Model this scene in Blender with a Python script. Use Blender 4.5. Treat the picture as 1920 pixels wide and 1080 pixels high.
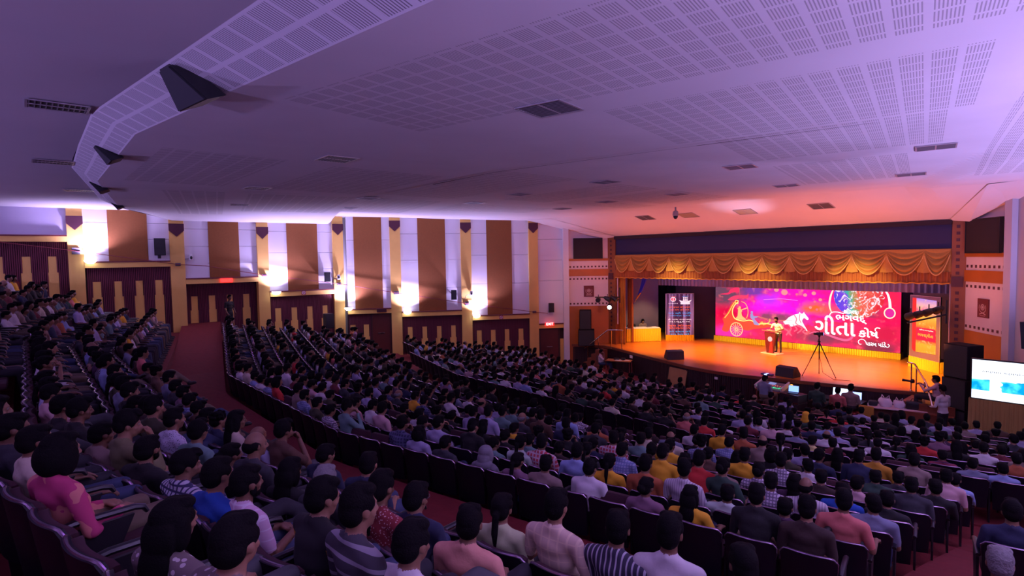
import bpy, bmesh, math, random
import numpy as np
from mathutils import Vector, Matrix, kdtree
random.seed(7)
for o in list(bpy.data.objects): bpy.data.objects.remove(o)
SC = bpy.context.scene; COL = SC.collection; PI = math.pi
R = math.radians
# heights in this script are written relative to the photographer's eye; at the end every
# top-level object is raised by EYE so that the floor in front of the stage is z = 0
EYE = 5.8
# ---------------------------------------------------------------- camera
cam = bpy.data.objects.new('camera', bpy.data.cameras.new('camera')); COL.objects.link(cam)
cam.data.lens = 20.0; cam.data.sensor_width = 36; cam.data.clip_start = .05; cam.data.clip_end = 200
yaw, pitch, roll = R(49.26473), R(2.96088), R(-.93572)
_F = Vector((-math.sin(yaw)*math.cos(pitch), math.cos(yaw)*math.cos(pitch), -math.sin(pitch)))
_R = Vector((math.cos(yaw), math.sin(yaw), 0)); _U = _R.cross(_F)
_R2 = _R*math.cos(roll)+_U*math.sin(roll); _U2 = -_R*math.sin(roll)+_U*math.cos(roll)
cam.matrix_world = Matrix(((_R2.x, _U2.x, -_F.x, 0), (_R2.y, _U2.y, -_F.y, 0), (_R2.z, _U2.z, -_F.z, 0), (0, 0, 0, 1)))
SC.camera = cam
# ---------------------------------------------------------------- world, exposure
w = bpy.data.worlds.new('hall_dark'); SC.world = w; w.use_nodes = True
w.node_tree.nodes['Background'].inputs[0].default_value = (.30, .16, .62, 1)
w.node_tree.nodes['Background'].inputs[1].default_value = .03
SC.view_settings.view_transform = 'Standard'; SC.view_settings.look = 'None'
SC.view_settings.gamma = 1; SC.view_settings.use_curve_mapping = False
SC.view_settings.exposure = 0.2
SC.cycles.max_bounces = 6; SC.cycles.diffuse_bounces = 3; SC.cycles.glossy_bounces = 2
SC.cycles.transmission_bounces = 2; SC.cycles.sample_clamp_indirect = 4
SC.cycles.use_denoising = True
def lamp(name, kind, loc, energy, color, size=.1, aim=None, angle=None, blend=.5, size_y=None):
    l = bpy.data.lights.new(name, kind); l.energy = energy; l.color = color
    if kind == 'AREA':
        l.size = size
        if size_y: l.shape = 'RECTANGLE'; l.size_y = size_y
    else: l.shadow_soft_size = size
    if kind == 'SPOT': l.spot_size = R(angle); l.spot_blend = blend
    o = bpy.data.objects.new(name, l); COL.objects.link(o); o.location = loc
    if aim is not None:
        o.rotation_euler = (Vector(aim)-Vector(loc)).to_track_quat('-Z', 'Y').to_euler()
    return o
LAV = (.62, .47, 1.0)
AMB = (.46, .22, 1.0)
# hall: the working lamps of the side walls are lit in their own builder; fill areas without fixtures are added under the
# ceiling to brighten the seats
for i, (x, y, e) in enumerate([(-5, 3.6, 46), (-13, 3.6, 46), (-21, 4.6, 46), (-4, 11.0, 26), (-12, 11, 26), (-20, 11.6, 26), (-12, 17.0, 22), (-6, 16.5, 14), (-3, -3, 55), (-12, -3, 55), (-21, -3, 55)]):
    lamp('house_fill', 'AREA', (x, y, 1.86), e*.5, AMB, 1.6, (x, y, -5))
# stage washes hung inside the proscenium head
for x in (-17, -14, -11, -8, -6):
    lamp('stage_wash_light', 'SPOT', (x, 24.75, -.95), 1250, (1, .31, .012), .12, (x*.93-.9, 25.2, -4.7), 92, .7)
for x, y, e, ax, ay, az in ((-15.5, 17.2, 520, -20.6, 23.2, -2.2), (-9.5, 17.2, 420, -3.9, 23.3, -2.2), (-16, 16.5, 150, -16.5, 24, -.5), (-12.3, 16.2, 150, -12.2, 24, -.5), (-8.5, 16.5, 150, -8, 24, -.5)):
    lamp('front_of_house_fill', 'SPOT', (x, y, 1.75), e, (1, .36, .12), .1, (ax, ay, az), 44, .9)  # added fill without fixtures, warms the side panels and the valance
for x, y, ax in ((-17, 17.5, -14.5), (-12.5, 17, -11.0), (-8.5, 17.5, -7.2)):
    lamp('front_of_house_fill', 'SPOT', (x, y, 1.6), 3800, (1, .72, .24), .1, (ax, 28.4, -4.2), 26, .9)  # more added fill, brightens the yellow skirts and the speaker
for x in (-16.5, -8): lamp('stage_house_fill', 'AREA', (x, 27.0, 1.3), 60, (.55, .32, 1), 1.2, (x, 27.6, -5))  # cool fill added inside the stage house, turns its drapes violet
# unseen fill added at the rear, lifts the rear ceiling and the fascia
for x, y, e in ((-23, -7, 800), (-13, -8, 1300), (-4, -8, 1300), (3.0, -4, 800)):
    lamp('rear_fill', 'SPOT', (x, y, -.1), e, (.46, .33, 1), .15, (x, y+7, 2.2), 140, .8)
lamp('stage_wash_light', 'SPOT', (-17.2, 24.7, -1.2), 420, (1, .66, .30), .1, (-19.2, 26.4, -3.7), 46, .7)  # extra spot added to brighten the people at the skirted table
lamp('stage_key_light', 'SPOT', (-14.5, 24.6, -1.0), 1500, (1, .78, .42), .08, (-12.1, 27.1, -3.4), 30, .6)
lamp('stage_wash_light', 'SPOT', (-18.1, 23.0, -2.3), 500, (1, .52, .16), .08, (-12, 26, -4.7), 80, .8)
# up-light added over the stage lip, no fixtures there, tints the sloping soffit
for x, e, c in ((-18.0, 260, (1, .22, .16)), (-14.5, 240, (1, .25, .22)), (-11, 240, (1, .28, .34)), (-7.5, 420, (1, .22, .06)), (-5, 200, (1, .22, .10))):
    lamp('stage_lip_fill', 'SPOT', (x, 21.6, -3.2), e, c, .2, (x, 22.4, 2), 125, 1)
lamp('stage_lip_fill', 'SPOT', (-10.6, 21.0, -.4), 110, (.8, .62, 1), .05, (-10.8, 20.9, 2), 70, 1)
# ---------------------------------------------------------------- materials
MATS = {}
def M(name, col, rough=.6, metal=0., em=0., emcol=None, noise=0., nscale=6., bump=0., spec=.5, ncol=None):
    if name in MATS: return MATS[name]
    m = bpy.data.materials.new(name); m.use_nodes = True; nt = m.node_tree; b = nt.nodes['Principled BSDF']
    b.inputs['Base Color'].default_value = (*col, 1); b.inputs['Roughness'].default_value = rough
    b.inputs['Metallic'].default_value = metal; b.inputs['Specular IOR Level'].default_value = spec
    if em: b.inputs['Emission Color'].default_value = (*(emcol or col), 1); b.inputs['Emission Strength'].default_value = em
    if noise or bump:
        tc = nt.nodes.new('ShaderNodeTexCoord'); n = nt.nodes.new('ShaderNodeTexNoise'); n.inputs['Scale'].default_value = nscale
        n.inputs['Detail'].default_value = 4; nt.links.new(tc.outputs['Object'], n.inputs['Vector'])
        if noise:
            mx = nt.nodes.new('ShaderNodeMix'); mx.data_type = 'RGBA'
            mx.inputs[6].default_value = (*col, 1)
            mx.inputs[7].default_value = (*(ncol or tuple(c*(1-noise) for c in col)), 1)
            nt.links.new(n.outputs['Fac'], mx.inputs[0]); nt.links.new(mx.outputs[2], b.inputs['Base Color'])
        if bump:
            bp = nt.nodes.new('ShaderNodeBump'); bp.inputs['Strength'].default_value = bump; bp.inputs['Distance'].default_value = .02
            nt.links.new(n.outputs['Fac'], bp.inputs['Height']); nt.links.new(bp.outputs[0], b.inputs['Normal'])
    MATS[name] = m; return m
def nmath(nt, op, a, b=None, c=None):
    n = nt.nodes.new('ShaderNodeMath'); n.operation = op
    for i, v in enumerate((a, b, c)):
        if v is None: continue
        if isinstance(v, (int, float)): n.inputs[i].default_value = v
        else: nt.links.new(v, n.inputs[i])
    return n.outputs[0]
def mixc(nt, f, a, b):
    n = nt.nodes.new('ShaderNodeMix'); n.data_type = 'RGBA'
    for i, v in ((0, f), (6, a), (7, b)):
        if isinstance(v, (int, float)): n.inputs[i].default_value = v
        elif isinstance(v, tuple): n.inputs[i].default_value = (*v, 1)
        else: nt.links.new(v, n.inputs[i])
    return n.outputs[2]
# ---------------------------------------------------------------- mesh helpers
class MB:
    """collects shapes into one mesh"""
    def __init__(s): s.v = []; s.f = []; s.mi = []; s.uv = None
    def add(s, vs, fs, mi=0):
        k = len(s.v); s.v += [tuple(v) for v in vs]; s.f += [tuple(i+k for i in f) for f in fs]; s.mi += [mi]*len(fs); return s
    def box(s, x0, x1, y0, y1, z0, z1, mi=0, T=None):
        vs = [(x, y, z) for z in (z0, z1) for y in (y0, y1) for x in (x0, x1)]
        if T is not None: vs = [T @ Vector(v) for v in vs]
        return s.add(vs, [(0, 2, 3, 1), (4, 5, 7, 6), (0, 1, 5, 4), (2, 6, 7, 3), (0, 4, 6, 2), (1, 3, 7, 5)], mi)
    def rbox(s, x0, x1, y0, y1, z0, z1, b=.01, mi=0, T=None):
        # box with chamfered edges
        bm = bmesh.new(); bmesh.ops.create_cube(bm, size=1)
        for v in bm.verts: v.co = Vector(((x0+x1)/2+v.co.x*(x1-x0), (y0+y1)/2+v.co.y*(y1-y0), (z0+z1)/2+v.co.z*(z1-z0)))
        bmesh.ops.bevel(bm, geom=bm.edges[:], offset=b, segments=2, affect='EDGES', profile=.5)
        bm.verts.index_update()
        vs = [v.co.copy() for v in bm.verts]; fs = [[v.index for v in f.verts] for f in bm.faces]; bm.free()
        if T is not None: vs = [T @ v for v in vs]
        return s.add(vs, fs, mi)
    def quad(s, a, b, c, d, mi=0): return s.add([a, b, c, d], [(0, 1, 2, 3)], mi)
    def tube(s, pts, r, n=8, mi=0, cap=True, flat=1.):
        pts = [Vector(p) for p in pts]; rs = r if isinstance(r, (list, tuple)) else [r]*len(pts); vs = []; fs = []
        up = Vector((0, 0, 1))
        for i, p in enumerate(pts):
            t = (pts[min(i+1, len(pts)-1)]-pts[max(i-1, 0)]).normalized()
            u = t.cross(up)
            if u.length < .05: u = t.cross(Vector((1, 0, 0)))
            u.normalize(); v = t.cross(u)
            for k in range(n):
                a = 2*PI*k/n; vs.append(p+(u*math.cos(a)+v*math.sin(a)*flat)*rs[i])
        for i in range(len(pts)-1):
            for k in range(n): fs.append((i*n+k, i*n+(k+1) % n, (i+1)*n+(k+1) % n, (i+1)*n+k))
        if cap: fs += [tuple(range(n-1, -1, -1)), tuple(range((len(pts)-1)*n, len(pts)*n))]
        return s.add(vs, fs, mi)
    def lathe(s, prof, c=(0, 0, 0), n=24, mi=0, T=None):
        vs = []; fs = []
        for r, z in prof:
            for k in range(n): a = 2*PI*k/n; vs.append(Vector((c[0]+r*math.cos(a), c[1]+r*math.sin(a), c[2]+z)))
        for i in range(len(prof)-1):
            for k in range(n): fs.append((i*n+k, i*n+(k+1) % n, (i+1)*n+(k+1) % n, (i+1)*n+k))
        fs += [tuple(range(n-1, -1, -1)), tuple(range((len(prof)-1)*n, len(prof)*n))]
        if T is not None: vs = [T @ v for v in vs]
        return s.add(vs, fs, mi)
    def prism(s, poly, d0, d1, O=(0, 0, 0), U=(1, 0, 0), V=(0, 0, 1), N=(0, -1, 0), mi=0):
        O, U, V, N = Vector(O), Vector(U), Vector(V), Vector(N); n = len(poly)
        vs = [O+U*p[0]+V*p[1]+N*d0 for p in poly]+[O+U*p[0]+V*p[1]+N*d1 for p in poly]
        fs = [tuple(range(n)), tuple(range(2*n-1, n-1, -1))]+[(i, i+n, (i+1) % n+n, (i+1) % n) for i in range(n)]
        return s.add(vs, fs, mi)
    def ball(s, c, r, n=12, m=8, mi=0):
        rr = r if isinstance(r, (tuple, list)) else (r, r, r); vs = [(c[0], c[1], c[2]-rr[2])]; fs = []
        for i in range(1, m):
            t = PI*i/m
            for k in range(n): a = 2*PI*k/n; vs.append((c[0]+rr[0]*math.sin(t)*math.cos(a), c[1]+rr[1]*math.sin(t)*math.sin(a), c[2]-rr[2]*math.cos(t)))
        vs.append((c[0], c[1], c[2]+rr[2])); L = len(vs)-1
        for k in range(n):
            fs.append((0, 1+(k+1) % n, 1+k)); fs.append((L, 1+(m-2)*n+k, 1+(m-2)*n+(k+1) % n))
        for i in range(m-2):
            for k in range(n): fs.append((1+i*n+k, 1+i*n+(k+1) % n, 1+(i+1)*n+(k+1) % n, 1+(i+1)*n+k))
        return s.add(vs, fs, mi)
    def mesh(s, name, mats, smooth=False, fix=True):
        me = bpy.data.meshes.new(name); me.from_pydata(s.v, [], s.f)
        for m in (mats if isinstance(mats, (list, tuple)) else [mats]): me.materials.append(m)
        if any(s.mi): me.polygons.foreach_set('material_index', s.mi)
        if fix:
            bm = bmesh.new(); bm.from_mesh(me); bmesh.ops.recalc_face_normals(bm, faces=bm.faces[:]); bm.to_mesh(me); bm.free()
        if smooth: me.polygons.foreach_set('use_smooth', [True]*len(me.polygons)); 
        if smooth and smooth != 2:
            try: me.set_sharp_from_angle(angle=R(40))
            except Exception: pass
        me.update(); return me
    def obj(s, name, mats, parent=None, smooth=False, fix=True, loc=None, rot=None):
        o = bpy.data.objects.new(name, s.mesh(name, mats, smooth, fix)); COL.objects.link(o)
        if parent is not None: o.parent = parent
        if loc is not None: o.location = loc
        if rot is not None: o.rotation_euler = rot
        return o
def tag(o, label, cat, group=None, kind=None):
    o['label'] = label; o['category'] = cat
    if group: o['group'] = group
    if kind: o['kind'] = kind
    return o
def struct(o): o['kind'] = 'structure'; return o
def empty(name, loc=(0, 0, 0), rz=0):
    o = bpy.data.objects.new(name, None); COL.objects.link(o); o.location = loc; o.rotation_euler = (0, 0, rz); return o
def frame(a, b):
    """unit vector a->b on the ground and the normal to its right"""
    d = Vector((b[0]-a[0], b[1]-a[1], 0)); L = d.length; d.normalize(); return d, Vector((d.y, -d.x, 0)), L
# ================================================================ the hall
WHITE = M('wall_paint', (.74, .72, .74), .8, noise=.10, nscale=1.2)
CEILM = None
def ceiling_material():
    m = bpy.data.materials.new('perforated_ceiling'); m.use_nodes = True; nt = m.node_tree; b = nt.nodes['Principled BSDF']
    uv = nt.nodes.new('ShaderNodeUVMap'); uv.uv_map = 'UVMap'; sp = nt.nodes.new('ShaderNodeSeparateXYZ'); nt.links.new(uv.outputs[0], sp.inputs[0])
    u, v = sp.outputs[0], sp.outputs[1]
    def band(x, a, c): return nmath(nt, 'MULTIPLY', nmath(nt, 'GREATER_THAN', x, a), nmath(nt, 'LESS_THAN', x, c))
    fields = [(-6.6, 1.4, 1.75, 4.05), (-3.85, .3, 4.75, 7.65), (-3.3, .0, 7.9, 10.8), (-3.1, -.55, 11.8, 16.1), (.7, 3.2, 6.0, 16.0),
              (-16.0, -11.2, 1.9, 4.0), (-15.8, -11.4, 5.0, 7.7), (-15.6, -9.4, 8.4, 10.9), (-14.8, -9.4, 12.4, 14.4), (-12.8, -7.0, 14.9, 18.6), (-14.9, -13.4, 14.9, 19.2),
              (-26.0, -18.2, 2.6, 4.1), (-24.5, -18.4, 4.7, 7.7), (-24.5, -18.0, 8.3, 10.8), (-22.5, -17.5, 11.6, 16.0)]
    tot = None
    for a, c, d, e in fields:
        q = nmath(nt, 'MULTIPLY', band(u, a, c), band(v, d, e)); tot = q if tot is None else nmath(nt, 'MAXIMUM', tot, q)
    cu = nmath(nt, 'FRACT', nmath(nt, 'DIVIDE', u, .275)); cv = nmath(nt, 'FRACT', nmath(nt, 'DIVIDE', v, .30))
    cell = nmath(nt, 'MULTIPLY', band(cu, .09, .91), band(cv, .09, .93))
    sl = nmath(nt, 'FRACT', nmath(nt, 'DIVIDE', u, .0275)); slot = band(sl, .3, .72)
    f = nmath(nt, 'MULTIPLY', nmath(nt, 'MULTIPLY', tot, cell), slot)
    nz = nt.nodes.new('ShaderNodeTexNoise'); nz.inputs['Scale'].default_value = .7; nt.links.new(uv.outputs[0], nz.inputs['Vector'])
    base = mixc(nt, nz.outputs['Fac'], (.80, .77, .80), (.66, .63, .66))
    c = mixc(nt, f, base, (.40, .38, .40)); nt.links.new(c, b.inputs['Base Color']); b.inputs['Roughness'].default_value = .85
    return m
CEILM = ceiling_material()
def kink(x, kL, kR, sL, sR): return sL*max(0, kL-x)+sR*max(0, x-kR)
def interp(pts, x):
    for (a, ya), (c, yc) in zip(pts, pts[1:]):
        if x <= c: return ya+(yc-ya)*(x-a)/(c-a) if x > a else ya
    return pts[-1][1]
L_top = [(-30, 5.6), (-27.6, 4.3), (-23.8, 2.15), (-16.0, .92), (-10.3, .88), (-4, 1.78), (9, 4.0)]
L_bot = [(-30, 6.4), (-27.6, 4.9), (-23.8, 2.68), (-16.6, 1.45), (-10.3, 1.40), (-4, 2.42), (9, 4.7)]
L_step = [(-30, 11.9), (-27.2, 11.6), (-17, 8.08), (-10, 8.05), (9, 12.4)]
def wing_uv(x, y):
    th = .233
    if x > -10.15 + .1*y*0:
        c, s = math.cos(th), math.sin(th); return -10+(x+10)*c+y*s, -(x+10)*s+y*c
    if x < -16.5:
        c, s = math.cos(-th), math.sin(-th); return -16.5+(x+16.5)*c+y*s, -(x+16.5)*s+y*c
    return x, y
def grid_strip(name, f0, f1, zf, xs, nt_, mat, nuv=True):
    vs = []; fs = []
    for x in xs:
        y0, y1 = f0(x), f1(x)
        for j in range(nt_+1):
            t = j/nt_; y = y0+(y1-y0)*t; vs.append((x, y, zf(x, y, t)))
    n = nt_+1
    for i in range(len(xs)-1):
        for j in range(nt_): fs.append((i*n+j, i*n+j+1, (i+1)*n+j+1, (i+1)*n+j))
    me = bpy.data.meshes.new(name); me.from_pydata(vs, [], fs); me.materials.append(mat)
    uvl = me.uv_layers.new(name='UVMap')
    for p in me.polygons:
        cx = sum(vs[i][0] for i in p.vertices)/4
        for li, vi in zip(p.loop_indices, p.vertices):
            x, y, z = vs[vi]; th = .233
            if cx > -10.0: c, s = math.cos(th), math.sin(th); u_, v_ = -10+(x+10)*c+y*s, -(x+10)*s+y*c
            elif cx < -16.5: c, s = math.cos(-th), math.sin(-th); u_, v_ = -16.5+(x+16.5)*c+y*s, -(x+16.5)*s+y*c
            else: u_, v_ = x, y
            uvl.data[li].uv = (u_, v_)
    o = bpy.data.objects.new(name, me); COL.objects.link(o); return struct(o)
xs = [-30, -28.6, -27.6, -26.5, -25.2, -23.8, -22, -20, -18, -16.5, -15, -13.5, -12, -10.3, -10.0, -9, -8, -7, -6, -5, -4, -3, -2, -1, 0, 1, 2, 3, 4, 6, 9]
grid_strip('ceiling_rear', lambda x: -14, lambda x: interp(L_top, x), lambda x, y, t: 2.22, xs, 2, M('rear_ceiling', (.62, .58, .62), .85, noise=.15, nscale=.6))
def z_can(x, y, t): return 1.97-.13*max(0, min(1, (-24.5-x)/3))
def fz(x, y, t): return 2.22+(z_can(x, y, t)-2.22)*t
FASC = None
def fascia_material():
    m = bpy.data.materials.new('perforated_fascia'); m.use_nodes = True; nt = m.node_tree; b = nt.nodes['Principled BSDF']
    uv = nt.nodes.new('ShaderNodeUVMap'); uv.uv_map = 'UVMap'; sp = nt.nodes.new('ShaderNodeSeparateXYZ'); nt.links.new(uv.outputs[0], sp.inputs[0])
    def band(x, a, c): return nmath(nt, 'MULTIPLY', nmath(nt, 'GREATER_THAN', x, a), nmath(nt, 'LESS_THAN', x, c))
    cu = nmath(nt, 'FRACT', nmath(nt, 'DIVIDE', sp.outputs[0], .40)); cv = nmath(nt, 'FRACT', nmath(nt, 'MULTIPLY', sp.outputs[1], 2.0))
    cell = nmath(nt, 'MULTIPLY', band(cu, .08, .92), band(cv, .10, .92))
    slot = band(nmath(nt, 'FRACT', nmath(nt, 'DIVIDE', sp.outputs[0], .036)), .3, .7)
    f = nmath(nt, 'MULTIPLY', cell, slot)
    nt.links.new(mixc(nt, f, (.80, .77, .80), (.26, .24, .26)), b.inputs['Base Color']); b.inputs['Roughness'].default_value = .85
    return m
fo = grid_strip('ceiling_fascia', lambda x: interp(L_top, x), lambda x: interp(L_bot, x), fz, [-30, -27.6, -23.8, -19.8, -16.3, -13.3, -10.3, -7.2, -4, 0, 4, 9], 1, fascia_material())
uvl = fo.data.uv_layers[0]
for p in fo.data.polygons:
    for li, vi in zip(p.loop_indices, p.vertices): uvl.data[li].uv = (fo.data.vertices[vi].co.x*1.03, 0 if fo.data.vertices[vi].co.z > 2.2 else 1)
grid_strip('ceiling_canopy', lambda x: interp(L_bot, x), lambda x: interp(L_step, x), z_can, xs, 6, CEILM)
def z_front(x, y, t):
    z = 2.0+.24*max(0, min(1, (-21.5-x)/4))*(1-max(0, (y-12)/10))
    cx = -5.27+(20.1-y)*.524                      # shadowed crease on the right
    if x > cx: z -= .13*min(1, (x-cx)/.7)*max(0, min(1, (y-11)/4))
    return z-.0*t
xf = [-30, -28, -27.2, -26, -25, -24, -23, -22, -21, -20, -18.5, -17, -16.5, -15, -13, -11.5, -10, -9, -8, -7, -6.5]+[-6+.1*i for i in range(62)]+[1, 2, 4, 9]
grid_strip('ceiling_front', lambda x: interp(L_step, x), lambda x: 20.4, z_front, xf, 40, CEILM)
PLAS = M('soffit_plaster', (.78, .72, .72), .75, noise=.12, nscale=.8)
grid_strip('ceiling_soffit', lambda x: 20.4, lambda x: 24.03, lambda x, y, t: (z_front(x, 20.4, 1))*(1-t)+1.07*t, sorted(set([-22.4, -20.2, -19.6]+[x for x in xf if -20 < x < -1.4])), 6, PLAS)
# dropped ends of the soffit, folding to the side walls
mb = MB(); mb.add([(-22.3, 20.4, 2.0), (-20.6, 20.4, 1.99), (-19.3, 24.0, 1.06), (-20.2, 23.7, .97), (-21.5, 22.1, 1.6)], [(0, 1, 2, 3, 4)])
mb.add([(-2.2, 20.4, 1.9), (-3.4, 20.4, 1.84), (-5.0, 24.0, 1.06), (-4.4, 23.7, .97), (-3.1, 22.2, 1.5)], [(0, 1, 2, 3, 4)])
struct(mb.obj('ceiling_soffit_ends', PLAS))
# ---- walls
CORN_L, C4, = (-21.3, 22.4), (-27.15, 11.98)
WT = 2.6; WB = -6.2
def wall_pt(seg, u):
    if seg == 2: s, c = math.sin(R(29.3)), math.cos(R(29.3)); return Vector((-21.3-s*u, 22.4-c*u, 0))
    s, c = math.sin(R(3.9)), math.cos(R(3.9)); return Vector((-27.15-s*u, 11.98-c*u, 0))
def wall_dir(seg): a = R(29.3) if seg == 2 else R(3.9); return Vector((math.sin(a), math.cos(a), 0)), Vector((math.cos(a), -math.sin(a), 0))
MIRX = -24.5  # x -> MIRX - x for the right-hand side
def mirror(v): return Vector((MIRX-v[0]+.07, v[1], v[2]))
mb = MB()
for seg, u0, u1 in ((2, -.02, 11.95), (1, 0, 26)):
    d, n = wall_dir(seg); a, b_ = wall_pt(seg, u0)-n*.80, wall_pt(seg, u1)-n*.80
    mb.quad((a.x, a.y, WB), (b_.x, b_.y, WB), (b_.x, b_.y, WT), (a.x, a.y, WT))
struct(mb.obj('wall_left', WHITE, fix=False))
mb = MB()
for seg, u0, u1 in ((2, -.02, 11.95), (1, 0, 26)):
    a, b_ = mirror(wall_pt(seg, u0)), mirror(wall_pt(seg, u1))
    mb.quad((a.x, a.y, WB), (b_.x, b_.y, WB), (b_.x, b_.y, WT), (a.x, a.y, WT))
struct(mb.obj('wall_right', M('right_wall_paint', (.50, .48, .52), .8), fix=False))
mb = MB(); mb.quad((-31, -14, WB), (9, -14, WB), (9, -14, WT), (-31, -14, WT)); struct(mb.obj('wall_rear', WHITE, fix=False))
# white boards of each bay, the brown acoustic cloth, lintel, slatted dado
BROWN = M('acoustic_cloth', (.30, .105, .026), .9, noise=.25, nscale=14)
CREAM = M('cream_paint', (.90, .56, .14), .7, noise=.15, nscale=2.5)
MAROON = M('maroon_slats', (.13, .018, .036), .6)
DKMAR = M('maroon_recess', (.03, .006, .012), .8)
BOARD = M('bay_board', (.78, .76, .80), .75)
cols = [(2, 1.69, 2.19), (2, 5.28, 5.82), (2, 8.89, 9.42), (1, -.28, .24), (1, 3.27, 3.76), (1, 6.67, 7.21), (1, 10.11, 10.61)]
# bay: seg, u_near_stage, u_far, lintel bottom, cloth (u0,u1), seams (heights), cream strips?, door?
bays = [(2, .12, 1.69, -3.78, None, (1.0, -.12, -1.22), 'door', -5.9),
        (2, 2.19, 5.28, -3.20, (3.11, 4.45), (1.35, .2, -1.3), 'slat', -5.6),
        (2, 5.82, 8.89, -2.88, (6.61, 8.02), (1.35, .0, -1.45), 'slat', -5.2),
        (2, 9.42, 11.55, -2.66, (9.82, 11.19), (1.05, -.25, -1.35), 'half', -4.9),
        (1, .24, 3.27, -1.60, (.98, 2.42), (1.45, .45, -.35), 'slat', -4.4),
        (1, 3.76, 6.67, -.87, (4.50, 5.73), (1.50, .75, .02), 'slatdeep', -3.1),
        (1, 7.21, 10.11, -.10, (7.98, 9.32), (1.70, 1.05), 'slat', -2.9),
        (1, 10.61, 17.0, .93, None, (), 'slatwide', -2.6)]
ti = 0
for bi, (seg, u0, u1, lz, cloth, seams, kind, fl) in enumerate(bays):
    d, n = wall_dir(seg)
    def P(u, off, z): p = wall_pt(seg, u)+n*off; return (p.x, p.y, z)
    def slab(mb, ua, ub, o0, o1, za, zb, mi=0):
        vs = [P(u, o, z) for z in (za, zb) for o in (o0, o1) for u in (ua, ub)]
        mb.add(vs, [(0, 2, 3, 1), (4, 5, 7, 6), (0, 1, 5, 4), (2, 6, 7, 3), (0, 4, 6, 2), (1, 3, 7, 5)], mi)
    lt = lz+.235; top = 2.45
    # upper boards, split by thin seams
    mb = MB(); zz = [lt]+sorted(seams)+[top]
    for za, zb in zip(zz, zz[1:]):
        if cloth:
            slab(mb, u0, cloth[0], -.40, -.10, za+.006, zb-.006); slab(mb, cloth[1], u1, -.40, -.10, za+.006, zb-.006)
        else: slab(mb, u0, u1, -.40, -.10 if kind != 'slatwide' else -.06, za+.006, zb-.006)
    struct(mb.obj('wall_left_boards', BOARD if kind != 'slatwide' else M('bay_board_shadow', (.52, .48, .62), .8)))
    if cloth:
        mb = MB(); slab(mb, cloth[0], cloth[1], -.40, -.07, lt, top)
        struct(mb.obj('wall_left_acoustic_cloth', BROWN))
    mb = MB(); slab(mb, u0, u1, -.40, .03, lz, lt); slab(mb, u0-.0, u1, -.40, .06, lt-.03, lt+.02, 1)
    ti += 1; struct(mb.obj('trim_%d' % ti, [CREAM, M('trim_red', (.16, .03, .03), .5)]))
    # dado
    deep = -.55 if kind == 'slatdeep' else -.18
    mb = MB(); slab(mb, u0-.05, u1+.05, deep-.1, deep, fl, lz+.05); struct(mb.obj('wall_left_dado', DKMAR))
    if kind != 'door':
        mb = MB(); pitch_ = .062; nsl = int((u1-u0)/pitch_); h = lz-fl
        ua_lim = u1 if kind != 'half' else u1
        # cream strip positions
        strips = []
        ns = {'slat': 4, 'slatdeep': 4, 'half': 2, 'slatwide': 8}[kind]
        span = (u1-u0)
        if kind == 'half': centers = [u1-.20, u1-.86]
        else: centers = [u0+span*(i+.62)/ns*.97 for i in range(ns)]
        zs1 = lz-.56; zs2 = zs1-.62
        for i in range(nsl):
            uc = u0+(i+.5)*pitch_
            if kind == 'half' and uc < u0+1.02: continue
            zb_ = fl
            for cc in centers:
                if abs(uc-cc) < .125: zb_ = zs1
                elif abs(uc-cc) < .165: zb_ = zs2
            # slats over strip end at the strip top; strips widen downwards
            if zb_ == zs1: slab(mb, uc-.021, uc+.021, deep, deep+.05, zs1, lz)
            elif zb_ == zs2: slab(mb, uc-.021, uc+.021, deep, deep+.05, zs2, lz)
            else: slab(mb, uc-.021, uc+.021, deep, deep+.05, fl, lz)
        struct(mb.obj('wall_left_slats', MAROON))
        mb = MB()
        for cc in centers:
            slab(mb, cc-.13, cc+.13, deep, deep+.03, fl, zs1); slab(mb, cc-.165, cc+.165, deep, deep+.028, fl, zs2)
        struct(mb.obj('wall_left_cream_strips', CREAM))
    if kind in ('door', 'half'):
        # timber double door leaf set in the bay
        root = empty('door_%d' % (1 if kind == 'door' else 2), P((u0+.3) if kind == 'door' else (u0+.5), deep, fl)); root['kind'] = 'structure'
        W_ = M('door_timber', (.13, .022, .012), .42, noise=.4, nscale=3)
        a_, b2 = (u0+.42, u1-.06) if kind == 'door' else (u0+.06, u0+1.0)
        def rel(mb): mb.v = [tuple(Vector(v)-root.location) for v in mb.v]; return mb
        mb = MB(); slab(mb, a_, b2, deep, deep+.06, fl, lz-.06); leaf = rel(mb).obj('door_leaf', W_, root)
        mb = MB()
        for t in (.0, 1.):
            uu = a_+(b2-a_)*t; slab(mb, uu-.04, uu+.04, deep, deep+.10, fl, lz)
        slab(mb, a_, b2, deep, deep+.10, lz-.07, lz); rel(mb).obj('door_frame', M('door_frame_dark', (.05, .012, .012), .5), root)
        mb = MB(); mid = (a_+b2)/2; z0 = lz-1.02
        slab(mb, mid-.16, mid+.16, deep+.06, deep+.10, z0-.015, z0+.015); rel(mb).obj('push_bar', M('steel', (.5, .5, .5), .3, 1), root)
        if kind == 'door':
            mb = MB(); slab(mb, u0+.05, u0+.36, deep, deep+.05, fl, lz-.62); struct(mb.obj('wall_left_cream_strips', CREAM))
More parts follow.
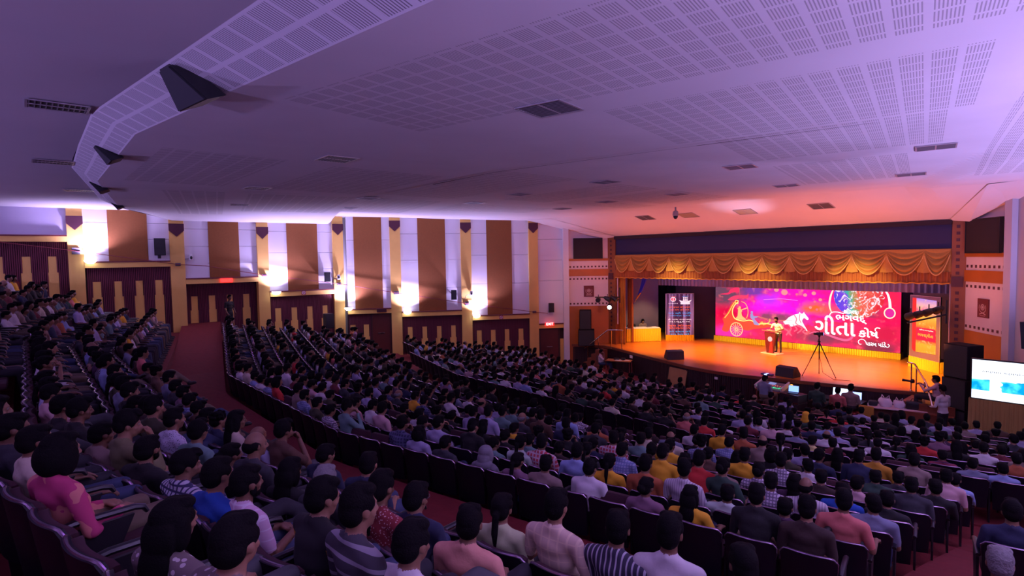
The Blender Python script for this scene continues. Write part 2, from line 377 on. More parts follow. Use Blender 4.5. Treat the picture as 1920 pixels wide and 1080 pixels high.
# columns with the stepped maroon arrowheads
for ci, (seg, u0, u1) in enumerate(cols):
    d, n = wall_dir(seg)
    def P(u, off, z): p = wall_pt(seg, u)+n*off; return (p.x, p.y, z)
    mb = MB(); vs = [P(u, o, z) for z in (-6.1, 2.45) for o in (-.42, .0) for u in (u0, u1)]
    mb.add(vs, [(0, 2, 3, 1), (4, 5, 7, 6), (0, 1, 5, 4), (2, 6, 7, 3), (0, 4, 6, 2), (1, 3, 7, 5)])
    o = struct(mb.obj('wall_left_column', CREAM))
    ztop = [2.04, 2.07, 2.18, 2.02, 1.80, 1.87, 2.09][ci]-.0
    zt = ztop-.16; um = (u0+u1)/2; hw = (u1-u0)/2+.012; poly = [(-hw, 0), (hw, 0), (hw, -.29)]
    k = 9
    for i in range(k):
        x = hw*(1-(i+1)/k); z = -.29-.26*(i+.5)/k; poly += [(hw*(1-i/k), z), (x, z)]
    poly += [(0, -.57)]
    for i in range(k-1, -1, -1):
        x = hw*(1-(i+1)/k); z = -.29-.26*(i+.5)/k; poly += [(-x, z), (-hw*(1-i/k), z)]
    poly += [(-hw, -.29)]
    p0 = wall_pt(seg, um); mb = MB(); mb.prism(poly, 0, .04, (p0.x, p0.y, zt), d, (0, 0, 1), n)
    struct(mb.obj('wall_left_arrowhead', M('arrowhead_maroon', (.075, .012, .03), .7)))
# corner pilasters
for mirr in (0, 1):
    mb = MB(); p = Vector((-21.42, 22.10, 0)); d = Vector((.652, .757, 0)); n = Vector((.757, -.652, 0))
    pts = [p-n*.5, p+n*.12, p+n*.12+d*.30, p-n*.5+d*.30]
    if mirr: pts = [mirror(q) for q in pts]
    mb.add([(q.x, q.y, z) for z in (WB, 2.3) for q in pts], [(0, 1, 5, 4), (1, 2, 6, 5), (2, 3, 7, 6), (3, 0, 4, 7)])
    if not mirr: struct(mb.obj('wall_left_pilaster', WHITE))
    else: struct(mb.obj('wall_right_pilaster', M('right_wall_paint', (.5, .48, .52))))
# ================================================================ stepped floor
CH = .80
CARPET = M('red_carpet', (.20, .012, .016), .95, noise=.45, nscale=7, bump=.3)
ROWS = []
for k, zt in enumerate([-2.12, -1.88, -1.6, -1.27, -.95, -.65]):
    ROWS.append(dict(n='C%d' % (k+1), Ym=1.64-.8*k, zt=zt, kL=-17., kR=-7.5, sl=.225, x0=-26.3, x1=2.6))
for k in range(8):
    ROWS.append(dict(n='B%d' % (k+1), Ym=3.92+.78*k, zt=-2.8-.14*k, kL=-15.5, kR=-9.0, sl=.235, x0=-26.2, x1=-2.15+.03*k))
for k in range(9):
    Y_ = 11.3+.8*k
    ROWS.append(dict(n='A%d' % (k+1), Ym=Y_, zt=-3.95-.1*k, kL=-16., kR=-7., sl=.25, x0=-21.6 if k == 0 else max(-25.0, -27.15+(Y_+1.8-12)*.561+1.0), x1=-1.0))
RD = {r['n']: r for r in ROWS}
def rowY(r, x): return r['Ym']+r['sl']*(max(0, r['kL']-x)+max(0, x-r['kR']))
def rowLift(r, x): return .045*max(0, -19-x) if r['n'][0] == 'B' else 0
def rowSeats(r):
    P_ = .52; w_ = P_/math.hypot(1, r['sl']); n = int((r['kR']-r['kL'])/P_); p = (r['kR']-r['kL'])/n
    xs_ = [r['kL']+p*(i+.5) for i in range(n)]
    x = r['kR']+w_/2
    while x < r['x1']: xs_.append(x); x += w_
    x = r['kL']-w_/2
    while x > r['x0']: xs_.insert(0, x); x -= w_
    return [x for x in xs_ if r['x0'] < x < r['x1']]
def rowRot(r, x):
    return math.atan(r['sl'])*(1 if x > r['kR'] else (-1 if x < r['kL'] else 0))
# stations from the rear to the stage: (Ym, z on the near side of it, kL, kR, slope, lift)
ST = [(-14, -.2, -17, -7.5, 0, 0), (-3.4, -.2, -17, -7.5, .225, 0)]
C = [RD['C%d' % k] for k in (6, 5, 4, 3, 2, 1)]
def station_line(Ym, kL, kR, sl, xs): return [(x, Ym+sl*(max(0, kL-x)+max(0, x-kR))) for x in xs]
levels = []   # (Ym_start, z, kL,kR,sl, liftcoef)
levels.append((-14, -.55, -17, -7.5, .0, 0))
for r in C: levels.append((r['Ym']-.22, r['zt']-CH, r['kL'], r['kR'], r['sl'], 0))
levels.append((2.48, -3.3, -16.3, -8.2, .23, .075))
for k in range(8): r = RD['B%d' % (k+1)]; levels.append((r['Ym']-.15, r['zt']-CH, r['kL'], r['kR'], r['sl'], .045))
levels.append((10.25, -4.78, -15.7, -8, .24, .0))
for k in range(9): r = RD['A%d' % (k+1)]; levels.append((r['Ym']-.15, r['zt']-CH, r['kL'], r['kR'], r['sl'], 0))
levels.append((18.7, -5.8, -16, -7, .2, 0)); 
fx = [-31, -29, -27.5, -25, -22, -19, -17.5, -16.5, -15.8, -15, -12, -9.2, -8.6, -7.8, -7, -6, -4, -2, 0, 3, 6, 9]
mb = MB()
def lv(l, x): return l[0]+l[4]*(max(0, l[2]-x)+max(0, x-l[3])), l[1]+l[5]*max(0, -19-x)
for a, b_ in zip(levels, levels[1:]):
    for x, x2 in zip(fx, fx[1:]):
        ya, za = lv(a, x); yb, zb = lv(b_, x); ya2, za2 = lv(a, x2); yb2, zb2 = lv(b_, x2)
        mb.quad((x, ya, za), (x2, ya2, za2), (x2, yb2, za2), (x, yb, za))          # tread
        mb.quad((x, yb, za), (x2, yb2, za2), (x2, yb2, zb2), (x, yb, zb))          # riser
l = levels[-1]
for x, x2 in zip(fx, fx[1:]): mb.quad((x, lv(l, x)[0], -5.8), (x2, lv(l, x2)[0], -5.8), (x2, 32, -5.8), (x, 32, -5.8))
struct(mb.obj('floor', CARPET, fix=False))
# carpeted ramp beside the right-hand ends of the rows
mb = MB(); ys = [(4.6, -3.28), (5.6, -3.36), (7.2, -3.66), (8.8, -4.0), (10.6, -4.42), (12.4, -4.76)]
for (y, z), (y2, z2) in zip(ys, ys[1:]):
    mb.quad((-1.93, y, z), (6, y+1.0, z), (6, y2+1.0, z2), (-1.93+.0, y2, z2))
for (y, z), (y2, z2) in zip(ys, ys[1:]): mb.quad((-1.93, y, z-.9), (-1.93, y2, z2-.9), (-1.93, y2, z2), (-1.93, y, z))
struct(mb.obj('floor_ramp', CARPET, fix=False))
# ================================================================ things on the hall walls and ceiling
BLK = M('black_plastic', (.012, .012, .016), .45)
BLKM = M('black_mesh', (.02, .02, .026), .7)
STEEL = M('steel', (.5, .5, .5), .3, 1)
def wallT(seg, u, off, z, tilt=0):
    """matrix: X along the wall (towards the stage), Y out of the wall, Z up"""
    d, n = wall_dir(seg); p = wall_pt(seg, u)+n*off
    return Matrix(((d.x, n.x, 0, p.x), (d.y, n.y, 0, p.y), (0, 0, 1, z), (0, 0, 0, 1)))
def place(o, T): o.matrix_world = T; return o
GLOW = M('lamp_glass', (1, 1, 1), .4, em=9, emcol=(.80, .76, 1))
def sconce(T, label, group, en=46):
    e = empty('wall_lamp'); e.matrix_world = T; tag(e, label, 'wall lamp', group)
    mb = MB(); prof = [(.02, -.13), (.10, -.12), (.17, -.07), (.20, 0), (.20, .012), (.16, .012), (.02, -.05)]
    mb.lathe(prof, (0, .22, 0), 20); mb.obj('lamp_bowl', GLOW, e, smooth=True)
    mb = MB(); mb.box(-.05, .05, -.02, .06, -.12, .02); mb.box(-.015, .015, .0, .10, -.07, -.04); mb.obj('bracket', STEEL, e)
    l = bpy.data.lights.new('sconce_light', 'SPOT'); l.energy = en*15; l.color = (.60, .47, 1); l.spot_size = R(138); l.spot_blend = .6; l.shadow_soft_size = .07
    o = bpy.data.objects.new('sconce_light', l); COL.objects.link(o); o.matrix_world = T @ Matrix.Translation((0, .42, .04)) @ Matrix.Rotation(PI+R(-4), 4, 'X')
    return e
G = 'bowl lamps along the left wall'
sconce(wallT(1, 9.93, -.10, .20), 'glowing white bowl lamp on the wall just right of the rearmost arrowhead column', G)
sconce(wallT(1, 3.02, -.10, -1.37), 'glowing white bowl lamp on the left wall, right of the third arrowhead column', G)
sconce(wallT(2, 11.5, -.02, -2.33), 'glowing white bowl lamp beside the fourth column, above the shut timber door', G)
sconce(wallT(2, 8.62, -.10, -2.62), 'glowing white bowl lamp on the left wall between fifth and sixth columns', G)
sconce(wallT(2, 5.07, -.10, -2.93), 'glowing white bowl lamp on the left wall nearest to the stage', G)
for (x, y, z, rz) in ((2.0, 8.9, -1.4, 90), (2.3, 3.0, .2, 90), (1.2, 14.5, -2.6, 60), (-1.0, 18.6, -2.9, 60)):
    l = bpy.data.lights.new('sconce_light', 'SPOT'); l.energy = 1080; l.color = (.56, .40, 1); l.spot_size = R(168); l.spot_blend = .6; l.shadow_soft_size = .07
    o = bpy.data.objects.new('sconce_light', l); COL.objects.link(o); o.location = (x, y, z); o.rotation_euler = (PI, 0, 0)
# PA boxes
def pa_box(T, label, s=1.0, big=False):
    e = empty('wall_loudspeaker'); e.matrix_world = T; tag(e, label, 'loudspeaker', 'black loudspeakers on the left wall')
    mb = MB(); w_, h_, d_ = .15*s, .26*s, .16*s
    prof = [(-w_, 0), (w_, 0), (w_*.72, d_*1.6), (-w_*.72, d_*1.6)]
    vs = [(x*1.0, y+.12, z) for z in (-h_, h_) for x, y in ((-w_*.7, 0), (w_*.7, 0), (w_, d_*1.7), (-w_, d_*1.7))]
    mb.add(vs, [(0, 1, 2, 3), (4, 5, 6, 7), (0, 1, 5, 4), (1, 2, 6, 5), (2, 3, 7, 6), (3, 0, 4, 7)]); mb.obj('cabinet', BLK, e)
    mb = MB(); mb.rbox(-w_*.9, w_*.9, .12+d_*1.7, .135+d_*1.7, -h_*.93, h_*.93, .01)
    if big:
        mb.tube([(0, .15+d_*1.7, h_*.25), (0, .17+d_*1.7, h_*.25)], w_*.8, 20); 
    mb.obj('grille', BLKM, e)
    mb = MB(); mb.tube([(0, -.02, 0), (0, .14, 0)], .025, 8); mb.box(-.05, .05, -.03, .0, -.10, .10)
    if big: mb.box(-.05, .05, -.02, .25, -h_*1.35, -.05)
    mb.obj('wall_bracket', BLK, e)
pa_box(wallT(1, 7.6, -.10, .72), 'large black loudspeaker on the wall left of the second column', 1.35, True)
pa_box(wallT(1, .64, -.10, -.75), 'small black loudspeaker on the wall between the third and fourth columns', .9)
pa_box(wallT(2, 6.25, -.10, -1.82), 'small black loudspeaker high between brown cloth and the sixth column', .95)
pa_box(wallT(2, 1.05, -.10, -2.66), 'small black loudspeaker above the red EXIT sign by the stage', .95)
# cameras with the conduit loop
WHP = M('white_plastic', (.75, .75, .75), .4)
for seg, u, z, lb in ((1, 6.45, .27, 'white wall camera just right of the second arrowhead column'), (2, 11.93, -.78, 'white wall camera on the fourth column above a conduit loop'), (2, 5.33, -1.78, 'white wall camera on the sixth column, right of the loudspeaker')):
    e = empty('security_camera'); e.matrix_world = wallT(seg, u, -.08 if u == 6.45 else .06, z); tag(e, lb, 'camera', 'security cameras on the left wall')
    mb = MB(); mb.rbox(-.07, .07, .0, .16, -.13, .13, .03); mb.obj('housing', WHP, e, smooth=True)
    mb = MB(); mb.ball((.01, .15, -.01), (.05, .05, .075)); mb.obj('lens', BLK, e, smooth=True)
    mb = MB(); mb.tube([(-.06, .03, -.05), (-.2, .03, -.06), (-.3, .03, -.12), (-.33, .025, -.28)], .012, 6); mb.obj('conduit', BLK, e, smooth=True)
# the red pipe along the wall with its junction boxes
PIPE = M('pipe_red', (.22, .03, .04), .5)
pts = [wall_pt(1, 13.2)+Vector((.07, 0, 1.0)), wall_pt(1, 10.36)+Vector((.10, 0, .57)), wall_pt(1, 6.94)+Vector((.10, 0, -.02)), wall_pt(1, 5.9)+Vector((.06, 0, -.10)), wall_pt(1, 3.5)+Vector((.10, 0, -.58)), wall_pt(1, 0)+Vector((.09, -.02, -1.11)), wall_pt(2, 9.15)+Vector((.09, -.05, -1.64)), wall_pt(2, 5.55)+Vector((.09, -.05, -2.30)), wall_pt(2, 1.94)+Vector((.09, -.05, -2.87)), wall_pt(2, 1.2)+Vector((.05, -.03, -2.97))]
mb = MB(); mb.tube(pts, .016, 6); o = mb.obj('wall_pipe', PIPE); tag(o, 'thin dark red pipe sloping along the whole left wall', 'pipe')
for i, (seg, u, z) in enumerate(((1, 10.36, .57), (1, 6.94, -.02), (1, 3.5, -.58), (1, .0, -1.11), (2, 9.15, -1.64), (2, 5.55, -2.30), (2, 1.94, -2.87))):
    mb = MB(); s = .13 if i in (0, 4) else .10
    mb.rbox(-s, s, 0, .07, -s*(1 if i in (0, 5) else .6), s*(1 if i in (0, 5) else .6), .01); mb.box(-.03, .03, .06, .085, -.04, .04)
    o = mb.obj('junction_box', M('box_grey', (.10, .09, .11), .5)); o.matrix_world = wallT(seg, u, .0, z)
    names = ['rearmost', 'second', 'third', 'fourth', 'fifth', 'sixth', 'seventh']
    tag(o, 'dark junction box on the %s arrowhead column from the rear' % names[i], 'junction box', 'junction boxes of the wall pipe')
# exit signs
def text(name, body, size, mat, T, parent=None, ext=.002, align='CENTER', sx=1.0):
    c = bpy.data.curves.new(name, 'FONT'); c.body = body; c.size = size; c.extrude = ext; c.align_x = align; c.align_y = 'CENTER'; c.resolution_u = 3
    tmp = bpy.data.objects.new('t', c); COL.objects.link(tmp); dg = bpy.context.evaluated_depsgraph_get(); dg.update()
    me = bpy.data.meshes.new_from_object(tmp.evaluated_get(dg)); bpy.data.objects.remove(tmp); bpy.data.curves.remove(c)
    me.materials.clear(); me.materials.append(mat)
    o = bpy.data.objects.new(name, me); COL.objects.link(o); o.parent = parent
    M_ = T @ Matrix.Diagonal((sx, 1, 1, 1))
    if parent is not None: o.matrix_local = M_
    else: o.matrix_world = M_
    return o
FACE_OUT = Matrix(((1, 0, 0, 0), (0, 0, 1, 0), (0, 1, 0, 0), (0, 0, 0, 1)))   # text lying in local XZ, facing out of the wall
REDEM = M('sign_red', (.9, .02, .02), .5, em=2.2, emcol=(1, .03, .03)); WEM = M('sign_white', (1, 1, 1), .5, em=3.0, emcol=(1, .8, .75))
DKSIGN = M('sign_dark', (.06, .01, .02), .5)
for seg, u, z, lit, lb in ((2, 1.12, -3.55, 2, 'lit red EXIT sign over the door beside the stage'), (1, 5.1, -.76, 1, 'lit red exit sign with unreadable letters over the recessed rear door'), (2, 9.9, -2.52, 0, 'dark unlit sign on the lintel over the shut timber door')):
    e = empty('exit_sign'); e.matrix_world = wallT(seg, u, .05, z); tag(e, lb, 'sign')
    mb = MB(); mb.rbox(-.24, .24, 0, .06, -.085, .085, .008); mb.obj('sign_box', REDEM if lit else DKSIGN, e)
    if lit == 2: text('sign_letters', 'EXIT', .19, WEM, Matrix.Translation((0, .065, -.003)) @ FACE_OUT, e)
    elif lit == 1: text('sign_letters', 'EXIT', .17, M('sign_red2', (.5, .0, .0), .5, em=.6, emcol=(1, .2, .1)), Matrix.Translation((0, .065, -.003)) @ FACE_OUT, e)
for seg, u, z, lb in ((1, 1.75, -1.47, 'round no smoking sign on the lintel between third and fourth columns'), (2, 3.75, -3.09, 'round no smoking sign on the lintel nearest the stage')):
    e = empty('no_smoking_sign'); e.matrix_world = wallT(seg, u, .04, z); tag(e, lb, 'sign', 'no smoking signs')
    mb = MB(); mb.rbox(-.10, .10, 0, .012, -.10, .10, .004); mb.obj('sign_plate', M('sign_plate_red', (.45, .06, .10), .5), e)
    mb = MB()
    for k in range(24):
        a, b_ = 2*PI*k/24, 2*PI*(k+1)/24
        mb.add([(r_*math.cos(t), .015, r_*math.sin(t)) for t in (a, b_) for r_ in (.055, .078)], [(0, 1, 3, 2)])
    mb.box(-.05, .05, .013, .017, -.008, .008, T=Matrix.Rotation(R(45), 4, 'Y')); mb.box(-.035, .03, .013, .016, -.004, .012)
    mb.obj('sign_symbol', M('sign_symbol', (.8, .7, .75), .5), e, fix=False)
# ceiling vents
VENT = M('vent_dark', (.045, .04, .045), .5, .3); VFR = M('vent_frame', (.5, .46, .5), .4, .5)
def vent(x, y, z, rz, sx, sy, label, slope=0, light=False, group='grilles in the hall ceiling'):
    e = empty('ceiling_vent', (x, y, z), rz); e.rotation_euler = (slope, 0, rz); e.scale = (1, 1, .3); tag(e, label, 'vent', group)
    mb = MB()
    for a in (-1, 1): mb.box(-sx, sx, a*sy-.015, a*sy+.015, -.03, .01); mb.box(a*sx-.015, a*sx+.015, -sy, sy, -.03, .01)
    mb.box(-.012, .012, -sy, sy, -.028, 0); mb.obj('vent_frame', VFR, e)
    mb = MB(); mb.box(-sx, sx, -sy, sy, -.004, 0); mb.obj('vent_backing', VENT if not light else M('vent_light', (.5, .42, .2) if light == 1 else (.6, .55, .65), .6), e)
    mb = MB(); n = 11
    for k in range(n):
        yy = -sy+2*sy*(k+.5)/n; mb.box(-sx, sx, yy-.009, yy+.006, -.022, -.010)
    mb.obj('slats', VFR if light else M('vent_slats', (.26, .24, .27), .5, .2), e)
zc = 1.965
w13 = R(13.3)
for (x, y, rz, s, lb) in ((-5.43, 5.38, w13, .33, 'largest square grille seen in the ceiling, nearest the camera'), (-6.46, 12.46, w13, .31, 'ceiling grille halfway over the front seats, left of the rightmost pair'),
        (-3.01, 13.32, w13, .31, 'dark ceiling grille at the far right, the nearer of the pair there'), (-4.45, 17.43, w13, .31, 'dark ceiling grille at the far right, the one nearer the stage'), (-7.41, 17.0, w13, .31, 'ceiling grille just before the soffit edge, above the speaker'),
        (-9.9, 11.86, 0, .30, 'ceiling grille in the middle, right of the dark crack line'), (-13.31, 11.85, 0, .30, 'ceiling grille between the crack line and the left wall'), (-13.41, 16.12, 0, .30, 'ceiling grille near the soffit, behind the hanging dome camera'),
        (-10.54, 16.21, 0, .30, 'ceiling grille straight behind the hanging dome camera'), (-16.2, 12.27, 0, .30, 'ceiling grille over the sixth column bay'), (-16.58, 8.36, 0, .28, 'ceiling grille touching the lit edge, upper one of two'),
        (-20.31, 9.4, 0, .28, 'ceiling grille touching the lit edge, lower one of two'), (-10.56, 4.7, 0, .32, 'pale square grille in the dark middle of the ceiling'), (-15.86, 4.82, 0, .30, 'double ceiling grille above the third column'),
        (-20.61, 5.69, -w13, .30, 'small ceiling grille above the brown cloth left of third column'), (-25.0, 7.1, -w13, .28, 'small ceiling grille closest to the wall by the third column'), (-16.3, 16.8, 0, .28, 'small ceiling grille near the stage end of the left wall')):
    vent(x, y, z_front(x, y, 0)-.01 if y > 8.5 else zc, rz, s, s*.95, lb)
for (x, y, sx, lb) in ((-10.15, .49, .24, 'long grille in the rear ceiling beside the fascia, nearest of three'), (-15.6, .62, .26, 'long dark grille in the rear ceiling, second along the fascia'), (-21.07, 1.4, .26, 'long grille in the rear ceiling beside a wedge loudspeaker'), (-25.5, 3.0, .24, 'small grille in the rear ceiling close to the wall')):
    vent(x, y, 2.205, 0 if x > -20 else -w13, sx, .34, lb)
sl = -math.atan(.256)
for (x, y, l_, lb) in ((-15.56, 21.4, 0, 'dark grille in the pink soffit, first from the left'), (-13.45, 21.5, 1, 'amber grille in the pink soffit below the dome camera'), (-11.0, 21.6, 2, 'pale lit grille in the pink soffit'), (-8.2, 21.6, 0, 'dark grille in the orange part of the soffit')):
    vent(x, y, 2.0-.256*(y-20.4)-.012, 0, .36, .30, lb, sl, l_, 'grilles in the soffit over the stage')
# wedge loudspeakers on the ceiling fascia
def wedge(x, y, rz, lb, s=1.0):
    e = empty('fascia_loudspeaker', (x, y, 2.0), rz); tag(e, lb, 'loudspeaker', 'black loudspeakers hung on the ceiling fascia')
    mb = MB(); q = [(-.15, -.18, .19), (.15, -.18, .19), (.43, .13, -.21), (-.43, .13, -.21), (-.15, .12, .20), (.15, .12, .20), (.36, .38, -.10), (-.36, .38, -.10)]
    mb.add([Vector(v)*s for v in q], [(0, 1, 2, 3), (7, 6, 5, 4), (0, 4, 5, 1), (1, 5, 6, 2), (2, 6, 7, 3), (3, 7, 4, 0)]); mb.obj('cabinet', BLK, e)
    mb = MB(); n = Vector((0, -.79, -.61))*.012; g = [Vector(v)*s*.93+Vector((0, 0, -.003)) for v in q[:4]]; mb.add(g+[v+n*2 for v in g], [(0, 1, 2, 3), (4, 5, 6, 7), (0, 1, 5, 4), (1, 2, 6, 5), (2, 3, 7, 6), (3, 0, 4, 7)]); mb.obj('grille', BLKM, e)
    mb = MB(); mb.tube([(0, .1, .1), (0, .15, .28)], .02, 6); mb.obj('hanger', BLK, e)
wedge(-7.35, 1.46, R(9), 'big black wedge loudspeaker on the fascia nearest the camera', .92)
wedge(-12.6, 1.22, 0, 'black loudspeaker on the fascia just left of its second corner', .72)
wedge(-18.0, 1.55, R(-9), 'black loudspeaker on the fascia over the left aisle', .72)
wedge(-23.0, 2.45, R(-9), 'smallest black loudspeaker on the fascia by the left wall', .7)
# dome camera hanging from the soffit edge
e = empty('dome_camera', (-13.32, 20.36, 1.99)); tag(e, 'grey dome camera hanging under the edge of the ceiling', 'camera')
mb = MB(); mb.tube([(0, 0, 0), (0, 0, -.14)], .035, 10); mb.lathe([(.05, -.14), (.105, -.18), (.12, -.34), (.10, -.36), (.01, -.36)], n=18); mb.obj('housing', M('cam_grey', (.30, .28, .32), .5), e, smooth=True)
mb = MB(); mb.ball((0, 0, -.36), (.095, .095, .13)); mb.obj('dome', M('cam_dome', (.04, .04, .06), .1), e, smooth=True)
# crack line and panel joints on the ceiling
mb = MB()
for (xa, ya, xb, yb, wd) in ((-12.6, 8.2, -10.0, 8.2, .035), (-10.0, 8.2, -5.6, 9.22, .016), (-5.6, 9.22, -3.0, 9.83, .02)):
    d, n, L_ = frame((xa, ya), (xb, yb)); a = Vector((xa, ya, 1.955)); b_ = Vector((xb, yb, 1.955))
    mb.add([a-n*wd, b_-n*wd*.4, b_+n*wd*.4, a+n*wd], [(0, 1, 2, 3)])
struct(mb.obj('ceiling_joint', M('joint_dark', (.03, .02, .03), .9), fix=False))
# ================================================================ stage
SZ = -4.7
front = [(-21.35, 22.46), (-20.2, 23.0), (-19.6, 23.25), (-18.98, 23.20), (-17.58, 22.72), (-16.36, 22.30), (-14.75, 21.78), (-13.39, 21.36), (-12.27, 21.19), (-11.35, 21.19), (-9.9, 21.48), (-8.08, 21.93), (-6.47, 22.27), (-5.6, 22.6), (-4.6, 23.0), (-3.2, 22.5)]
def wood_floor_mat():
    m = bpy.data.materials.new('stage_boards'); m.use_nodes = True; nt = m.node_tree; b = nt.nodes['Principled BSDF']
    tc = nt.nodes.new('ShaderNodeTexCoord'); mp = nt.nodes.new('ShaderNodeMapping'); mp.inputs['Scale'].default_value = (.5, 6, 1); nt.links.new(tc.outputs['Object'], mp.inputs[0])
    n = nt.nodes.new('ShaderNodeTexNoise'); n.inputs['Scale'].default_value = 3; nt.links.new(mp.outputs[0], n.inputs['Vector'])
    br = nt.nodes.new('ShaderNodeTexBrick'); br.inputs['Scale'].default_value = 1; br.inputs['Brick Width'].default_value = 2.4; br.inputs['Row Height'].default_value = .14
    br.inputs['Mortar Size'].default_value = .006; br.inputs[1].default_value = (.66, .24, .035, 1); br.inputs[2].default_value = (.54, .18, .025, 1); br.inputs[3].default_value = (.2, .07, .02, 1)
    nt.links.new(tc.outputs['Object'], br.inputs['Vector'])
    nt.links.new(mixc(nt, nmath(nt, 'MULTIPLY', n.outputs['Fac'], .6), br.outputs['Color'], (.40, .12, .02)), b.inputs['Base Color'])
    b.inputs['Roughness'].default_value = .32; return m
BOARDS = wood_floor_mat()
mb = MB(); poly = front+[(-3.0, 30.4), (-21.6, 30.4)]
mb.add([(x, y, SZ) for x, y in poly], [tuple(range(len(poly)))]); struct(mb.obj('floor_stage', BOARDS))
APR = M('apron_slats', (.030, .012, .016), .6); EDGE = M('stage_edge', (.20, .06, .03), .35)
mb = MB()
for (xa, ya), (xb, yb) in zip(front, front[1:]):
    d, n, L_ = frame((xa, ya), (xb, yb)); a, b_ = Vector((xa, ya, 0))+n*0, Vector((xb, yb, 0))
    mb.quad((a.x, a.y, -6), (b_.x, b_.y, -6), (b_.x, b_.y, SZ-.002), (a.x, a.y, SZ-.002))
    k = int(L_/.085)
    for i in range(k):
        p = a+d*(i+.5)*L_/k; mb.add([(p+d*s*.028+n*t+Vector((0, 0, z))) for z in (-5.9, SZ-.14) for s, t in ((-1, 0), (-1, .025), (1, .025), (1, 0))], [(0, 1, 5, 4), (1, 2, 6, 5), (2, 3, 7, 6)])
    mb.add([(p+n*t+Vector((0, 0, z))) for z in (SZ-.12, SZ+.004) for p, t in ((a-d*.01, -.05), (b_+d*.01, -.05), (b_+d*.01, .05), (a-d*.01, .05))], [(0, 1, 5, 4), (1, 2, 6, 5), (2, 3, 7, 6), (3, 0, 4, 7), (4, 5, 6, 7)], 1)
struct(mb.obj('floor_stage_apron', [APR, EDGE]))
# back and side drapes of the stage house
DRAPE = M('black_drape', (.030, .020, .035), .9)
def pleats(x0, y0, x1, y1, z0, z1, amp, wl, name, mat, parent=None, kind=True, loc=None, sag=0, nz=2, seed=0, gather=0):
    rnd = random.Random(seed); d, n, L_ = frame((x0, y0), (x1, y1)); k = max(6, int(L_/wl*6)); vs = []; fs = []
    ph = 0
    for i in range(k+1):
        t = i/k; ph += 2*PI/6*(1+rnd.uniform(-.25, .25)); o_ = amp*math.sin(ph)
        for j in range(nz+1):
            s = j/nz; z = z0+(z1-z0)*s; a = o_*(1-gather*s)
            p = Vector((x0, y0, 0))+d*L_*t+n*a; vs.append((p.x, p.y, z))
    q = nz+1
    for i in range(k):
        for j in range(nz): fs.append((i*q+j, (i+1)*q+j, (i+1)*q+j+1, i*q+j+1))
    mb = MB(); mb.add(vs, fs); o = mb.obj(name, mat, parent, smooth=2, fix=False, loc=loc)
    return o
struct(pleats(-21.6, 29.85, -3.0, 29.85, SZ, 1.6, .05, .5, 'wall_stage_back', DRAPE))
mb = MB(); mb.quad((-21.6, 24.2, SZ), (-21.6, 30.4, SZ), (-21.6, 30.4, 2), (-21.6, 24.2, 2)); mb.quad((-3, 24.2, SZ), (-3, 30.4, SZ), (-3, 30.4, 2), (-3, 24.2, 2)); mb.quad((-21.6, 24.2, 1.6), (-3, 24.2, 1.6), (-3, 30.4, 1.6), (-21.6, 30.4, 1.6))
struct(mb.obj('wall_stage_house', M('stage_house', (.02, .015, .025), .9), fix=False))
LEG = M('grey_leg', (.15, .115, .17), .85, noise=.25, nscale=2)
mb = MB(); mb.prism([(0, 0), (2.06, 0), (2.06, 4.6), (0, 4.6)], 0, .05, (-20.2, 25.75, SZ), (.49, .872, 0), (0, 0, 1), (.872, -.49, 0)); o = mb.obj('stage_leg_panel', LEG); tag(o, 'tall flat grey drape panel behind the yellow table on stage left', 'stage panel')
mb = MB(); mb.prism([(0, 0), (2.4, 0), (2.4, 4.0), (0, 4.0)], 0, .05, (-7.35, 29.6, SZ), (.85, -.53, 0), (0, 0, 1), (-.53, -.85, 0)); o = mb.obj('stage_leg_panel', LEG); tag(o, 'tall flat grey drape panel behind the red book banner', 'stage panel')
mb = MB(); mb.prism([(0, 0), (2.3, 0), (2.3, 4.6), (0, 4.6)], 0, .04, (-18.5, 28.3, SZ), (.85, .53, 0), (0, 0, 1), (.53, -.85, 0)); o = mb.obj('stage_leg_panel', M('dark_leg', (.055, .038, .065), .9, noise=.3, nscale=1.5)); tag(o, 'dark drape panel standing behind the slogan banner', 'stage panel')
o = pleats(-19.4, 27.6, -4.4, 27.6, -1.66, .6, .05, .22, 'grey_border_curtain', M('grey_border', (.34, .28, .36), .85), seed=3); tag(o, 'grey pleated border curtain above the LED screen', 'curtain')
# proscenium
PWOOD = M('proscenium_wood', (.30, .095, .025), .5, noise=.3, nscale=3)
SQ = M('square_brown', (.075, .02, .03), .6)
def pros_col(x0, x1, nm):
    mb = MB(); mb.box(x0, x1, 24.0, 24.35, SZ, 1.12)
    n = 24
    for i in range(n):
        z = -4.45+(5.4)*(i+.5)/n; w_ = .048; xm = (x0+x1)/2-.03
        if abs(z+1.02) < .28: continue
        mb.box(xm-w_, xm+w_, 23.985, 24.0, z-.05, z+.05, 1)
    mb.box((x0+x1)/2-.19, (x0+x1)/2+.13, 23.96, 24.0, -1.20, -.86, 1)
    return struct(mb.obj('trim_proscenium', [PWOOD, SQ]))
pros_col(-19.91, -19.40, 'l'); pros_col(-4.91, -4.51, 'r')
HEAD = M('header_cloth', (.028, .026, .085), .9)
mb = MB(); mb.box(-19.4, -4.91, 24.05, 24.25, .06, .92); struct(mb.obj('wall_proscenium_head', HEAD))
mb = MB(); mb.box(-19.4, -4.91, 23.9, 24.25, .92, 1.08); struct(mb.obj('trim_head_shade', M('header_shade', (.02, .006, .014), .7)))  # dark strip standing for the shade under the soffit
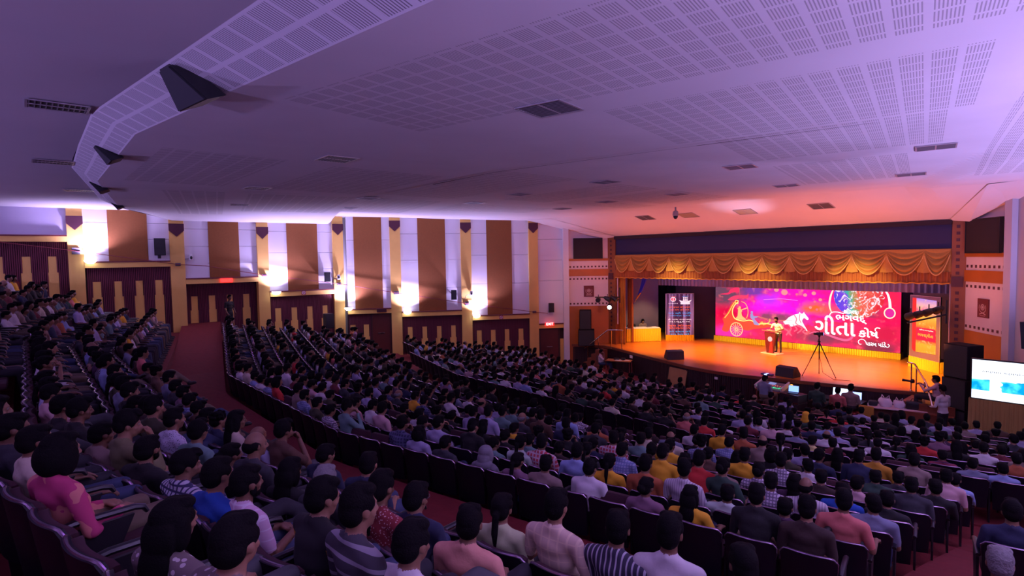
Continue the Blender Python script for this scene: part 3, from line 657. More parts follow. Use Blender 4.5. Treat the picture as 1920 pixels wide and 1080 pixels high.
# side panels between hall wall and proscenium
ORG = M('side_wood', (.50, .155, .025), .42, noise=.3, nscale=2.0); SWH = M('side_plaster', (.72, .62, .66), .7, noise=.12, nscale=2)
for side in (0, 1):
    if side == 0: O, U, N, L_ = Vector((-21.3, 22.4, 0)), Vector((.652, .757, 0)), Vector((.757, -.652, 0)), 2.15
    else: O, U, N, L_ = Vector((-4.51, 24.03, 0)), Vector((.63, -.777, 0)), Vector((-.777, -.63, 0)), 2.05
    def strip(za, zb, mat, d=.06, u0=0, u1=L_):
        mb = MB(); mb.prism([(u0, za), (u1, za), (u1, zb), (u0, zb)], -.15, d, O, U, (0, 0, 1), N); return mb
    nm = 'wall_left' if side == 0 else 'wall_right'
    struct(strip(-.06, 1.9, SWH, .0).obj(nm+'_side', SWH)); struct(strip(-.19, -.06, ORG).obj(nm+'_side_band', ORG))
    struct(strip(-.63, -.19, SWH, .02).obj(nm+'_side', SWH)); struct(strip(-1.01, -.63, ORG).obj(nm+'_side_band', ORG))
    struct(strip(-2.63, -1.01, SWH, .02).obj(nm+'_side', SWH)); struct(strip(-6, -2.63, ORG, .03).obj(nm+'_side_wood', ORG))
    mb = MB()
    for zz in (-.50, -1.16, -2.50):
        for i in range(11 if side == 0 else 9):
            u = L_*(i+.45)/(11 if side == 0 else 9); mb.prism([(u-.045, zz-.045), (u+.045, zz-.045), (u+.045, zz+.045), (u-.045, zz+.045)], .02, .03, O, U, (0, 0, 1), N)
    struct(mb.obj(nm+'_side_squares', SQ))
    e = empty('wall_emblem', tuple(O+U*(1.08 if side == 0 else 1.02)+N*.02+Vector((0, 0, -1.83)))); tag(e, 'dark red plaque with pale emblem on the wall %s' % ('left of the stage opening' if side == 0 else 'above the side screen'), 'plaque', 'emblem plaques flanking the stage')
    mb = MB(); mb.prism([(-.27, -.30), (.27, -.30), (.27, .30), (-.27, .30)], 0, .04, (0, 0, 0), U, (0, 0, 1), N); mb.obj('plaque_board', M('plaque_red', (.14, .018, .02), .5), e)
    mb = MB()
    def ring(cx, cz, r0, r1, a0=0, a1=360, n=28):
        for k in range(n):
            a, b_ = R(a0+(a1-a0)*k/n), R(a0+(a1-a0)*(k+1)/n)
            mb.add([(U*(cx+r_*math.cos(t))+N*.045+Vector((0, 0, cz+r_*math.sin(t)))) for t in (a, b_) for r_ in (r0, r1)], [(0, 1, 3, 2)])
    ring(0, .03, .075, .10); ring(0, .03, .0, .035); ring(0, .03, .045, .058); ring(0, .02, .155, .178, 200, 340); ring(0, .02, .155, .178, 150, 196); ring(0, .02, .155, .178, -16, 30)
    for s in (-1, 1): mb.prism([(s*.02, -.14), (s*.16, -.19), (s*.15, -.215), (0, -.17)], .042, .047, (0, 0, 0), U, (0, 0, 1), N)
    mb.prism([(-.12, -.235), (.12, -.235), (.14, -.25), (-.14, -.25)], .042, .047, (0, 0, 0), U, (0, 0, 1), N); mb.obj('emblem', M('emblem_pale', (.55, .38, .36), .5), e, fix=False)['kind'] = 'stuff'
    e = empty('acoustic_screen', tuple(O+U*(L_/2-.03)+N*.02+Vector((0, 0, .47)))); tag(e, 'black rectangular screen high on the wall %s of the stage' % ('left' if side == 0 else 'right'), 'screen', 'black screens flanking the stage')
    hw = .76 if side == 0 else .84
    mb = MB(); mb.prism([(-hw, -.52), (hw, -.52), (hw, .54), (-hw, .54)], 0, .10, (0, 0, 0), U, (0, 0, 1), N); mb.obj('panel', M('panel_black', (.018, .012, .018), .8), e)
    mb = MB()
    for a, b_, c, d_ in ((-hw, hw, .54, .565), (-hw, hw, -.545, -.52), (-hw-.025, -hw, -.545, .565), (hw, hw+.025, -.545, .565)): mb.prism([(a, c), (b_, c), (b_, d_), (a, d_)], 0, .12, (0, 0, 0), U, (0, 0, 1), N)
    mb.obj('panel_frame', BLK, e)
# gold swag valance
GOLD = M('gold_velvet', (.50, .24, .05), .75, noise=.3, nscale=20); GTRIM = M('gold_braid', (.62, .36, .12), .6); RUST = M('rust_velvet', (.30, .085, .02), .75)
val = empty('swag_valance', (-12.15, 23.85, 0)); tag(val, 'gold velvet valance with a row of twelve braided swags over the stage', 'valance')
def inval(mb): mb.v = [tuple(Vector(v)-Vector(val.location)) for v in mb.v]; return mb
mb = MB(); vs = []; fs = []; k = 300
for i in range(k+1):
    x = -19.35+14.44*i/k; o_ = .02*math.sin(i*1.7)
    for z in (.10, -.4, -.78): vs.append((x, 24.02+o_*(1 if z < 0 else .3), z+(0 if z > -.7 else .012*math.sin(i*.9))))
for i in range(k):
    for j in (0, 1): fs.append((i*3+j, (i+1)*3+j, (i+1)*3+j+1, i*3+j+1))
mb.add(vs, fs); inval(mb).obj('backing', GOLD, val, smooth=2, fix=False)
x_ = pleats(-19.35, 23.98, -4.93, 23.98, -1.10, -.70, .035, .16, 'lower_frill', RUST, seed=5); x_.parent = val; x_.location = -Vector(val.location)
mb = MB(); pts = [(-19.35+14.42*i/200, 23.93+.02*math.sin(i*2.1), -1.10+.015*math.sin(i*1.3)) for i in range(201)]; mb.tube(pts, .022, 5); inval(mb).obj('frill_braid', M('frill_gold', (.60, .28, .03), .6), val)
edges_ = [-19.35, -18.29]+[-18.29+1.148*i for i in range(1, 12)]+[-4.93]
for i, (a, b_) in enumerate(zip(edges_, edges_[1:])):
    if b_-a < .3: continue
    mb = MB(); nu, nv = 22, 16; vs = []; fs = []
    dz = .70
    z_hang = -.10
    for v in range(nv+1):
        t = v/nv
        for u in range(nu+1):
            s = u/nu*2-1; x = (a+b_)/2+(b_-a)/2*s*1.0
            zt = .085; zb = z_hang-dz*(1-abs(s)**2.1)
            z = zt+(zb-zt)*t
            fold = .085*math.sin(t*PI*8)*(1-abs(s)**3)*min(1, t*2.2) + .09*t*(1-s*s)
            vs.append((x, 23.93-fold-.03*t, z))
    for v in range(nv):
        for u in range(nu): q = v*(nu+1)+u; fs.append((q, q+1, q+nu+2, q+nu+1))
    mb.add(vs, fs); sw = inval(mb).obj('swag', GOLD, val, smooth=2, fix=False)
    mb = MB(); pts = []
    for u in range(nu+1):
        s = u/nu*2-1; pts.append(((a+b_)/2+(b_-a)/2*s, 23.88-.08*(1-s*s), z_hang-dz*(1-abs(s)**2.1)-.01))
    mb.tube(pts, .019, 5); inval(mb).obj('swag_braid', GTRIM, sw)
for i, x in enumerate(edges_[1:-1]):
    mb = MB(); mb.add([(x-.02, 23.86, -.05), (x+.02, 23.86, -.05), (x+.22, 23.92, -.72), (x, 23.86, -.74), (x-.22, 23.92, -.72)], [(0, 1, 3), (1, 2, 3), (0, 3, 4)]); inval(mb).obj('tail', GOLD, val, fix=False)
# side curtains
for x0, x1, lb, mt in ((-19.42, -19.04, 'narrow golden curtain gathered at the left edge of the stage opening', M('amber_curtain', (.62, .25, .03), .7)), (-19.50, -19.17, 'brown curtain leg just inside the left golden curtain', RUST)):
    o = pleats(x0, 24.4 if x0 > -19.45 else 25.2, x1, 24.4 if x0 > -19.45 else 25.2, SZ, -.7, .05, .12, 'side_curtain', mt, seed=8); tag(o, lb, 'curtain')
mb = MB(); mb.tube([(-4.98, 24.3, SZ), (-4.98, 24.3, -.9)], .035, 8); o = mb.obj('curtain_pole', M('white_pole', (.55, .45, .5), .5)); tag(o, 'thin pale pole at the right edge of the stage opening', 'pole')
mb = MB(); mb.tube([(-19.33, 24.1, -3.6), (-19.33, 24.1, -.85)], .035, 8); o = mb.obj('curtain_pole', M('white_pole', (.55, .45, .5), .5)); tag(o, 'thin pale pole at the left edge of the stage opening', 'pole')
# blue and yellow tied drape
mb = MB(); P0, P1 = Vector((-18.55, 25.5, -.95)), Vector((-19.50, 25.5, -2.75)); vs = []; fs = []
for i in range(17):
    t = i/16; p = P0.lerp(P1, t)+Vector((.10*math.sin(t*PI), 0, -.12*math.sin(t*PI)))
    for k_ in range(7): s = k_/6-.5; vs.append((p.x+s*(.42-.30*t), p.y+.05*math.sin(k_*2.2), p.z+s*.22))
for i in range(16):
    for k_ in range(6): fs.append((i*7+k_, i*7+k_+1, (i+1)*7+k_+1, (i+1)*7+k_))
mb.add(vs, fs); mb.mi = [0 if i < 9 else (1 if i < 13 else 0) for i in range(16) for _ in range(6)]
o = mb.obj('tied_drape', [M('blue_satin', (.04, .04, .55), .5), M('yellow_satin', (.75, .32, .02), .5)], smooth=2, fix=False); tag(o, 'blue and yellow cloth tied back at the left of the stage', 'drape')
# ---------------------------------------------------------------- LED wall
YEL = M('yellow_skirt', (.92, .66, .02), .6, noise=.2, nscale=14)
LX, LY, LZ, LW, LH = -16.45, 29.02, -4.42, 8.77, 2.91
led = empty('led_screen', (LX+LW/2, LY+.1, SZ)); tag(led, 'wide LED wall with a magenta chariot picture and Gujarati lettering', 'screen')
LT = Matrix.Translation((LX, LY, LZ)) ; LINV = Matrix.Translation(-Vector(led.location))
mb = MB(); mb.box(LX, LX+LW, LY+.01, LY+.16, LZ, LZ+LH, T=LINV); mb.obj('screen_cabinet', BLK, led)
def led_mat():
    m = bpy.data.materials.new('led_picture'); m.use_nodes = True; nt = m.node_tree; b = nt.nodes['Principled BSDF']; b.inputs['Base Color'].default_value = (0, 0, 0, 1); b.inputs['Roughness'].default_value = .4
    uv = nt.nodes.new('ShaderNodeUVMap'); uv.uv_map = 'UVMap'; sp = nt.nodes.new('ShaderNodeSeparateXYZ'); nt.links.new(uv.outputs[0], sp.inputs[0]); u, v = sp.outputs[0], sp.outputs[1]
    mp = nt.nodes.new('ShaderNodeMapping'); mp.inputs['Scale'].default_value = (.8, 2.0, 1); nt.links.new(uv.outputs[0], mp.inputs[0])
    n1 = nt.nodes.new('ShaderNodeTexNoise'); n1.inputs['Scale'].default_value = 1.1; n1.inputs['Detail'].default_value = 6; n1.inputs['Distortion'].default_value = .6; nt.links.new(mp.outputs[0], n1.inputs['Vector'])
    n2 = nt.nodes.new('ShaderNodeTexNoise'); n2.inputs['Scale'].default_value = 2.6; n2.inputs['Detail'].default_value = 8; nt.links.new(uv.outputs[0], n2.inputs['Vector'])
    def blob(cx, cy, rx, ry):
        dx = nmath(nt, 'DIVIDE', nmath(nt, 'SUBTRACT', u, cx), rx); dy = nmath(nt, 'DIVIDE', nmath(nt, 'SUBTRACT', v, cy), ry)
        d_ = nmath(nt, 'SQRT', nmath(nt, 'ADD', nmath(nt, 'MULTIPLY', dx, dx), nmath(nt, 'MULTIPLY', dy, dy)))
        d_ = nmath(nt, 'ADD', d_, nmath(nt, 'MULTIPLY', nmath(nt, 'SUBTRACT', nmath(nt, 'ADD', nmath(nt, 'MULTIPLY', n1.outputs['Fac'], .6), nmath(nt, 'MULTIPLY', n2.outputs['Fac'], .4)), .5), 2.6))
        mr = nt.nodes.new('ShaderNodeMapRange'); nt.links.new(d_, mr.inputs[0]); mr.inputs[1].default_value = .35; mr.inputs[2].default_value = 1.25; mr.inputs[3].default_value = 1; mr.inputs[4].default_value = 0
        return mr.outputs[0]
    c = (.82, .0, .05)
    c = mixc(nt, n1.outputs['Fac'], c, (.80, .01, .12))
    c = mixc(nt, blob(3.6, 1.75, 2.4, .75), c, (.95, .0, .62))
    c = mixc(nt, blob(3.9, 2.55, 2.4, .45), c, (.85, .0, .42))
    c = mixc(nt, blob(2.2, 2.55, 1.0, .5), c, (.16, .03, .30))
    c = mixc(nt, blob(.5, 2.3, 1.3, .9), c, (.12, .045, .085))
    c = mixc(nt, blob(.6, .25, 1.4, .35), c, (.85, .02, .30))
    c = mixc(nt, blob(.7, 1.2, .9, .5), c, (.60, .0, .04))
    c = mixc(nt, blob(3.4, 1.2, 1.3, .28), c, (.22, .04, .10))
    c = mixc(nt, blob(3.0, 2.1, .8, .3), c, (.45, .02, .85))
    c = mixc(nt, blob(5.3, 1.75, .9, .3), c, (.9, .10, .02))
    c = mixc(nt, blob(5.6, .35, 1.6, .38), c, (.20, .02, .07))
    c = mixc(nt, blob(7.9, .2, .9, .4), c, (.20, .015, .05))
    c = mixc(nt, blob(8.2, .9, .8, .5), c, (.55, .0, .05))
    c = mixc(nt, blob(7.4, 1.75, .7, .3), c, (.22, .03, .08))
    c = mixc(nt, blob(8.2, 2.4, .8, .6), c, (.85, .01, .06))
    mr = nt.nodes.new('ShaderNodeMapRange'); nt.links.new(n2.outputs['Fac'], mr.inputs[0]); mr.inputs[1].default_value = .58; mr.inputs[2].default_value = .78; mr.inputs[3].default_value = 0; mr.inputs[4].default_value = .55
    c = mixc(nt, mr.outputs[0], c, (1, .22, .18))
    nt.links.new(c, b.inputs['Emission Color']); b.inputs['Emission Strength'].default_value = 1.25; return m
mb = MB(); mb.quad((LX, LY, LZ), (LX+LW, LY, LZ), (LX+LW, LY, LZ+LH), (LX, LY, LZ+LH)); mb.v = [tuple(Vector(v)-Vector(led.location)) for v in mb.v]
pic = mb.obj('picture', led_mat(), led, fix=False); ul = pic.data.uv_layers.new(name='UVMap')
for i, (a, b_) in enumerate(((0, 0), (LW, 0), (LW, LH), (0, LH))): ul.data[i].uv = (a, b_)
def E_(name, col, s=1.0): return M('led_'+name, (0, 0, 0), .5, em=s, emcol=col)
def flat(name, polys, mat, dep=.006, parent=None):
    mb = MB()
    for poly in (polys if hasattr(polys[0][0], '__len__') else [polys]):
        mb.prism([(p[0], p[1]) for p in poly], .0, dep, (LX, LY, LZ))
    mb.v = [tuple(Vector(v)-Vector(led.location)) for v in mb.v]
    return mb.obj(name, mat, parent or led)
def stroke(pts, w_):
    """ribbon polygons along a polyline, w_ may vary"""
    out = []; n = len(pts)
    for i in range(n-1):
        a, b_ = Vector(pts[i]), Vector(pts[i+1]); d = (b_-a); 
        if d.length < 1e-6: continue
        d.normalize(); q = Vector((-d.y, d.x)); wa, wb = (w_[i], w_[i+1]) if isinstance(w_, list) else (w_, w_)
        a = a-d*wa*.15; b_ = b_+d*wb*.15
        out.append([a+q*wa/2, b_+q*wb/2, b_-q*wb/2, a-q*wa/2])
    return out
def smoothp(pts, n=6):
    out = []
    P = [Vector(pts[0])]+[Vector(p) for p in pts]+[Vector(pts[-1])]
    for i in range(1, len(P)-2):
        for k in range(n):
            t = k/n; a, b_, c, d = P[i-1:i+3]
            out.append(.5*((2*b_)+(c-a)*t+(2*a-5*b_+4*c-d)*t*t+(3*b_-a-3*c+d)*t*t*t))
    out.append(P[-2]); return [tuple(p) for p in out]
def arc(cx, cy, rx, ry, a0, a1, n=30): return [(cx+rx*math.cos(R(a0+(a1-a0)*i/n)), cy+ry*math.sin(R(a0+(a1-a0)*i/n))) for i in range(n+1)]
flat('banner_flag', smoothp([(0.28, 2.3), (0.73, 2.38), (0.88, 2.56), (1.32, 2.7), (1.37, 2.43), (1.03, 2.41), (0.73, 2.28), (.3, 2.27)], 4), E_('flag', (.95, .03, .12)))
flat('banner_flag', smoothp([(0.72, 2.0), (1.03, 2.21), (1.39, 2.27), (1.78, 2.28), (1.86, 2.38), (1.84, 2.12), (1.39, 2.08), (1.03, 1.98), (.72, 1.98)], 4), E_('flag2', (.85, .05, .14)))
flat('flag_pole', [(1.35, 2.80), (1.375, 2.80), (1.42, 2.2), (1.39, 2.2)], E_('pole', (.5, .12, .12)))
flat('chariot', smoothp([(0.42, 0.95), (0.7, 1.32), (0.92, 1.75), (1.18, 1.97), (1.3, 1.87), (1.03, 1.62), (0.96, 1.26), (1.14, 0.96), (1.58, 0.89), (2.0, 0.95), (2.42, 0.78), (2.75, 0.84), (3.3, 0.78), (2.76, 0.62), (2.14, 0.5), (1.86, 0.4), (1.58, 0.46), (1.29, 0.66), (0.92, 0.56), (0.74, 0.26), (0.4, 0.31), (0.51, 0.67)], 4), E_('chariot', (.95, .055, .03), 1.15))
flat('chariot_trim', stroke(smoothp([(1.30, 1.9), (1.12, 1.72), (1.0, 1.45), (1.03, 1.15), (1.2, .96), (1.6, .90), (2.0, .96), (2.42, .80), (2.8, .86), (3.2, .80)], 6), .045)+stroke(arc(1.24, 1.9, .10, .09, 20, 330, 10), .03), E_('trim', (1, .58, .14), 1.9), .010)
flat('chariot_trim', stroke(smoothp([(.55, 1.0), (.78, 1.3), (.95, 1.62), (1.10, 1.86)], 5), .05)+stroke(smoothp([(2.45, .74), (2.62, .92), (2.7, .78), (3.0, .95), (3.02, 1.1)], 4), .05), E_('trim2', (1, .36, .08), 1.6), .010)
flat('wheel', stroke(arc(1.22, .42, .34, .36, 0, 360, 36), .045)+[q for k in range(14) for q in stroke([(1.22+.06*math.cos(k*PI/7), .42+.06*math.sin(k*PI/7)), (1.22+.33*math.cos(k*PI/7), .42+.35*math.sin(k*PI/7))], .020)]+stroke(arc(1.22, .42, .05, .05, 0, 360, 12), .03), E_('wheel', (1, .40, .18), 1.5), .014)
flat('archer', [smoothp([(1.32, 1.50), (1.43, 1.55), (1.54, 1.42), (1.50, 1.37), (1.54, 1.16), (1.76, 0.97), (1.20, 0.97), (1.29, 1.14)], 3)]+[arc(1.40, 1.60, .065, .075, 0, 360, 12)]+stroke([(1.46, 1.47), (1.80, 1.60)], .05)+stroke([(1.44, 1.44), (1.30, 1.55), (1.45, 1.56)], .045), E_('archer', (1, .38, .14), 1.4), .014)
flat('bow', stroke(smoothp([(1.5, 1.93), (1.71, 1.84), (1.84, 1.59), (1.86, 1.32), (1.79, 1.07)], 5), .028), E_('bow', (1, .45, .12), 1.2), .016)
flat('driver', [smoothp([(2.0, 1.30), (2.12, 1.32), (2.16, 1.20), (2.41, 1.20), (2.34, 1.13), (2.21, 1.05), (2.48, 0.76), (2.21, 0.76), (2.12, .98), (2.0, 1.10)], 3)]+[arc(2.07, 1.39, .06, .07, 0, 360, 12)], E_('driver', (.35, .30, .62)), .014)
flat('reins', stroke([(2.40, 1.20), (3.12, 1.05), (4.25, 1.12)], .018)+stroke([(2.4, 1.17), (3.1, .98), (4.2, 1.0)], .012), E_('reins', (.95, .25, .08)), .012)
horse = smoothp([(3.70, 1.02), (3.84, 1.10), (3.99, 1.26), (4.27, 1.41), (4.45, 1.47), (4.50, 1.55), (4.56, 1.48), (4.66, 1.50), (4.70, 1.56), (4.75, 1.48), (4.92, 1.26), (4.86, 1.18), (4.72, 1.27), (4.62, 1.13), (4.70, 0.95), (4.86, 0.68), (4.84, .64), (4.66, 0.82), (4.50, 0.90), (4.3, 0.87), (4.1, .80), (3.99, 0.9), (3.8, .88)], 4)
flat('horses', [horse], E_('horse', (1, .80, .88), 1.25), .012)
flat('horse_legs', stroke(smoothp([(3.75, .95), (3.70, .72), (3.95, .55), (3.86, .35)], 4), .07)+stroke(smoothp([(3.95, .90), (4.1, .70), (4.0, .5), (4.12, .34)], 4), .06)+stroke(smoothp([(4.4, .86), (4.62, .76), (4.52, .60), (4.40, .5)], 4), .06)+stroke(smoothp([(4.55, .9), (4.78, .72), (4.66, .58), (4.86, .48)], 4), .06)+stroke(smoothp([(4.18, .9), (4.38, .7), (4.25, .58)], 4), .06), E_('legs', (.85, .12, .22)), .012)
flat('mane', stroke(smoothp([(4.25, 1.38), (4.36, 1.2), (4.32, 1.0), (4.45, .9)], 4), .05)+stroke(smoothp([(4.52, 1.44), (4.5, 1.2), (4.58, 1.0)], 4), .035), E_('mane', (.85, .22, .30)), .018)
# globe
ec, er = (7.10, 2.46), (1.22, 1.04)
def clip(pts): return [(x, min(y, LH-.01)) for x, y in pts]
gm = bpy.data.materials.new('led_globe'); gm.use_nodes = True; nt = gm.node_tree; b = nt.nodes['Principled BSDF']; b.inputs['Base Color'].default_value = (0, 0, 0, 1)
tc = nt.nodes.new('ShaderNodeTexCoord'); n1 = nt.nodes.new('ShaderNodeTexNoise'); n1.inputs['Scale'].default_value = 2.0; n1.inputs['Detail'].default_value = 7; n1.inputs['Distortion'].default_value = 1.2; nt.links.new(tc.outputs['Object'], n1.inputs['Vector'])
sx = nt.nodes.new('ShaderNodeSeparateXYZ'); nt.links.new(tc.outputs['Object'], sx.inputs[0])
mr = nt.nodes.new('ShaderNodeMapRange'); nt.links.new(nmath(nt, 'ADD', sx.outputs[0], nmath(nt, 'MULTIPLY', n1.outputs['Fac'], 1.4)), mr.inputs[0]); mr.inputs[1].default_value = 2.3; mr.inputs[2].default_value = 4.3
cr = nt.nodes.new('ShaderNodeValToRGB'); nt.links.new(mr.outputs[0], cr.inputs[0]); e_ = cr.color_ramp.elements; e_[0].position = 0; e_[0].color = (.05, .06, .75, 1); e_[1].position = 1; e_[1].color = (.75, .02, .04, 1)
for p_, c_ in ((.28, (.20, .05, .72)), (.42, (.02, .45, .32)), (.52, (.35, .30, .10)), (.65, (.85, .12, .08))): q = e_.new(p_); q.color = (*c_, 1)
n2 = nt.nodes.new('ShaderNodeTexNoise'); n2.inputs['Scale'].default_value = 3.1; n2.inputs['Detail'].default_value = 9; n2.inputs['Distortion'].default_value = 2; nt.links.new(tc.outputs['Object'], n2.inputs['Vector'])
mr2 = nt.nodes.new('ShaderNodeMapRange'); nt.links.new(n2.outputs['Fac'], mr2.inputs[0]); mr2.inputs[1].default_value = .53; mr2.inputs[2].default_value = .60
nt.links.new(mixc(nt, mr2.outputs[0], cr.outputs[0], (1, .78, .85)), b.inputs['Emission Color']); b.inputs['Emission Strength'].default_value = 1.0
flat('globe', clip(arc(ec[0], ec[1], er[0]*.86, er[1]*.98, 180, 360, 40)+[(ec[0]+er[0]*.80, 2.9), (ec[0]-er[0]*.80, 2.9)]), gm, .006)
flat('glow_ring', stroke(smoothp([(6.12, 2.89), (5.95, 2.53), (5.87, 2.14), (5.88, 1.86), (5.96, 1.62)], 6), [.03+.05*math.sin(i/24*PI) for i in range(25)]), E_('ring', (1, .62, .45), 1.5), .012)
flat('glow_ring', stroke(smoothp([(8.04, 2.89), (8.24, 2.60), (8.33, 2.29), (8.36, 1.96)], 6), [.05+.06*i/18 for i in range(19)]), E_('ring2', (1, .75, .70), 1.6), .012)
flat('small_planet', arc(8.345, 1.735, .17, .19, 0, 360, 28), E_('planet', (.75, .02, .32)), .010)
flat('planet_glow', stroke(arc(8.345, 1.735, .205, .225, 0, 360, 36), .045), E_('ring', (1, .62, .45), 1.5), .014)
flat('light_streak', stroke([(2.7, 2.09), (3.6, 2.17), (4.4, 2.12)], .018), E_('streak', (1, .25, .95), 1.2), .008)
bub = [(3.35, 2.62, .12), (3.0, 2.68, .08), (3.75, 2.5, .16), (4.35, 2.42, .06), (4.75, 2.4, .09), (4.6, 2.62, .07), (5.45, 2.2, .08), (5.2, 2.1, .06), (5.15, 2.5, .10), (5.6, 1.98, .06), (5.0, 1.8, .07), (5.3, 1.72, .06)]
for i, (x, y, r_) in enumerate(bub): flat('floating_orb', arc(x, y, r_, r_*.9, 0, 360, 16), E_('orb', (.98, .16, .26)) if i % 2 else E_('orb2', (.98, .28, .30)), .007)
# lettering
WT_ = E_('white', (1, .95, .97), 2.2); GRD = bpy.data.materials.new('led_gradient'); GRD.use_nodes = True; nt = GRD.node_tree; b = nt.nodes['Principled BSDF']; b.inputs['Base Color'].default_value = (0, 0, 0, 1)
tc = nt.nodes.new('ShaderNodeTexCoord'); sx = nt.nodes.new('ShaderNodeSeparateXYZ'); nt.links.new(tc.outputs['Generated'], sx.inputs[0])
cr = nt.nodes.new('ShaderNodeValToRGB'); e_ = cr.color_ramp.elements; e_[0].position = .12; e_[0].color = (1, .12, .18, 1); e_[1].position = .52; e_[1].color = (1, .92, .95, 1); q = e_.new(.36); q.color = (1, .42, .02, 1)
nt.links.new(sx.outputs[1], cr.inputs[0]); nt.links.new(cr.outputs[0], b.inputs['Emission Color']); b.inputs['Emission Strength'].default_value = 1.5
def ledtext(body, u0, u1, v0, v1, mat, bold=.0):
    """write body and fit it exactly into the box u0..u1, v0..v1 of the screen"""
    o = text('lettering', body, .4, mat, Matrix.Identity(4), None, .004)
    me = o.data; xs_ = [v.co.x for v in me.vertices]; ys_ = [v.co.y for v in me.vertices]; ax, bx, ay, by = min(xs_), max(xs_), min(ys_), max(ys_)
    if bold:
        pass
    sx_, sy_ = (u1-u0)/(bx-ax), (v1-v0)/(by-ay)
    for v in me.vertices: v.co = (u0+(v.co.x-ax)*sx_+(v.co.y-ay)/(by-ay)*0, v0+(v.co.y-ay)*sy_, v.co.z)
    o.parent = led; o.matrix_local = Matrix.Translation(Vector((LX, LY-.016, LZ))-Vector(led.location)) @ Matrix.Rotation(PI/2, 4, 'X')
    if bold:      # thicken the strokes by copies shifted inside the same mesh
        bm = bmesh.new(); bm.from_mesh(me); geo = bm.verts[:]+bm.edges[:]+bm.faces[:]
        for dx, dy in ((bold, 0), (-bold, 0), (0, bold), (0, -bold)):
            r_ = bmesh.ops.duplicate(bm, geom=geo); bmesh.ops.translate(bm, vec=(dx, dy, 0), verts=[g for g in r_['geom'] if isinstance(g, bmesh.types.BMVert)])
        bm.to_mesh(me); bm.free()
    return o
ledtext('\u0AB6\u0AC0\u0AAE\u0AA6\u0ACD', 6.49, 7.10, 1.56, 1.84, WT_, .004)
flat('letter_stroke', stroke([(6.50, 1.62), (6.60, 1.68)], .025), WT_, .012)
ledtext('\u0AAD\u0A97\u0AB5\u0AA6\u0ACD', 6.16, 7.44, 1.18, 1.52, WT_, .008)
ledtext('\u0A97\u0AC0\u0AA4\u0ABE', 5.22, 6.98, .58, 1.46, GRD, .014)
ledtext('\u0A95\u0ACB\u0AB7', 7.14, 7.92, .58, 1.00, WT_, .010)
flat('letter_stroke', stroke(smoothp([(7.80, .90), (7.80, .99), (7.88, 1.04), (7.98, 1.02)], 5), .038), WT_, .012)
ledtext('\u0AAA\u0ABE\u0AB0\u0AAE \u0AAA\u0ABE\u0A82\u0AA1\u0AC7', 7.42, 8.22, .20, .42, WT_, .001)
flat('swoosh', stroke(smoothp([(4.98, .52), (5.19, .62), (5.59, .60), (6.12, .44), (6.51, .36), (6.76, .42), (6.88, .62), (6.9, 1.1)], 6), [.03+.07*min(1, i/20) for i in range(43)]), E_('swoosh', (1, .10, .25), 1.2), .014)
flat('swoosh', stroke(smoothp([(5.88, 1.48), (5.95, 1.61), (6.17, 1.66), (6.49, 1.59)], 6), .028)+stroke(smoothp([(7.46, .30), (7.36, .44), (7.22, .46), (7.12, .36), (7.16, .24), (7.24, .24)], 5), .02)+stroke(smoothp([(8.18, .28), (8.28, .20), (8.36, .28), (8.30, .34)], 5), .02), WT_, .014)
# yellow skirt in front of its base
o = pleats(LX-.02, LY-.12, LX+LW+.05, LY-.12, SZ, LZ+.0, .035, .10, 'base_skirt', YEL, seed=11, gather=.6); o.parent = led; o.location = -Vector(led.location)
mb = MB(); mb.box(LX, LX+LW, LY-.08, LY+.5, SZ, LZ, T=LINV); mb.obj('base', BLK, led)
# ================================================================ things on and around the stage
def X(*parts):
    m = Matrix.Identity(4)
    for p in parts: m = m @ p
    return m
TR = Matrix.Translation
def RZ(a): return Matrix.Rotation(R(a), 4, 'Z')
WTOP = M('white_cloth', (.80, .74, .70), .7)
CHROME = M('chrome', (.75, .72, .72), .15, 1)
# -- skirted table on stage left; local X along its front, -Y towards the hall
tb = empty('skirted_table', (-19.2, 26.0, SZ), R(56)); tag(tb, 'table with white top and golden yellow pleated skirt on stage left', 'table')
mb = MB(); mb.rbox(-.95, .95, -.35, .35, .72, .76, .01); mb.obj('table_top', WTOP, tb)
mb = MB(); mb.box(-.9, .9, -.3, .3, .02, .72); mb.obj('frame', BLK, tb)
for (a, b_) in (((-.97, -.37), (.97, -.37)), ((.97, -.37), (.97, .37)), ((-.97, .37), (-.97, -.37))):
    pleats(a[0], a[1], b_[0], b_[1], .02, .72, .03, .13, 'skirt', YEL, tb, seed=2, gather=.7)
for i, (x, y, c, nm, lb) in enumerate(((-.2, .0, (.8, .78, .75), 'paper', 'white papers lying on the yellow skirted table'), (.45, .05, (.03, .03, .04), 'tablet', 'dark tablet on the yellow skirted table'))):
    mb = MB(); mb.rbox(-.15, .15, -.1, .1, 0, .012, .003); o = mb.obj(nm, M('prop_'+nm, c, .5)); o.matrix_world = TR(tb.location) @ RZ(56) @ TR((x, y, .762)); tag(o, lb, nm)
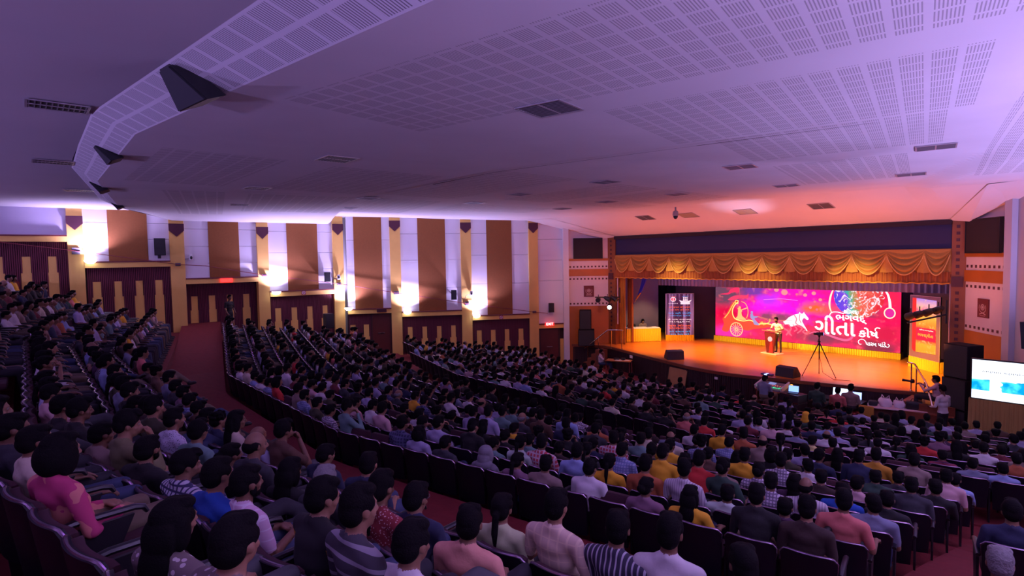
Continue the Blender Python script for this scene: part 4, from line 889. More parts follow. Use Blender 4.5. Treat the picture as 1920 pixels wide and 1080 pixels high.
# -- slogan banner
def banner(name, O, ang, w_, z0, z1, label, thick=.5):
    b_ = empty(name, O, R(ang)); tag(b_, label, 'banner')
    mb = MB(); mb.rbox(0, w_, 0, .05, z0, z1, .008); mb.obj('panel', BLK, b_)
    for a, c in (((0, -.03), (w_, -.03)), ((w_, -.03), (w_, thick))): pleats(a[0], a[1], c[0], c[1], .0, z0+.02, .03, .09, 'skirt', YEL, b_, seed=4, gather=.7)
    mb = MB(); mb.box(.03, w_-.03, .0, thick, .0, z0); mb.obj('plinth', BLK, b_)
    mb = MB()
    for a, c, d_, e_ in ((0, .02, z0, z1), (w_-.02, w_, z0, z1), (0, w_, z1-.02, z1), (0, w_, z0, z0+.02)): mb.box(a, c, -.012, -.0, d_, e_)
    mb.obj('frame_edge', M('banner_edge', (.5, .46, .55), .5), b_); return b_
b1 = banner('slogan_banner', (-18.32, 27.0, SZ), 42.6, 1.54, .30, 2.62, 'dark standing banner with two logos and five lines of Gujarati slogans')
bm_ = bpy.data.materials.new('banner_vinyl'); bm_.use_nodes = True; nt = bm_.node_tree; b = nt.nodes['Principled BSDF']; tc = nt.nodes.new('ShaderNodeTexCoord'); mp = nt.nodes.new('ShaderNodeMapping'); mp.inputs['Scale'].default_value = (7, 1, .25); nt.links.new(tc.outputs['Object'], mp.inputs[0])
n1 = nt.nodes.new('ShaderNodeTexNoise'); n1.inputs['Scale'].default_value = 1.2; nt.links.new(mp.outputs[0], n1.inputs['Vector'])
mr = nt.nodes.new('ShaderNodeMapRange'); nt.links.new(n1.outputs['Fac'], mr.inputs[0]); mr.inputs[1].default_value = .45; mr.inputs[2].default_value = .75
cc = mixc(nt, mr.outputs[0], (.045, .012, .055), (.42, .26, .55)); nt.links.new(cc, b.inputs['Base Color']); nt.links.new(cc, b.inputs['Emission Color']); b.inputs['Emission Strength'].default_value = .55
mb = MB(); mb.box(.02, 1.52, -.006, 0, .32, 2.60); mb.obj('picture', bm_, b1)
FR = Matrix(((1, 0, 0, 0), (0, 0, -1, 0), (0, 1, 0, 0), (0, 0, 0, 1)))   # text in local XZ facing -Y
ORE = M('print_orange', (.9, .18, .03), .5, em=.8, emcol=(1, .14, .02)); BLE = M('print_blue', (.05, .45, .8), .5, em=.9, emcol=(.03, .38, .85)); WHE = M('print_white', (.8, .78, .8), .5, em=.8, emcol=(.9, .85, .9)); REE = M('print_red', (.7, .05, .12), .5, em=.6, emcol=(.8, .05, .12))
def fit(body, x0, x1, z0, z1, mat, par, y=-.012, nm='lettering'):
    o = text(nm, body, .2, mat, Matrix.Identity(4), None, .002); me = o.data
    xs_ = [v.co.x for v in me.vertices]; ys_ = [v.co.y for v in me.vertices]; ax, bx, ay, by = min(xs_), max(xs_), min(ys_), max(ys_)
    for v in me.vertices: v.co = (x0+(v.co.x-ax)*(x1-x0)/(bx-ax), z0+(v.co.y-ay)*(z1-z0)/(by-ay), v.co.z)
    o.parent = par; o.matrix_local = TR((0, y, 0)) @ FR; return o
lines = [('\u0AB9\u0AB0\u0AC7 \u0A95\u0AC3\u0AB7\u0ACD\u0AA3 \u0AB9\u0AB0\u0AC7 \u0A95\u0AC3\u0AB7\u0ACD\u0AA3', '\u0AB9\u0AB0\u0AC7 \u0AB0\u0ABE\u0AAE \u0AB9\u0AB0\u0AC7 \u0AB0\u0ABE\u0AAE', ORE, 1.80), ('\u0A9C\u0AAF \u0AB6\u0ACD\u0AB0\u0AC0 \u0A97\u0ACB\u0AB5\u0ABF\u0A82\u0AA6', '\u0AA8\u0ABE\u0AB0\u0ABE\u0AAF\u0AA3 \u0AAE\u0AC1\u0AB0\u0ABE\u0AB0\u0AC7', BLE, 1.46), ('\u0AB9\u0AC7 \u0AA8\u0ABE\u0AA5 \u0AA8\u0ABE\u0AB0\u0ABE\u0AAF\u0AA3', '\u0AB5\u0ABE\u0AB8\u0AC1\u0AA6\u0AC7\u0AB5', WHE, 1.12), ('\u0A9C\u0AAF \u0A97\u0ACB\u0AAA\u0ABE\u0AB2', '\u0AA6\u0AC0\u0AA8\u0AA6\u0AAF\u0ABE\u0AB3', ORE, .78), ('\u0AB9\u0AB0\u0AC7 \u0A95\u0AC3\u0AB7\u0ACD\u0AA3 \u0AB9\u0AB0\u0AC7', '\u0AB0\u0ABE\u0AAE \u0AB0\u0ABE\u0AAE \u0AB9\u0AB0\u0AC7', BLE, .44)]
for i, (a, b_, m_, z) in enumerate(lines):
    ins = .20 if i in (0, 4) else .15
    fit(a, ins, 1.54-ins, z+.01, z+.12, m_, b1); fit(b_, ins+.06, 1.48-ins, z-.12, z-.02, m_, b1)
mb = MB(); mb.prism(arc(.42, 2.30, .15, .13, 0, 360, 20), .008, .014); mb.obj('logo_disc', WHE, b1)
mb = MB(); mb.prism(arc(.42, 2.30, .115, .10, 0, 360, 20), .014, .018); mb.obj('logo_core', REE, b1)
mb = MB(); mb.prism([(.40, 2.20), (.44, 2.20), (.44, 2.38), (.40, 2.38)], .018, .022); mb.obj('logo_bar', WHE, b1)
fit('\u0A85\u0AA7\u0ACD\u0AAF\u0AAF\u0AA8', .16, .68, 2.03, 2.10, WHE, b1); fit('\u0A86\u0AAF\u0ACB\u0A9C\u0A95', .29, .56, 2.44, 2.49, ORE, b1); fit('\u0AB8\u0AB9\u0AAF\u0ACB\u0A97', .90, 1.24, 2.44, 2.49, BLE, b1)
mb = MB(); mb.prism([(.73, 2.26), (.98, 2.18), (1.16, 2.18), (1.41, 2.26), (1.30, 2.12), (.84, 2.12)], .008, .013); mb.prism([(.82, 2.02), (1.32, 2.02), (1.32, 2.11), (.82, 2.11)], .008, .013); mb.obj('logo_wings', WHE, b1)['kind'] = 'stuff'
mb = MB()
for k in range(3): mb.prism(arc(.98+.09*k, 2.39, .028, .03, 0, 360, 10), .008, .014); mb.prism([(.94+.09*k, 2.2), (1.02+.09*k, 2.2), (.99+.09*k, 2.35), (.97+.09*k, 2.35)], .010, .016)
mb.obj('logo_figures', WHE, b1)['kind'] = 'stuff'
# -- book banner
b2 = banner('book_banner', (-6.98, 27.62, SZ), -40, 1.62, .42, 2.95, 'white framed banner with a red and orange book cover on stage right', .7)
mb = MB(); mb.box(.02, 1.60, -.006, 0, .44, 2.93); mb.obj('backing', M('banner_grey', (.25, .16, .24), .6), b2)
m2 = bpy.data.materials.new('book_cover'); m2.use_nodes = True; nt = m2.node_tree; b = nt.nodes['Principled BSDF']; b.inputs['Base Color'].default_value = (.1, 0, 0, 1)
tc = nt.nodes.new('ShaderNodeTexCoord'); sx = nt.nodes.new('ShaderNodeSeparateXYZ'); nt.links.new(tc.outputs['Generated'], sx.inputs[0]); n1 = nt.nodes.new('ShaderNodeTexNoise'); n1.inputs['Scale'].default_value = 5; n1.inputs['Detail'].default_value = 6; n1.inputs['Distortion'].default_value = 1; nt.links.new(tc.outputs['Object'], n1.inputs['Vector'])
cr = nt.nodes.new('ShaderNodeValToRGB'); nt.links.new(nmath(nt, 'ADD', sx.outputs[2], nmath(nt, 'MULTIPLY', nmath(nt, 'SUBTRACT', n1.outputs['Fac'], .5), .12)), cr.inputs[0]); e_ = cr.color_ramp.elements; e_[0].position = 0; e_[0].color = (1, .35, .02, 1); e_[1].position = 1; e_[1].color = (.35, .20, .75, 1)
for p_, c_ in ((.16, (1, .42, .03)), (.24, (.75, .02, .03)), (.42, (.80, .02, .04)), (.50, (.95, .25, .02)), (.66, (1, .45, .05)), (.78, (.85, .15, .25)), (.88, (.80, .40, .45))): q = e_.new(p_); q.color = (*c_, 1)
mr = nt.nodes.new('ShaderNodeMapRange'); nt.links.new(n1.outputs['Fac'], mr.inputs[0]); mr.inputs[1].default_value = .55; mr.inputs[2].default_value = .68; mr.inputs[4].default_value = .7
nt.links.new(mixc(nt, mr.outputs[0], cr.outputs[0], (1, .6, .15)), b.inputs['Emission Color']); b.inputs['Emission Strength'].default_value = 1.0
mb = MB(); mb.prism([(.36, .66), (1.42, .70), (1.42, 2.80), (.36, 2.84)], .006, .016); mb.obj('book_cover', m2, b2)
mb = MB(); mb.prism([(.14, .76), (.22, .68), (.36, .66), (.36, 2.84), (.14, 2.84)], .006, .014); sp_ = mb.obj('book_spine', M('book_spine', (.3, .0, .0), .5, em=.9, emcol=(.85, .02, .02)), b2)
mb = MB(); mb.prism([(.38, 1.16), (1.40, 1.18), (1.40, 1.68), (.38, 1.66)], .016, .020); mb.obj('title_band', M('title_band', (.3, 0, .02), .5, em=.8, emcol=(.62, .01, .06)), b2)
fit('\u0AAD\u0A97\u0AB5\u0AA6\u0ACD\u0A97\u0AC0\u0AA4\u0ABE', .48, 1.30, 1.28, 1.48, M('print_gold', (.7, .3, .02), .5, em=.9, emcol=(1, .45, .05)), b2, -.024)
fit('\u0AB6\u0ACD\u0AB0\u0AC0\u0AAE\u0AA6\u0ACD \u0AAD\u0A97\u0AB5\u0AA6\u0ACD\u0A97\u0AC0\u0AA4\u0ABE', .55, 1.30, 1.56, 1.62, WHE, b2, -.024)
# -- lectern
lc = empty('lectern', (-12.25, 26.62, SZ), R(-12)); tag(lc, 'acrylic and dark red lectern with a round badge on the stage', 'lectern')
mb = MB(); mb.rbox(-.42, .42, -.22, .34, .0, .06, .015); mb.obj('base', M('lectern_base', (.75, .6, .62), .3), lc)
mb = MB(); mb.add([(x*s, y, z) for z, x in ((.06, .17), (1.02, .30)) for s, y in ((-1, -.10), (1, -.10), (1, .0), (-1, .0))], [(0, 1, 2, 3), (4, 5, 6, 7), (0, 1, 5, 4), (1, 2, 6, 5), (2, 3, 7, 6), (3, 0, 4, 7)]); mb.obj('front_panel', M('lectern_panel', (.10, .012, .02), .25), lc)
mb = MB(); mb.rbox(-.40, .40, -.16, .30, -.02, .02, .01, T=TR((0, .0, 1.08)) @ Matrix.Rotation(R(-12), 4, 'X')); mb.obj('top', M('lectern_top', (.20, .06, .05), .3), lc)
for s in (-1, 1):
    mb = MB(); mb.tube([(s*.37, .1, .05), (s*.37, .1, 1.05)], .022, 8); mb.obj('side_post', CHROME, lc, smooth=True)
mb = MB(); mb.prism(arc(.02, .72, .12, .12, 0, 360, 24), .0, .012, (0, -.101, 0)); mb.obj('badge', M('badge', (.25, .28, .5), .4, em=.25, emcol=(.35, .3, .8)), lc)
mb = MB(); mb.prism([(-.03, .08), (.16, .10), (.13, .62), (.02, .55)], 0, .008, (0, -.101, 0)); mb.obj('red_streak', M('streak_red', (.7, .02, .02), .4, em=.3, emcol=(1, .02, .02)), lc)
mb = MB(); mb.tube([(.18, .18, 1.12), (.17, .12, 1.24), (.10, .10, 1.32)], .006, 6); mb.tube([(.10, .10, 1.32), (.07, .09, 1.345)], .016, 8); mb.obj('microphone', BLK, lc, smooth=True)
mb = MB(); mb.rbox(-.16, .16, -.11, .11, 0, .015, .004, T=TR((-.05, .05, 1.11)) @ Matrix.Rotation(R(-12), 4, 'X')); o = mb.obj('notes', WTOP); o.matrix_world = TR(lc.location) @ RZ(-12); tag(o, 'white notes lying on top of the lectern', 'papers')
# -- tripod with video camera
tp = empty('tripod', (-8.72, 22.95, SZ), R(20)); tag(tp, 'tall thin black tripod standing at the front of the stage', 'tripod')
for k, a in enumerate((195, 345, 90)):
    mb = MB(); x, y = .58*math.cos(R(a)), .58*math.sin(R(a)); mb.tube([(0, 0, 1.32), (x*.55, y*.55, .60)], .020, 8); mb.tube([(x*.52, y*.52, .62), (x, y, .02)], .014, 8); mb.ball((x, y, .02), .022, 8, 6)
    o = mb.obj('leg', BLK, tp, smooth=True)
mb = MB(); mb.tube([(0, 0, .95), (0, 0, 1.52)], .020, 8); mb.ball((0, 0, 1.34), (.05, .05, .05)); mb.tube([(0, 0, 1.52), (0, -.02, 1.58)], .04, 8); mb.obj('center_column', BLK, tp, smooth=True)
mb = MB(); mb.tube([(0, 0, 1.50), (-.05, -.34, 1.38)], .010, 6); mb.obj('pan_handle', BLK, tp)
cm = empty('video_camera', (-8.72, 22.95, SZ+1.58), R(130)); tag(cm, 'small video camera with a glowing blue screen on the stage tripod', 'camera')
mb = MB(); mb.rbox(-.06, .06, -.13, .10, 0, .12, .02); mb.tube([(0, .10, .06), (0, .20, .06)], .045, 12); mb.obj('body', BLK, cm, smooth=True)
mb = MB(); mb.box(-.05, .05, -.142, -.131, .01, .11); mb.obj('screen', M('blue_screen', (0, 0, 0), .3, em=1.6, emcol=(.25, .3, 1)), cm)
mb = MB(); mb.tube([(0, -.02, .12), (0, .02, .17), (0, .14, .17)], .012, 6); mb.obj('handle', BLK, cm)
mb = MB(); mb.tube([(-8.7, 22.95, SZ+1.3), (-8.66, 22.85, SZ+.8), (-8.5, 22.75, SZ+.2), (-8.1, 22.7, SZ+.01), (-7.6, 22.9, SZ+.01)], .008, 6); o = mb.obj('camera_cable', BLK, smooth=True); tag(o, 'thin black cable hanging from the tripod camera', 'cable')
# -- stage monitors
def monitor(x, y, rz, s, lb):
    e = empty('stage_monitor', (x, y, SZ), R(rz)); tag(e, lb, 'loudspeaker', 'wedge monitors at the front of the stage')
    mb = MB(); prof = [(-.24, 0), (.26, 0), (.28, .10), (.05, .40), (-.20, .36)]
    mb.add([(sx_*.36*s, p[0]*s, p[1]*s) for sx_ in (-1, 1) for p in prof], [(0, 1, 2, 3, 4), (9, 8, 7, 6, 5)]+[(i, (i+1) % 5, (i+1) % 5+5, i+5) for i in range(5)]); mb.obj('cabinet', M('monitor_black', (.03, .022, .03), .6), e)
    mb = MB(); mb.rbox(-.33*s, .33*s, -.012, .012, -.17*s, .17*s, .006, T=TR((0, .175*s, .25*s)) @ Matrix.Rotation(R(37), 4, 'X')); mb.obj('grille', BLKM, e)
    mb = MB()
    mb.box(.355*s, .37*s, -.06, .06, .14*s, .20*s); mb.obj('handle', BLK, e)
monitor(-14.75, 22.42, 52, 1.05, 'black wedge monitor on the stage lip above the plywood board'); monitor(-9.55, 22.15, -8, 1.0, 'black wedge monitor on the stage lip beside the mixing desk')
# -- handrails
def rail(name, pts, posts, label, z_):
    e = empty(name, (posts[0][0], posts[0][1], posts[0][2])); tag(e, label, 'handrail'); O = Vector(e.location)
    mb = MB(); mb.tube([Vector(p)-O for p in pts], .028, 10); mb.obj('top_rail', CHROME, e, smooth=True)
    for p in posts:
        mb = MB(); mb.tube([Vector(p[:3])-O, Vector((p[0], p[1], p[3]))-O], .022, 8); mb.lathe([(.05, 0), (.05, .012), (.02, .03)], Vector(p[:3])-O, 10); mb.obj('post', CHROME, e, smooth=True)
rail('handrail', [(-20.35, 22.55, -4.85), (-18.9, 22.75, -3.76), (-18.4, 22.9, -3.73), (-18.15, 23.05, -3.74)], [(-20.1, 22.55, -5.8, -4.68), (-19.45, 22.64, -5.55, -4.2), (-18.72, 22.8, -4.7, -3.75), (-18.2, 23.0, -4.7, -3.74)], 'chrome handrail of the steps at the left end of the stage', 0)
rail('handrail', [(-5.75, 22.55, -3.72), (-5.50, 22.35, -3.72), (-5.02, 21.75, -4.22), (-4.75, 21.3, -4.80)], [(-5.68, 22.72, -4.7, -3.74), (-5.48, 22.5, -4.95, -3.80), (-5.12, 21.95, -5.3, -4.10)], 'chrome handrail of the steps at the right end of the stage', 0)
for x0, x1, y0, y1, nm in ((-20.3, -19.1, 22.4, 22.95, 'l'), (-5.6, -4.2, 21.4, 22.5, 'r')):
    mb = MB()
    for k in range(4): mb.box(x0+(.28*k if nm == 'l' else 0), x1, y0-(0 if nm == 'l' else .28*(3-k)), y1, -5.8+.25*k, -5.55+.25*k)
    struct(mb.obj('floor_stage_steps', EDGE))
# -- plywood board leaning on the apron
mb = MB(); mb.rbox(-.52, .52, -.012, .012, 0, .92, .003); o = mb.obj('plywood_board', M('plywood', (.42, .20, .07), .5, noise=.3, nscale=4)); o.matrix_world = TR((-13.95, 21.28, -5.80)) @ RZ(-12) @ Matrix.Rotation(R(-12), 4, 'X'); tag(o, 'plain plywood board leaning against the stage front', 'board')
mb = MB(); mb.rbox(-.07, .07, -.01, .01, -.05, .05, .004); o = mb.obj('socket_plate', WHP); o.matrix_world = TR((-11.95, 21.14, -4.98)); tag(o, 'small pale socket plate on the stage front', 'socket')
mb = MB(); mb.rbox(-.12, .12, -.01, .01, -.07, .07, .004); o = mb.obj('notice', WTOP); o.matrix_world = TR((-17.25, 22.52, -4.92)) @ RZ(-18); tag(o, 'small white notice on the stage front above the left technician desk', 'notice')
# -- loudspeaker stacks
def stack(x, y, rz, z, specs, group):
    for i, (w_, d_, h, off, lb) in enumerate(specs):
        e = empty('loudspeaker_cabinet', (x+off, y, z), R(rz)); tag(e, lb, 'loudspeaker', group)
        mb = MB(); mb.rbox(-w_/2, w_/2, -d_/2, d_/2, 0, h-.004, .02); mb.obj('cabinet', M('cab_black', (.008, .006, .010), .75, spec=.2), e)
        mb = MB(); mb.rbox(-w_/2+.03, w_/2-.03, -d_/2-.012, -d_/2+.0, .03, h-.03, .005); mb.obj('grille', BLKM, e)
        z += h
stack(-20.35, 22.72, 41, SZ, [(.85, .65, .86, 0, 'black subwoofer cabinet at the bottom of the left stack'), (.62, .55, 1.05, -.06, 'black tall loudspeaker on top of the left stack')], 'loudspeaker stack left of the stage')
stack(-4.12, 21.85, -28, -5.8, [(.78, .7, .95, 0, 'black subwoofer at the bottom of the right stack beside the screen'), (.78, .7, .95, 0, 'middle black cabinet of the right stack beside the screen'), (.78, .6, 1.05, 0, 'top black loudspeaker of the right stack beside the screen')], 'loudspeaker stack right of the stage')
# -- side lighting bars
def lampbar(base, arm_end, heads, lb, lit):
    e = empty('stage_light_bar', base); tag(e, lb, 'stage lights'); O = Vector(base)
    mb = MB(); mb.tube([(0, 0, 0), Vector(arm_end)-O], .03, 8); mb.tube([(0, 0, -.3), (0, 0, .5)], .03, 8); mb.obj('bar', BLK, e)
    for i, (p, a) in enumerate(heads):
        mb = MB(); q = Vector(p)-O; d = Vector(a).normalized(); mb.tube([q-d*.20, q-d*.05, q+d*.16], [.07, .115, .13], 14); mb.tube([q+Vector((0, 0, .0)), q+Vector((0, 0, .26))], .018, 6)
        hd = mb.obj('lamp_head', BLK, e, smooth=True)
        mb = MB(); mb.tube([q+d*.155, q+d*.166], .105, 14); mb.obj('lens', M('lens_lit', (1, 1, 1), .3, em=30, emcol=(1, .95, .9)) if i in lit else M('lens_dark', (.03, .03, .04), .2), hd)
lampbar((-18.75, 23.55, -2.1), (-19.75, 22.75, -2.1), [((-19.6, 22.85, -2.22), (.5, -.9, -.2)), ((-19.2, 23.1, -2.18), (.9, .2, -.4)), ((-18.9, 23.3, -2.18), (.9, .1, -.5)), ((-19.0, 23.0, -2.55), (.62, -.72, -.28))], 'black cluster of stage lamps left of the opening, one lamp glaring', (3,))
lampbar((-4.98, 23.8, -2.15), (-5.95, 23.2, -2.45), [((-5.85, 23.2, -2.2), (-.7, .6, -.3)), ((-5.62, 23.3, -2.13), (-.7, .5, -.3)), ((-5.38, 23.4, -2.05), (-.7, .4, -.35)), ((-5.15, 23.55, -1.97), (-.6, .5, -.35))], 'black row of unlit stage lamps on an arm by the right opening edge', ())
# -- technician's desk at the left
dk = empty('desk', (-17.55, 21.95, -5.8), R(25)); tag(dk, 'small wooden desk with papers below the left end of the stage', 'desk')
mb = MB(); mb.rbox(-.62, .62, -.3, .3, .72, .75, .01); mb.obj('desk_top', M('desk_wood', (.40, .14, .04), .4), dk)
for sx_ in (-1, 1):
    for sy_ in (-1, 1): mb = MB(); mb.box(sx_*.57-.02, sx_*.57+.02, sy_*.26-.02, sy_*.26+.02, 0, .72); mb.obj('leg', CHROME, dk)
for i, (x, y, w_, d_, h, m_, nm, lb) in enumerate(((.0, -.08, .16, .11, .01, WTOP, 'paper', 'white sheet at the front of the left technician desk'), (.38, .02, .14, .10, .01, WTOP, 'paper', 'white sheet at the right end of the left technician desk'), (-.15, .12, .13, .08, .07, BLK, 'radio_unit', 'black box on the left technician desk'), (.18, .14, .10, .08, .09, BLK, 'radio_unit', 'taller black box on the left technician desk'))):
    mb = MB(); mb.rbox(-w_, w_, -d_, d_, 0, h, .003); o = mb.obj(nm, m_); o.matrix_world = TR(dk.location) @ RZ(25) @ TR((x, y, .753)); tag(o, lb, nm.replace('_', ' '))
def stool(x, y, z, h, c, lb, back=False, rz=0):
    e = empty('stool' if not back else 'plastic_chair', (x, y, z), R(rz)); tag(e, lb, 'chair' if back else 'stool')
    mb = MB(); mb.rbox(-.19, .19, -.19, .19, h-.04, h, .015); mb.obj('seat', c, e)
    for sx_ in (-1, 1):
        for sy_ in (-1, 1): mb = MB(); mb.tube([(sx_*.15, sy_*.15, h-.04), (sx_*.18, sy_*.18, 0)], .014, 6); mb.obj('leg', CHROME, e)
    if back:
        mb = MB(); mb.rbox(-.2, .2, -.22, -.19, h+.12, h+.42, .015); mb.obj('backrest', c, e)
STC = M('stool_red', (.25, .03, .03), .5)
stool(-18.35, 21.55, -5.8, .46, STC, 'red stool under the technician in the white shirt')
stool(-9.35, 19.9, -5.8, .62, BLK, 'black stool under the sound operator')
stool(-7.75, 20.35, -5.8, .52, BLK, 'black stool under the person in dark green'); stool(-7.2, 20.6, -5.8, .50, STC, 'dark stool under the person in the pink tee'); stool(-6.85, 20.72, -5.8, .52, STC, 'red stool under the person in the patterned shirt')
# -- mixing desk
td = empty('wooden_table', (-9.5, 20.95, -5.8), R(-4)); tag(td, 'wooden table that carries the mixing desk', 'table')
mb = MB(); mb.rbox(-.60, .78, -.30, .30, .74, .78, .01); mb.obj('table_top', M('desk_wood', (.40, .14, .04), .4), td)
for sx_ in (-.80, 1):
    mb = MB(); mb.box(sx_*.68-.03, sx_*.68+.03, -.27, .27, 0, .74); mb.obj('leg', M('desk_side', (.12, .04, .02), .5), td)
mx = empty('mixing_desk', (-9.6, 20.95, -5.015), R(-4)); tag(mx, 'sound mixing desk with coloured lights in front of the stage', 'mixer')
mb = MB(); mb.add([(x, y, z) for x in (-.48, .48) for y, z in ((-.26, .0), (.28, .0), (.28, .22), (-.26, .06))], [(0, 1, 2, 3), (7, 6, 5, 4), (0, 4, 5, 1), (1, 5, 6, 2), (2, 6, 7, 3), (3, 7, 4, 0)]); mb.obj('housing', M('mixer_grey', (.18, .16, .2), .5), mx)
Tm = TR((0, 0, .145)) @ Matrix.Rotation(R(16.5), 4, 'X')
for s in (-1, 1): mb = MB(); mb.box(s*.50-.03, s*.50+.03, -.30, .32, -.06, .08, T=Tm); mb.obj('end_cheek', M('cheek', (.55, .5, .55), .4), mx)
mb = MB(); mb.box(-.18, .08, .06, .22, .005, .012, T=Tm); mb.obj('display', M('mixer_display', (0, 0, 0), .3, em=.6, emcol=(.35, .4, .9)), mx)
mb = MB()
for k in range(14): mb.box(-.44+.065*k, -.41+.065*k, -.20, -.20+.03+.1*random.random(), .012, .03, T=Tm)
mb.obj('faders', M('fader_green', (0, .1, .05), .3, em=1.0, emcol=(.05, .8, .35)), mx)['kind'] = 'stuff'
mb = MB()
for k in range(10): mb.box(-.42+.09*k, -.39+.09*k, -.02, .01, .012, .022, T=Tm)
mb.obj('buttons', M('button_red', (.1, 0, 0), .3, em=1.2, emcol=(.9, .15, .1)), mx)['kind'] = 'stuff'
mb = MB(); mb.tube([(0, 0, 0), (0, 0, .16)], [.05, .035], 8); mb.ball((0, 0, .22), (.06, .06, .06)); o = mb.obj('desk_lamp', M('orange_glow', (.3, .1, 0), .4, em=1.5, emcol=(1, .4, .05)), smooth=True, loc=(-8.93, 21.05, -5.015)); tag(o, 'small orange glowing lamp beside the mixing desk', 'lamp')
e = empty('radio_receiver', (-10.2, 21.85, SZ), R(-10)); tag(e, 'small receiver with a blue light on the stage lip left of the monitor', 'receiver')
mb = MB(); mb.rbox(-.22, .22, -.1, .1, 0, .06, .01); mb.obj('housing', M('rx_blue', (.05, .06, .2), .4), e); mb = MB(); mb.box(-.06, .06, -.105, -.1, .015, .05); mb.box(-.04, .04, -.06, .06, .06, .065); mb.obj('light', M('blue_light', (0, 0, 0), .3, em=3, emcol=(.3, .4, 1)), e)['kind'] = 'stuff'
# -- flight cases and laptops
for k, (z, lb) in enumerate(((-5.8, 'bottom flight case under the laptop'), (-5.5, 'middle flight case under the laptop'), (-5.2, 'top flight case under the laptop'))):
    e = empty('flight_case', (-8.62, 20.45, z), R(-12)); tag(e, lb, 'case', 'flight cases in front of the stage')
    mb = MB(); mb.rbox(-.36, .36, -.25, .25, 0, .288, .01); mb.obj('box', M('case_black', (.03, .02, .025), .5), e)
    mb = MB()
    for zz in (.01, .27): 
        for yy in (-.255, .245): mb.box(-.365, .365, yy, yy+.012, zz, zz+.018)
    mb.obj('metal_edges', M('case_edge', (.45, .3, .25), .3, 1), e)['kind'] = 'stuff'
def laptop(x, y, z, rz, lb, col, s=1.0, em=1.8):
    e = empty('laptop', (x, y, z), R(rz)); tag(e, lb, 'laptop')
    mb = MB(); mb.rbox(-.17*s, .17*s, -.12*s, .12*s, 0, .02, .004); mb.obj('keyboard', BLK, e)
    T_ = TR((0, .12*s, .02)) @ Matrix.Rotation(R(-14), 4, 'X'); mb = MB(); mb.rbox(-.17*s, .17*s, 0, .012, 0, .23*s, .004, T=T_); lid = mb.obj('lid', BLK, e)
    mb = MB(); mb.box(-.16*s, .16*s, -.003, 0, .012, .22*s, T=T_); mb.obj('screen', M('lap_'+str(col), (0, 0, 0), .3, em=em, emcol=col), lid)
laptop(-8.6, 20.4, -4.905, 15, 'open laptop with a blue screen on the flight cases', (.22, .38, 1), 1.0)
lt_ = empty('trestle_table', (-7.28, 21.35, -5.8), R(2)); tag(lt_, 'dark trestle table with two lit computer screens below the stage', 'table')
mb = MB(); mb.rbox(-.85, .62, -.3, .3, .72, .75, .01); mb.obj('table_top', BLK, lt_)
for sx_ in (-.8, .58): mb = MB(); mb.box(sx_-.02, sx_+.02, -.26, .26, 0, .72); mb.obj('leg', BLK, lt_)
laptop(-7.42, 21.25, -5.045, 5, 'wide bright screen between the green and pink shirted operators', (.55, .72, 1), 1.45, 2.4); laptop(-6.95, 21.35, -5.045, 12, 'smaller bright screen left of the patterned shirt operator', (.35, .45, 1), 1.15, 2.0)
# -- long white topped table with bags
wt = empty('long_table', (-5.72, 21.35, -5.8), R(18)); tag(wt, 'long white topped table below the right part of the stage', 'table')
mb = MB(); mb.rbox(-.80, .80, -.30, .30, .72, .76, .01); mb.obj('table_top', M('table_white', (.62, .5, .55), .5), wt)
mb = MB(); mb.box(-.74, .74, -.02, .02, .05, .72); mb.obj('modesty_panel', M('panel_brown', (.15, .05, .04), .6), wt)
for sx_ in (-.74, .74): mb = MB(); mb.box(sx_-.03, sx_+.03, -.27, .27, 0, .72); mb.obj('leg', M('panel_brown', (.15, .05, .04), .6), wt)
def bag(x, y, s, lb):
    mb = MB(); n = 16; vs = []; fs = []
    rnd = random.Random(x)
    prof = [(.12, 0), (.15, .05), (.155, .14), (.13, .22), (.10, .25)]
    for r_, z in prof:
        for k in range(n): a = 2*PI*k/n; q = r_*(1+.10*math.sin(3*a+z*20)+rnd.uniform(-.05, .05)); vs.append((q*1.15*math.cos(a)*s, q*.8*math.sin(a)*s, z*s))
    for i in range(4):
        for k in range(n): fs.append((i*n+k, i*n+(k+1) % n, (i+1)*n+(k+1) % n, (i+1)*n+k))
    fs.append(tuple(range(n)))
    mb.add(vs, fs)
    for sx_ in (-1, 1): mb.tube([(sx_*.11*s, 0, .22*s), (sx_*.09*s, .01, .34*s), (sx_*.04*s, 0, .27*s)], .022*s, 6, flat=.5)
    o = mb.obj('plastic_bag', M('bag_white', (.85, .80, .85), .4), smooth=True); o.location = (x, y, -5.8+.762); tag(o, lb, 'bag', None)
bag(-6.02, 21.26, 1.1, 'larger white plastic bag on the long table'); bag(-5.66, 21.38, .95, 'smaller white plastic bag on the long table')
mb = MB(); mb.rbox(-.22, .22, -.14, .14, 0, .26, .04); mb.tube([(-.1, 0, .25), (-.06, 0, .33), (.06, 0, .33), (.1, 0, .25)], .012, 6); o = mb.obj('black_bag', BLK, smooth=True, loc=(-5.28, 21.50, -5.038), rot=(0, 0, .3)); tag(o, 'black holdall on the long table right of the white bags', 'bag')
mb = MB(); mb.rbox(-.13, .13, -.12, .12, 0, .16, .05); o = mb.obj('rucksack', BLKM, smooth=True, loc=(-6.33, 21.12, -5.038), rot=(0, 0, .3)); tag(o, 'low dark rucksack on the long table left of the white bags', 'bag')
e = empty('draped_chair', (-6.35, 20.55, -5.8)); tag(e, 'chair draped in mustard cloth beside the long table', 'chair')
mb = MB(); mb.rbox(-.22, .22, -.05, .05, .1, .85, .04); mb.obj('cloth', M('mustard_cloth', (.42, .20, .02), .7), e, smooth=True); mb = MB(); mb.rbox(-.2, .2, -.1, .3, .40, .45, .02); mb.obj('seat', BLK, e)
